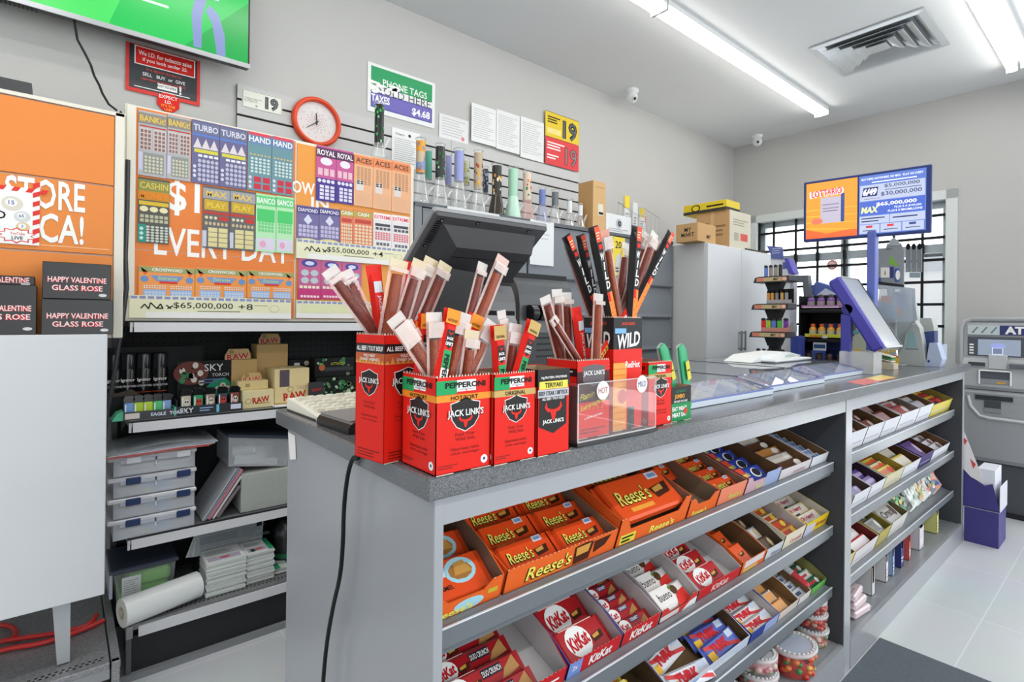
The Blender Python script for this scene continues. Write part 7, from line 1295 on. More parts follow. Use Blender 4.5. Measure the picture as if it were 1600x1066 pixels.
p = tub('lower round tub in the stack beside the divider', 1266, 1000, .06, .06, .05, .1085, ('b0605a', 'c88a80', '7a9a6a', 'd0b8a8'), 3)
tub('middle round tub in the stack beside the divider', V(p), 0, .056, .056, .044, .1085+.063, ('a83a34', 'c85a50', 'b08a7a'), 4)
tub('topmost round tub in the stack beside the divider', V(p), 0, .053, .053, .036, .1085+.12, ('b0504a', 'c8786a'), 5)
p = tub('round tub of pink gummies beside the oval one', 1183, 1076, .062, .062, .06, .1085, PKc, 6)
tub('round tub stacked on the one of pink gummies', V(p), 0, .058, .058, .046, .1085+.073, PKc, 7)
tub('round tub of pale gummies at the lower picture edge', 1128, 1112, .06, .06, .07, .1085, PKc, 8)
# ================================================================ far counter end: lottery sign, stands, racks; cash machine and card display beyond
m = MB(); m.box(2.97, 4.30, 1.5, 1.9, H0, H1, slab_mat(), .003); m.box(3.0, 4.27, 1.52, 1.88, 0, H0, GP); m.build('return_ledge', CT)
BL = M('3f4fa8', .4); BLs = M('5a68b4', .35); FR = M('34427a', .4)
# ---- lottery sign on its blue post
pb = PZ(1341, 575, H1); px_ = 3.40; p1 = PX(1364, 372, px_); py_ = p1.y
t = T('lottery_sign', 'wide blue and orange lottery jackpot sign on a blue post at the far counter end', 'sign', (px_, py_, H1+.0008))
dirv = V((-math.cos(RAD(82)), math.sin(RAD(82)), 0)); S_ang = math.atan2(-dirv.y, -dirv.x)     # along the face, viewer's left to right
zt, zb = PX(1356, 272, px_).z-H1, PX(1358, 371, px_).z-H1
a = PX(1257, 332, px_-.04); b = PX(1456, 310, px_+.04); wl = (V((a.x, a.y))-V((px_, py_))).length; wr_ = (V((b.x, b.y))-V((px_, py_))).length
G = Matrix.Rotation(S_ang, 4, 'Z')
m = MB(); m.box(-.03, .03, -.02, .02, 0, zb+.03, BLs, .004); m.box(-.055, .055, -.045, .045, 0, .012, BL, .004); m.build('post', t)
m = MB(); m.X = G; m.box(-wl, wr_, -.012, .03, zb, zt, FR, .004); m.build('frame', t)
m = MB(); m.X = G; W_, H_ = wl+wr_, zt-zb; m.frame((-wl, -.0125, zb), (1, 0, 0), (0, 0, 1)); e = .014; mid = W_*.46
Lo = EM('f29a2c', .85); m.rect(e, mid-.004, e, H_-e, Lo, 1); Lr = EM('f0642c', .85); m.poly([(e, e), (mid-.004, e), (mid-.004, H_*.16), (W_*.2, H_*.11), (e, H_*.2)], Lr, 2)
for k in range(4): m.poly([(e, H_*(.2+.1*k)), (mid-.004, H_*(.14+.12*k)), (mid-.004, H_*(.15+.12*k)), (e, H_*(.22+.1*k))], EM('f6b63c', .85), 2)
m.txt('LOTTARIO', W_*.2-.001, H_*.78-.002, H_*.115, EM('f6e6ea', .95), 4, None, .09, w=W_*.29, rot=.05); m.txt('LOTTARIO', W_*.2, H_*.78, H_*.105, EM('d8284a', .85), 5, None, .025, w=W_*.26, rot=.05)
m.rect(W_*.15, W_*.32, H_*.28, H_*.7, EM('b9b2c4', .85), 3); m.rect(W_*.32, W_*.35, H_*.28, H_*.74, EM('35488a', .8), 3)
for r_ in range(2): m.lines(W_*.165, W_*.31, H_*(.56-.06*r_), H_*(.6-.06*r_), 1, EM('8a84a0', .8), 4)
m.lines(W_*.17, W_*.3, H_*.46, H_*.49, 1, EM('6a6488', .8), 4); m.disc(W_*.12, H_*.32, W_*.05, H_*.05, EM('f0785a', .8), 4)
Bk = EM('5f7ccc', .8); Wp = EM('b6c0da', .85); Nv = EM('27336a', .8); Wt = EM('eef1fa', .95)
x0, x1 = mid+.004, W_-e-.008; m.rect(x0, x1, e, H_-e, Bk, 1); cw_ = x1-x0
m.txt('BUY HERE ANYWHERE, NE MAX · PLAY AN EVERY', x0+cw_*.5, H_*.9, H_*.04, Wt, 3, cw_*.92); m.lines(x0+cw_*.2, x0+cw_*.9, H_*.83, H_*.86, 1, Wt, 3, .5)
m.rect(x0+.004, x1-.004, H_*.56, H_*.81, Wp, 2); m.poly([(x0+cw_*q[0], H_*q[1]) for q in ((.04, .63), (.07, .77), (.3, .77), (.28, .63))][::-1], Nv, 3); m.txt('6/49', x0+cw_*.17, H_*.7, H_*.11, Wt, 4, None, .05, w=cw_*.22, shear=.2); m.txt('$5,000,000', x0+cw_*.65, H_*.765, H_*.06, Nv, 3, None, .01, w=cw_*.52); m.txt('$30,000,000', x0+cw_*.64, H_*.645, H_*.07, Nv, 3, None, .01, w=cw_*.6); m.lines(x0+cw_*.4, x0+cw_*.96, H_*.695, H_*.72, 1, M('6a76a4'), 3); m.lines(x0+cw_*.08, x0+cw_*.35, H_*.585, H_*.6, 1, M('a06a84'), 3)
m.rect(x0+.004, x1-.004, H_*.335, H_*.55, EM('4a66c4', .85), 2); m.txt('$65,000,000', x0+cw_*.57, H_*.49, H_*.065, Wt, 3, None, .03, w=cw_*.6); m.txt('MAX', x0+cw_*.17, H_*.42, H_*.1, EM('d8e4a0', .9), 3, None, .05, w=cw_*.28, shear=.2); m.txt('PLUS 8 X $100,000', x0+cw_*.74, H_*.425, H_*.035, Wt, 3, cw_*.44); m.txt('PLUS 8 X MAXMILLIONS', x0+cw_*.7, H_*.375, H_*.035, Wt, 3, cw_*.5)
m.rect(x0+.004, x0+cw_*.47, H_*.2, H_*.325, Wp, 2); m.rect(x0+cw_*.48, x1-.004, H_*.2, H_*.325, Wp, 2); m.lines(x0+cw_*.04, x0+cw_*.42, H_*.22, H_*.31, 2, Nv, 3, .4); m.lines(x0+cw_*.52, x0+cw_*.9, H_*.25, H_*.29, 1, Nv, 3, .5)
for k in range(3): xa = x0+.004+k*(cw_-.008)/3; m.rect(xa, xa+(cw_-.008)/3-.004, H_*.055, H_*.19, Wp, 2); m.rect(xa+cw_*.1, xa+cw_*.2, H_*.14, H_*.175, EM(('c8384a', 'd83a44', '3a4a8a')[k], .8), 3); m.lines(xa+cw_*.05, xa+cw_*.27, H_*.085, H_*.11, 1, Nv, 3)
m.build('screen', t)
# ---- slanted ticket checker with a blue edge
t = T('ticket_checker', 'slanted clear faced ticket checker with a thick blue side on a blue leg', 'ticket checker'); zb_, zt_ = 1.195, 1.553; yb, yt = .845, 1.05; tx0, tx1 = 3.06, 3.35
dd = V((0, yt-yb, zt_-zb_)).normalized(); L_ = math.hypot(yt-yb, zt_-zb_); nn = V((1, 0, 0)).cross(dd); G = Matrix((V((1, 0, 0)), dd, nn)).transposed().to_4x4(); G.translation = V((tx0, yb, zb_))
m = MB(); m.X = G; m.box(-.004, .03, 0, L_, -.05, .012, M('4a46a8', .35), .01); m.build('blue_side', t)
m = MB(); m.X = G; m.box(.03, tx1-tx0, .004, L_-.004, -.02, .006, M('b4b8be', .12), .003); m.build('face', t)
m = MB(); m.X = G; m.box(.028, tx1-tx0+.002, -.004, .004, -.022, .01, M('b9bcc2', .3)); m.box(tx1-tx0, tx1-tx0+.005, 0, L_, -.022, .01, M('55585e', .3)); m.box(.028, tx1-tx0, L_-.004, L_+.002, -.022, .01, M('b9bcc2', .3)); m.build('rim', t)
m = MB(); m.box(tx0+.0, tx0+.036, .985, 1.03, H1+.001, 1.36, M('4a4aa0', .4), .004); m.box(tx0-.01, tx0+.05, .95, 1.07, H1+.0008, H1+.012, M('4a4aa0', .4), .003); m.build('leg', t)
m = MB(); m.tube([(tx0-.004, 1.0, 1.385), (tx0+.04, 1.0, 1.385)], .026, M('3a3a80', .4), 16); m.build('hinge', t)
# ---- acrylic pocket box
m = MB(); a = PZ(1366, 586, H1); b_ = V((a.x, 1.0, 0)); ac = CLEAR('d8dadb', .35, .08); z0, z1 = H1+.001, H1+.105
m.box(a.x-.002, a.x, a.y, b_.y, z0, z1, ac); m.box(a.x, a.x+.11, a.y, a.y+.002, z0, z1, ac); m.box(a.x, a.x+.11, b_.y-.002, b_.y, z0, z1, ac); m.box(a.x+.108, a.x+.11, a.y, b_.y, z0, z1, ac); m.box(a.x-.0022, a.x-.0002, a.y, a.y+.003, z0, z1, CLEAR('ffffff', .7)); m.box(a.x, a.x+.11, a.y, b_.y, z0, z0+.002, ac)
tag(m.build('acrylic_pocket'), 'small clear acrylic pocket box beneath the blue ticket checker', 'pocket holder')
# ---- cardboard slip stands behind
def panel_px(name, label, cat, pts, X, th, c, extra=None, parts=None):
    """upright board of thickness th facing the shop end; outline given on the plane x = X"""
    q = [PX(*p, X) for p in pts]; m = MB(); m.prism([(v.y, v.z) for v in q], X, X+th, M(c, .6), 'x'); ym = q[0].y; zm = min(v.z for v in q)
    m.frame((X, max(v.y for v in q), zm), (0, -1, 0), (0, 0, 1)); W_ = max(v.y for v in q)-min(v.y for v in q); H_ = max(v.z for v in q)-zm
    extra and extra(m, W_, H_); o = m.build(name); return tag(o, label, cat)
m = MB(); X = 3.56
q = [PX(*p, X) for p in ((1366, 583), (1390, 580), (1386, 520), (1366, 478), (1352, 478), (1342, 500), (1330, 540), (1326, 583))]; q[0].z = q[1].z = q[-1].z = H1+.001; m.prism([(v.y, v.z) for v in q], X, X+.012, M('b9bda6', .6), 'x'); m.frame((X, max(v.y for v in q), H1), (0, -1, 0), (0, 0, 1)); rr = random.Random(5)
for k in range(16): m.disc(.04+rr.random()*.2, .02+rr.random()*.13, .02, .016, M(rr.choice(('d9a04a', 'e0b84a', 'd98a3a', 'e4c87a', 'c9b08a')), .5), 1+k % 3, 8)
for k in range(12): m.disc(.03+rr.random()*.13, .17+rr.random()*.11, .018, .013, M(rr.choice(('3f7a80', '6aa0a0', '2c5a66', '8ab4ac')), .5), 1+k % 3, 7)
tag(m.build('brochure_stand'), 'teal and orange printed card stand behind the blue ticket checker', 'display stand')
def board_sil(name, label, pts, X, th, c, cat='slip stand', extra=None):
    q = [PX(*p, X) for p in pts]; zlo = min(v.z for v in q)
    if zlo < H1+.03:
        for v in q:
            if v.z < H1+.03: v.z = H1+.001
    m = MB(); m.prism([(v.y, v.z) for v in q], X, X+th, M(c, .55), 'x'); W_ = max(v.y for v in q)-min(v.y for v in q); m.frame((X, max(v.y for v in q), min(v.z for v in q)), (0, -1, 0), (0, 0, 1)); extra and extra(m, W_, max(v.z for v in q)-min(v.z for v in q)); return tag(m.build(name), label, cat)
board_sil('slip_stand', 'grey card slip stand, its low front panel shaped like a shield', [(1417, 577), (1446, 578), (1443, 548), (1440, 528), (1436, 512), (1428, 500), (1420, 507), (1416, 520), (1412, 540), (1400, 560), (1394, 572)], 3.78, .09, 'aeb3b1', extra=lambda m, w, h: (m.poly([(w*.4, h*.4), (w*.75, h*.4), (w*.65, h*.75), (w*.5, h*.75)], M('8fb0b4'), 1), m.lines(w*.4, w*.8, h*.33, h*.4, 1, M('7a8a90'), 2)))
board_sil('slip_stand', 'tall grey stand back panel behind the shield shaped one', [(1404, 560), (1432, 560), (1434, 500), (1430, 478), (1424, 462), (1404, 458), (1396, 500)], 3.92, .05, 'b4bdc0')
board_sil('slip_holder', 'pale grey topped slip holder nearest the window edge', [(1440, 560), (1458, 556), (1459, 512), (1455, 497), (1438, 497), (1438, 520), (1441, 540)], 3.98, .1, 'b4b8b3')
board_sil('slip_holder', 'navy blue slip holder between grey and pale blue ones', [(1444, 556), (1460, 556), (1460, 517), (1443, 519), (1445, 535), (1443, 548)], 3.86, .08, '3c4676')
board_sil('slip_holder', 'pale blue pocket holder standing on the far counter corner', [(1446, 571), (1468, 571), (1472, 562), (1464, 536), (1452, 536)], 3.80, .1, 'aeb9d2', extra=lambda m, w, h: m.disc(w*.2, h*.22, .006, .008, M('3a4a7a'), 1))
board_sil('slip_holder', 'small grey pocket holder at the far counter corner', [(1464, 565), (1473, 563), (1473, 538), (1464, 540)], 3.9, .1, 'a4adbc')
t = T('leaflet_tray', 'small tray of green and orange leaflets beside the shield shaped stand', 'leaflet tray', PZ(1398, 578, H1+.001))
m = MB(); m.prism([(0, 0), (.11, 0), (.14, .06), (0, .03)], -.02, .06, M('c9bfa8', .5), 'x'); m.build('tray', t)
for k, (c, z) in enumerate((('d99a3a', .02), ('e8e4dc', .04), ('2f9a5a', .052), ('dcd8d0', .064))):
    m = MB(); m.prism([(.01, z), (.13, z+.03), (.13, z+.034), (.01, z+.004)], -.015, .055, M(c, .5), 'x'); m.build('leaflet', t)
# gift cards and hanging packs on a grid rack
GRY = '8f9498'
t = T('card_rack', 'grey hanging card rack beside the lottery sign post', 'card rack'); X = 3.95
def piece(nm, pts, c, th=.012, X=X, ex=None):
    q = [PX(*p, X) for p in pts]; m = MB(); m.prism([(v.y, v.z) for v in q], X, X+th, M(c, .5), 'x'); m.frame((X, max(v.y for v in q), min(v.z for v in q)), (0, -1, 0), (0, 0, 1)); ex and ex(m, max(v.y for v in q)-min(v.y for v in q), max(v.z for v in q)-min(v.z for v in q)); return m.build(nm, t)
piece('back_board', [(1366, 452), (1412, 452), (1412, 390), (1407, 380), (1386, 381), (1384, 388), (1366, 388)], GRY, ex=lambda m, w, h: (m.poly([(w*.5, h*.55), (w*.85, h*.5), (w*.55, h*.75)], M('7fae4a'), 1), m.lines(w*.4, w*.6, h*.86, h*.9, 1, M('4a4d50'), 1), m.poly([(0, h*.6), (w*.2, h*.55), (w*.1, h*.8)], M('8fb45a'), 1)))
piece('header', [(1388, 384), (1406, 384), (1404, 377), (1396, 371), (1390, 376)], 'a9adb0', X=X-.002)
for k in range(3): piece('hanging_card', [(1415+8.8*k, 425), (1422.5+8.8*k, 425), (1422.5+8.8*k, 388), (1415+8.8*k, 388)], '7d8287', ex=lambda m, w, h: (m.disc(w*.5, h*1.06, .012, .02, BLACK, 1, 8), m.lines(w*.2, w*.8, h*.05, h*.15, 2, M('9aa0a4'), 1)))
piece('price_tag', [(1421, 434), (1438, 434), (1438, 426), (1421, 426)], '8fa0a4'); piece('white_card', [(1376, 434), (1390, 434), (1390, 418), (1376, 418)], 'e8e8e2', X=X-.004, ex=lambda m, w, h: m.poly([(w*.4, h*.3), (w*.6, h*.3), (w*.5, h*.85)], M('a08a5a'), 1))
piece('navy_pack', [(1390, 434), (1396, 434), (1396, 417), (1390, 417)], '3c3f78', X=X-.004); piece('blue_pack', [(1398, 440), (1405, 440), (1405, 420), (1398, 420)], '3a5cae', X=X-.004, ex=lambda m, w, h: m.disc(w*.7, h*.5, .012, .03, WHITE, 1))
piece('dark_rail', [(1366, 443), (1412, 449), (1412, 445), (1366, 439)], '2c3038', X=X-.006); piece('blue_pack', [(1366, 441), (1376, 443), (1376, 434), (1366, 434)], '4a5aa0', X=X-.005)
m = MB(); p = PX(1388, 445, X+.01); m.tube([(X+.03, p.y, H1+.001), (X+.03, p.y, PX(1388, 385, X).z)], .012, M('6a6f74', .4, .4), 10); m.box(X-.03, X+.09, p.y-.09, p.y+.09, H1+.0008, H1+.012, M('6a6f74', .4)); m.build('stand', t)
t = T('brochure_pocket', 'clear brochure pocket of leaflets below the hanging card rack', 'brochure holder'); X = 3.685
q = [PX(*p, X) for p in ((1364, 505), (1426, 502), (1424, 450), (1368, 445))]; m = MB(); m.prism([(v.y, v.z) for v in q], X, X+.003, CLEAR('c9d2da', .35, .05), 'x'); m.prism([(v.y, v.z) for v in q], X+.07, X+.073, CLEAR('b4bcc4', .6, .1), 'x'); m.box(X, X+.073, q[1].y, q[0].y, q[0].z-.004, q[0].z, CLEAR('b4bcc4', .6, .1)); m.build('pocket', t)
for pts, c in (([(1366, 500), (1400, 503), (1398, 478), (1372, 470)], '7fa4d0'), ([(1372, 478), (1408, 492), (1408, 484), (1372, 466)], 'c98a6a'), ([(1392, 480), (1412, 482), (1412, 456), (1396, 456)], '9aa4c4'), ([(1376, 470), (1388, 472), (1386, 462), (1374, 462)], 'd8705a')):
    q = [PX(*p, X+.03) for p in pts]; m = MB(); m.prism([(v.y, v.z) for v in q], X+.03+.006*len(c)*0, X+.036, M(c, .5), 'x'); o = m.build('leaflet', t); o.location.x = .008*([ '7fa4d0', 'c98a6a', '9aa4c4', 'd8705a'].index(c))
p = PX(1395, 500, X+.05); m = MB(); m.box(X+.03, X+.05, p.y-.02, p.y+.02, H1+.001, p.z, M('aab0b4', .4)); m.box(X, X+.09, p.y-.06, p.y+.06, H1+.0008, H1+.01, M('aab0b4', .4)); m.build('stem', t)
# ---- black energy shot rack
ex, ey0, ey1 = 3.84, 1.225, 1.545; t = T('energy_rack', 'black two tier rack of energy shot bottles on the counter', 'rack'); kz = [PX(1280, 517, ex).z, PX(1280, 540, ex).z]
zs1, zs2 = PX(1280, 512, ex).z, PX(1280, 541, ex).z; ztop = PX(1280, 462, ex).z; BK = M('1d1e21', .4)
s1, s2 = PX(1280, 484, ex).z, PX(1280, 530, ex).z
m = MB(); m.box(ex, ex+.2, ey0-.004, ey0+.004, H1+.001, PX(1318, 455, ex).z, BK); m.build('side_panel', t); m = MB(); m.box(ex, ex+.2, ey1-.004, ey1+.004, H1+.001, ztop, BK); m.build('side_panel', t)
m = MB(); m.box(ex+.19, ex+.2, ey0, ey1, H1+.05, ztop+.01, BK); m.frame((ex+.19, ey1, H1), (0, -1, 0), (0, 0, 1)); m.rect(.08, .31, .06, .24, M('6a7cc8', .4), 1); m.poly([(.09, .18), (.31, .22), (.31, .16)], M('a9b4e0'), 2); m.rect(.1, .3, .0, .06, M('4a58a8'), 1); m.build('back_panel', t)
for k, z in enumerate((s1-.0, s2)):
    m = MB(); m.box(ex-.005, ex+.19, ey0, ey1, z-.022, z, BK, .003); m.build('shelf', t)
m = MB(); m.frame((ex-.001, ey1-.09, H1+.05), (0, -1, 0), (0, 0, 1)); m.box(ex-.001, ex+.001, ey1-.17, ey1-.09, H1+.06, H1+.12, M('e4e6ea', .4)); m.rect(.005, .075, .025, .05, M('3a5a8a'), 2); m.build('cup_sticker', t)
m = MB(); m.box(ex, ex+.01, ey0-.0045, ey0-.004, H1+.08, H1+.16, M('c9c9c9')); m.box(ex+.05, ex+.15, ey0-.005, ey0-.004, H1+.05, H1+.13, M('b9babb', .5)); m.build('side_label', t)
def shot(y, z, c, cap, lb, grp, cc):
    q = T('energy_shot', lb, 'bottle', (ex+.035, y, z+.001), group=grp); m = MB(); m.lathe([(.021, 0), (.0225, .004), (.0225, .052), (.019, .062), (.012, .068), (.012, .072)], M(c, .25), 18); m.build('bottle', q)
    m = MB(); m.lathe([(.0228, .012), (.0228, .044)], M(cc, .4), 18, close=True); m.build('label_band', q); m = MB(); m.lathe([(.014, .069), (.0145, .085), (.012, .088), (.001, .089)], M(cap, .35), 14); m.build('cap', q)
for k in range(4): shot(ey1-.05-.06*k-.012, s1+.012, '7a4a9c', '4a4048', ('purple energy shot bottle at the outer end of the upper rack tier', 'purple energy shot bottle, second on the upper rack tier', 'purple energy shot bottle, third on the upper rack tier', 'purple energy shot bottle at the inner end of the upper rack tier')[k], 'purple energy shots', 'a99a9c')
for k in range(4): shot(ey1-.075-.055*k, s2+.012, 'e8a83a', 'e05a28', ('orange capped energy shot at the outer end of the yellow tray', 'orange capped energy shot, second in the yellow tray', 'orange capped energy shot, third in the yellow tray', 'orange capped energy shot at the inner end of the yellow tray')[k], 'orange capped energy shots', 'c9c4a0')
m = MB(); m.box(ex+.004, ex+.012, ey0+.05, ey1-.012, s1+.001, s1+.03, M('b07ab0', .4)); m.box(ex+.004, ex+.07, ey0+.05, ey1-.012, s1+.001, s1+.012, M('8a5a9a', .4)); m.frame((ex+.004, ey1-.012, s1), (0, -1, 0), (0, 0, 1)); m.lines(.01, .24, .006, .026, 1, M('e4d0e0'), 1); tag(m.build('shot_tray'), 'low purple tray holding the purple energy shots', 'display tray')
m = MB(); m.box(ex+.004, ex+.010, ey0+.06, ey1-.035, s2+.001, s2+.034, M('d9d84a', .4)); m.box(ex+.004, ex+.075, ey0+.06, ey1-.035, s2+.001, s2+.012, M('d0cf3a', .4)); m.frame((ex+.004, ey1-.035, s2), (0, -1, 0), (0, 0, 1)); m.txt('ENERGY', .07, .018, .016, M('e0602c'), 1, None, .04, shear=.2); m.rect(.11, .14, .006, .024, M('d9dee0'), 1); tag(m.build('shot_tray'), 'low yellow tray holding the orange capped energy shots', 'display tray')
for k in range(4):
    m = MB(); m.lathe([(.02, 0), (.021, .03), (.015, .038), (.001, .04)], M('4a3430', .3), 14); tag(m.build('energy_shot', None, (ex+.03, ey1-.05-.065*k, H1+.0015)), ('dark capped bottle at the outer end under the rack', 'dark capped bottle, second under the rack', 'dark capped bottle, third under the rack', 'dark capped bottle at the inner end under the rack')[k], 'bottle', 'dark bottles under the rack')
# ---- three tier lighter rack
lx, ly0, ly1 = 3.28, 1.385, 1.575; t = T('lighter_rack', 'curved black three tier rack of pocket lighters on the counter', 'rack')
tz3 = [PX(1208, 441, lx).z, PX(1205, 484, lx).z, PX(1203, 528, lx).z]
for k, z in enumerate(tz3):
    m = MB(); y1_ = PX(1177-3*k, 442, lx).y; y0_ = PX(1232-1*k, 442, lx).y; pts = [(y1_, z), (y1_-.01, z+.03), (y1_-.03, z+.036), (y0_, z+.036), (y0_-.004, z+.008), (y0_+.02, z)]; m.prism([(a, b) for a, b in pts], lx, lx+.12, M('33343a', .35), 'x'); m.frame((lx, y1_-.02, z), (0, -1, 0), (0, 0, 1)); w_ = y1_-y0_-.03; m.rect(0, w_, .006, .03, M('d98a72', .4), 1); m.rect(w_*.24, w_*.82, .006, .03, M('c9b486', .4), 2); m.disc(w_*.93, .018, .012, .011, M('e8c4b0'), 3); m.txt('BIC', w_*.65, .018, .016, M('4a3a2a'), 3, None, .05, shear=.3); m.build('tier', t)
m = MB(); yc = PX(1203, 500, lx).y
zz_ = [H1+.02]+tz3[::-1]
m.prism([(yc+.03, H1+.001), (yc-.03, H1+.001), (yc-.026, tz3[0]), (yc+.026, tz3[0])], lx+.05, lx+.09, M('26272b', .4), 'x')
for z in tz3: m.prism([(yc+.03, z-.05), (yc-.03, z-.05), (yc-.05, z), (yc+.05, z)], lx+.035, lx+.1, M('26272b', .4), 'x')
m.build('column', t); m = MB(); m.box(lx-.02, lx+.13, yc-.08, yc+.08, H1+.0008, H1+.014, M('26272b', .4), .004); m.build('base', t)
def lighter(y, z, c, lb, h=.055, w_=.02, hd='3a3a3c', x=None):
    q = T('pocket_lighter', lb, 'lighter', (x or lx+.03, y, z+.001), group='pocket lighters on the rack'); m = MB(); m.box(-.007, .007, -w_/2, w_/2, 0, h, M(c, .25), .003); m.build('body', q); m = MB(); m.prism([(-w_/2+.001, h), (w_/2-.001, h), (w_/2-.001, h+.012), (0, h+.016), (-w_/2+.001, h+.01)], -.006, .006, M(hd, .3, .5), 'x'); m.build('head', q)
for k, (px, c, n) in enumerate(((1197, '6a8ad8', 'blue'), (1204.5, '9a8a88', 'rosy grey'), (1212, '9a9a84', 'olive grey'), (1219.5, '3a3634', 'black'))): lighter(PX(px, 430, lx+.03).y, tz3[0]+.036, c, f'{n} pocket lighter on the top tier of the curved rack')
for k, (px, c, n) in enumerate(((1201, 'c9924a', 'outermost'), (1207, 'd89a4a', 'second'), (1214, '8a8a94', 'third, grey'), (1222, 'c9a05a', 'fourth'), (1229, '9a9a9e', 'innermost, grey'))): lighter(PX(px, 470, lx+.03).y, tz3[1]+.042, c, f'{n} gas match on the middle tier of the curved rack', .06, .018, '1c1c1e')
m = MB(); ya, yb_ = PX(1196, 474, lx).y, PX(1235, 474, lx).y; m.box(lx+.012, lx+.018, yb_, ya, tz3[1]+.037, tz3[1]+.06, M('a9a4a4', .4)); m.box(lx+.018, lx+.046, yb_, ya, tz3[1]+.037, tz3[1]+.04, M('a9a4a4', .4)); m.box(lx+.044, lx+.047, yb_, ya, tz3[1]+.037, tz3[1]+.125, BLACK); tag(m.build('lighter_tray'), 'grey tray with a black card on the middle tier of the curved rack', 'display tray')
for k, (px, c, n) in enumerate(((1193, 'e0362a', 'red'), (1201, 'a9cf3a', 'lime'), (1209, '6a80d0', 'blue'), (1218, '5abf4a', 'green'), (1228, '7a3aa0', 'purple'))): lighter(PX(px, 512, lx+.03).y, tz3[2]+.042, c, f'{n} pocket lighter on the lowest tier of the curved rack', .062, .026)
m = MB(); ya, yb_ = PX(1188, 520, lx).y, PX(1238, 518, lx).y; m.box(lx+.008, lx+.014, yb_+.02, ya, tz3[2]+.037, tz3[2]+.062, M('c98a7a', .4)); m.prism([(yb_, tz3[2]+.04), (yb_+.06, tz3[2]+.04), (yb_, tz3[2]+.1)], lx+.01, lx+.013, M('9a8f88', .5), 'x'); m.box(lx+.014, lx+.046, yb_, ya, tz3[2]+.037, tz3[2]+.04, M('c98a7a', .4)); tag(m.build('lighter_tray'), 'salmon fronted lighter tray on the lowest tier of the curved rack', 'display tray')
for k, (px, c, n) in enumerate(((1185, '4a4494', 'violet lighter standing at the foot of the curved rack'), (1194, '9a8f94', 'grey lighter standing at the foot of the curved rack'), (1202, '4a3fa0', 'deep violet lighter standing at the foot of the curved rack'), (1213, '3a3230', 'black lighter standing at the foot of the curved rack'), (1223, '8a7a7a', 'rosy lighter standing at the foot of the curved rack'))): lighter(PX(px, 550, lx+.03).y, H1+.015, c, n, .05, .022)
# ---- lottery terminal, blue boxes behind
t = T('lottery_terminal', 'white and blue lottery terminal behind the lighter rack', 'terminal', (0, 0, 0)); X = 4.1
def pc(nm, pts, c, th=.02, X_=None, r=.5):
    X_ = X_ or X; q = [PX(*p, X_) for p in pts]; m = MB(); m.prism([(v.y, v.z) for v in q], X_, X_+th, M(c, r), 'x'); return m, q
m, q = pc('body', [(1205, 432), (1236, 432), (1226, 403), (1204, 402)], 'dfe2e8', .16); m.frame((X, q[3].y, q[0].z), (0, -1, 0), (0, 0, 1)); m.rect(.09, .13, .05, .1, M('5a6aa8'), 1); m.build('body', t)
m, q = pc('sign', [(1205, 404), (1224, 405), (1222, 386), (1198, 384), (1204, 398)], '5f6aa4', .012, X-.01); m.frame((X-.01, q[3].y, q[0].z), (0, -1, 0), (0, 0, 1)); m.lines(.04, .12, .03, .08, 3, M('b4bce0'), 1, .4); m.build('top_sign', t)
m, q = pc('screen', [(1232, 428), (1240, 427), (1231, 404), (1225, 403)], '5a54b0', .1, X-.02); m.build('tilted_screen', t)
m, q = pc('arm', [(1212, 433), (1262, 430), (1266, 470), (1256, 470), (1254, 441), (1232, 441), (1225, 440)], '5f646c', .06, X+.02, .35); m.build('arm', t)
m = MB(); a = PX(1236, 436, X+.05); m.box(X+.03, X+.15, PX(1232, 440, X).y, PX(1206, 440, X).y, H1+.001, PX(1218, 431, X).z, M('d3d5d8', .5)); m.build('stand', t)
m = MB(); X2 = 4.30-.11; q = [PX(*p, X2) for p in ((1262, 462), (1313, 462), (1312, 452), (1275, 440), (1268, 450))]; m.prism([(v.y, v.z) for v in q], X2, X2+.1, M('5a6cae', .45), 'x'); m.box(X2, X2+.1, q[1].y, q[0].y, H1+.001, q[0].z, M('4f61b0', .45)); m.frame((X2, q[0].y, q[0].z), (0, -1, 0), (0, 0, 1)); m.poly([(.06, .0), (.2, .0), (.12, .05)], M('c9d0e4'), 1); tag(m.build('display_box'), 'blue display box rising behind the energy shot rack', 'box')
m = MB(); a = PX(1238, 560, 3.7); b = PX(1246, 525, 3.7); m.box(3.72, 3.82, a.y-.03, a.y+.02, H1+.001, PX(1240, 525, 3.72).z, M('4a5ab0', .45)); tag(m.build('display_box'), 'narrow blue box between the lighter rack and the energy shot rack', 'box')
# ---- cash machine
ax = 4.93; ay1 = PX(1503, 560, ax).y; ay0 = ay1-.46
t = T('cash_machine', 'grey cash machine standing against the window wall', 'cash machine', (0, 0, 0)); AG = M('a3a5a7', .38, .15); AGd = M('6f7276', .4)
def AP(px, py, X=ax): v = PX(px, py, X); return v.y, v.z
z_top = AP(1545, 500)[1]; z_mid = AP(1540, 610)[1]; z_low = AP(1540, 722)[1]
m = MB(); m.box(ax+.03, ax+.42, ay0+.02, ay1-.02, .02, z_low, M('515559', .5), .01); m.build('safe_base', t); m = MB(); m.box(ax+.01, ax+.42, ay0+.03, ay1-.03, 0, .03, M('26282a', .6)); m.build('plinth', t)
m = MB(); pr = [(ax+.02, z_low), (ax-.008, z_low+.03), (ax-.012, z_mid-.02), (ax+.0, z_mid), (ax+.42, z_mid), (ax+.42, z_low)]; m.prism([(x, z) for x, z in pr], ay0, ay1-.015, AG, 'y'); m.build('lower_door', t)
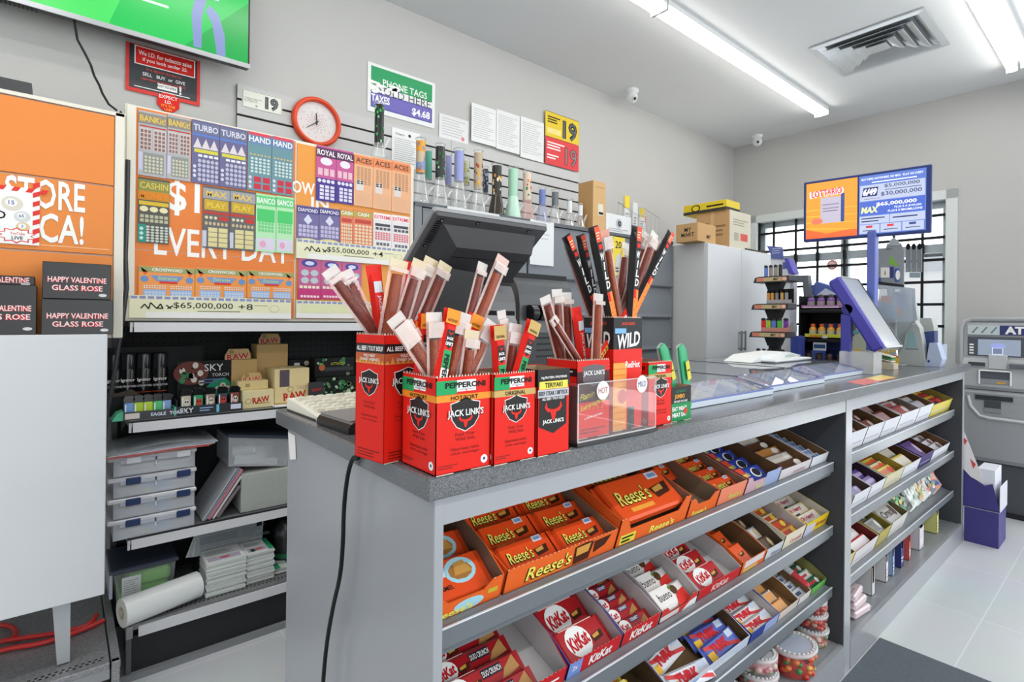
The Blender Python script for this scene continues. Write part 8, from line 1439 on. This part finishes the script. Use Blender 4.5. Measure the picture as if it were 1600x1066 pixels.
m = MB(); pr = [(ax+.0, z_mid+.004), (ax-.03, z_mid+.03), (ax-.02, AP(1540, 572)[1]), (ax+.0, AP(1540, 560)[1]), (ax+.015, z_top-.02), (ax+.04, z_top), (ax+.38, z_top), (ax+.42, z_mid+.004)]; m.prism(pr, ay0, ay1, M('b3b5b7', .35, .15), 'y'); m.build('fascia', t)
m = MB(); m.tube([(ax-.005, ay1+.008, AP(1503, 566)[1]), (ax+.0, ay1+.008, z_top-.06), (ax+.02, ay1-.01, z_top-.012), (ax+.02, ay1-.05, z_top+.004), (ax+.02, ay0, z_top+.006)], .017, AG, 12); m.build('hood_rim', t)
def onf(px0, px1, py0, py1, X): a, b = AP(px0, (py0+py1)/2, X)[0], AP(px1, (py0+py1)/2, X)[0]; z0, z1 = AP((px0+px1)/2, py1, X)[1], AP((px0+px1)/2, py0, X)[1]; return a, b, z0, z1
Xs = ax-.004; m = MB(); ya, yb_, z0, z1 = onf(1512, 1640, 509, 524, Xs); m.box(Xs, ax+.03, yb_, ya, z0, z1, M('c3cccd', .4)); m.frame((Xs, ya, z0), (0, -1, 0), (0, 0, 1)); h_ = z1-z0; sp = AP(1567, 516, Xs)[0]; bx_ = ya-AP(1562, 516, Xs)[0]
m.rect(bx_-.0, ya-yb_, 0, h_, M('3a3f70', .4), 1); m.txt('ATM', ya-AP(1570, 517, Xs)[0], h_*.5, h_*.8, WHITE, 2, None, .05, 'l', w=.15)
for k in range(3): m.poly([(.02+.05*k, h_*.2), (.05+.05*k, h_*.85), (.058+.05*k, h_*.8), (.03+.05*k, h_*.15)], M('6a8088'), 1)
m.build('header_sign', t)
m = MB(); ya, yb_, z0, z1 = onf(1512, 1630, 527, 558, Xs); m.box(Xs, ax+.03, yb_, ya, z0, z1, M('565a62', .4), .003); m.build('screen_bezel', t)
m = MB(); ya2, yb2, za, zb2 = onf(1528, 1595, 531, 556, Xs-.001); m.box(Xs-.002, Xs, yb2, ya2, za, zb2, EM('8794a4', .8)); m.frame((Xs-.002, ya2, za), (0, -1, 0), (0, 0, 1)); w_ = ya2-yb2; h_ = zb2-za; m.rect(w_*.34, w_*.6, h_*.05, h_*.5, EM('c4cce0', .9), 1); m.rect(w_*.36, w_*.58, h_*.1, h_*.44, EM('6f7a94', .8), 2); m.disc(w_*.48, h_*.6, w_*.18, h_*.18, EM('8f9ad0', .8), 1); m.build('screen', t)
for k in range(4):
    m = MB(); yk, zk = AP(1518, 538.5+4.3*k, Xs); m.box(Xs-.004, Xs, yk-.012, yk+.012, zk-.006, zk+.006, WHITE, .002); m.build('side_button', t)
m = MB(); ya, yb_, z0, z1 = onf(1513, 1539, 566, 573, ax-.024); m.box(ax-.026, ax-.0, yb_, ya, z0, z1, M('4a4d52', .4)); m.box(ax-.028, ax-.026, yb_, ya, z0, z0+.006, M('8a8d90')); m.build('receipt_slot', t)
m = MB(); ya, yb_, z0, z1 = onf(1544, 1574, 555, 577, ax-.03); m.box(ax-.034, ax-.01, yb_, ya, z0, z1, M('bfc1c3', .35), .004); m.build('keypad_lid', t)
ya, yb_, z0, z1 = onf(1529, 1581, 579, 602, ax-.03); m = MB(); m.box(ax-.032, ax-.028, yb_+.008, ya-.008, z0+.006, z1-.006, M('5a5d63', .5)); m.box(ax-.034, ax-.03, yb_+.01, ya-.01, z0+.006, z0+.04, M('909398', .4)); m.box(ax-.0355, ax-.034, yb_+.03, yb_+.075, z0+.01, z0+.025, M('c8a04a')); m.build('cash_tray', t)
m = MB(); e_ = M('f0f1f2', .4); m.box(ax-.045, ax-.028, yb_, yb_+.009, z0, z1, e_, .003); m.box(ax-.045, ax-.028, ya-.009, ya, z0, z1, e_, .003); m.box(ax-.045, ax-.028, yb_, ya, z1-.009, z1, e_, .003); m.build('cash_tray_rim', t)
m = MB(); ya, yb_, z0, z1 = onf(1578, 1640, 569, 577, ax-.03); m.box(ax-.06, ax-.02, yb_, ya, z0, z1, M('6f7276', .3, .4), .006); m.tube([(ax-.05, ya, z0+.01), (ax-.02, ya, z0+.01)], .014, M('9a9da0', .3, .4), 12); m.build('card_reader', t)
m = MB(); ya, yb_, z0, z1 = onf(1524, 1583, 619, 626, ax-.013); m.box(ax-.02, ax-.01, yb_, ya, z0, z1, M('3a3c40', .4)); ya, yb_, z0, z1 = onf(1538, 1564, 627, 645, ax-.013); m.box(ax-.016, ax-.01, yb_, ya, z0, z1, M('4a4d52', .5)); m.box(ax-.018, ax-.014, yb_, ya, z0, z0+.03, M('8a8d92', .4)); m.build('dispense_slot', t)
m = MB(); yy, zz0 = AP(1512, 618, ax-.02); yy2, zz1 = AP(1530, 652, ax-.02); m.tube([(ax-.014, yy, zz0), (ax-.014, yy-.015, (zz0+zz1)/2), (ax-.014, yy2, zz1+.01), (ax-.014, yy2-.05, zz1), (ax-.014, ay0+.05, zz1-.004)], .011, M('c9cbcc', .35, .2), 10); m.build('trim_bead', t)
# ---- blue cardboard display against the counter end
t = T('cardboard_display', 'purple blue cardboard display with a white header beside the counter end', 'display'); PB = M('454282', .5); X = 4.25; q0 = PZ(1561, 857, 0); q1 = PZ(1505, 846, 0); y0_, y1_ = q0.y, q1.y; X = (q0.x+q1.x)/2
def DP(px, py): v = PX(px, py, X); return v.y, v.z
m = MB(); zf = DP(1562, 802)[1]; pts = [(y0_, 0), (y1_, 0), (y1_, zf), (y0_, zf)]; m.prism(pts, X, X+.24, PB, 'x'); m.box(X-.001, X+.2, y0_-.003, y1_, zf-.003, zf, M('b9b8d4', .6)); m.build('base_carton', t)
m = MB(); pts = [(y0_-.006, zf), (y1_+.04, zf), (y1_+.04, DP(1500, 720)[1]), DP(1517, 745), DP(1538, 759), DP(1551, 757), (y0_-.002, zf+.02)]; m.prism(pts, X, X+.004, PB, 'x'); m.prism(pts, X+.23, X+.234, PB, 'x'); m.box(X, X+.234, y0_-.006, y0_-.003, zf, zf+.15, M('dcdde6', .5)); m.box(X, X+.234, y0_, y1_, zf, zf+.004, PB); m.build('pocket_tray', t)
m = MB(); pts = [DP(1504, 668), DP(1503, 730), DP(1517, 745), DP(1538, 757), DP(1532, 738)]; m.prism(pts, X-.004, X-.001, M('e6e3e4', .5), 'x'); v = DP(1508, 688); m.prism([(v[0]+.012, v[1]+.02), (v[0]-.012, v[1]-.0), (v[0], v[1]-.03)], X-.005, X-.004, M('d8605a'), 'x'); v = DP(1521, 725); m.prism([(v[0]+.015, v[1]+.03), (v[0]-.012, v[1]-.0), (v[0], v[1]-.03)], X-.005, X-.004, M('d8504a'), 'x'); m.build('header_card', t)
m = MB(); m.box(X+.01, X+.22, y0_+.02, y0_+.1, zf+.01, DP(1545, 735)[1], M('dfe0ea', .5)); m.build('white_insert', t)
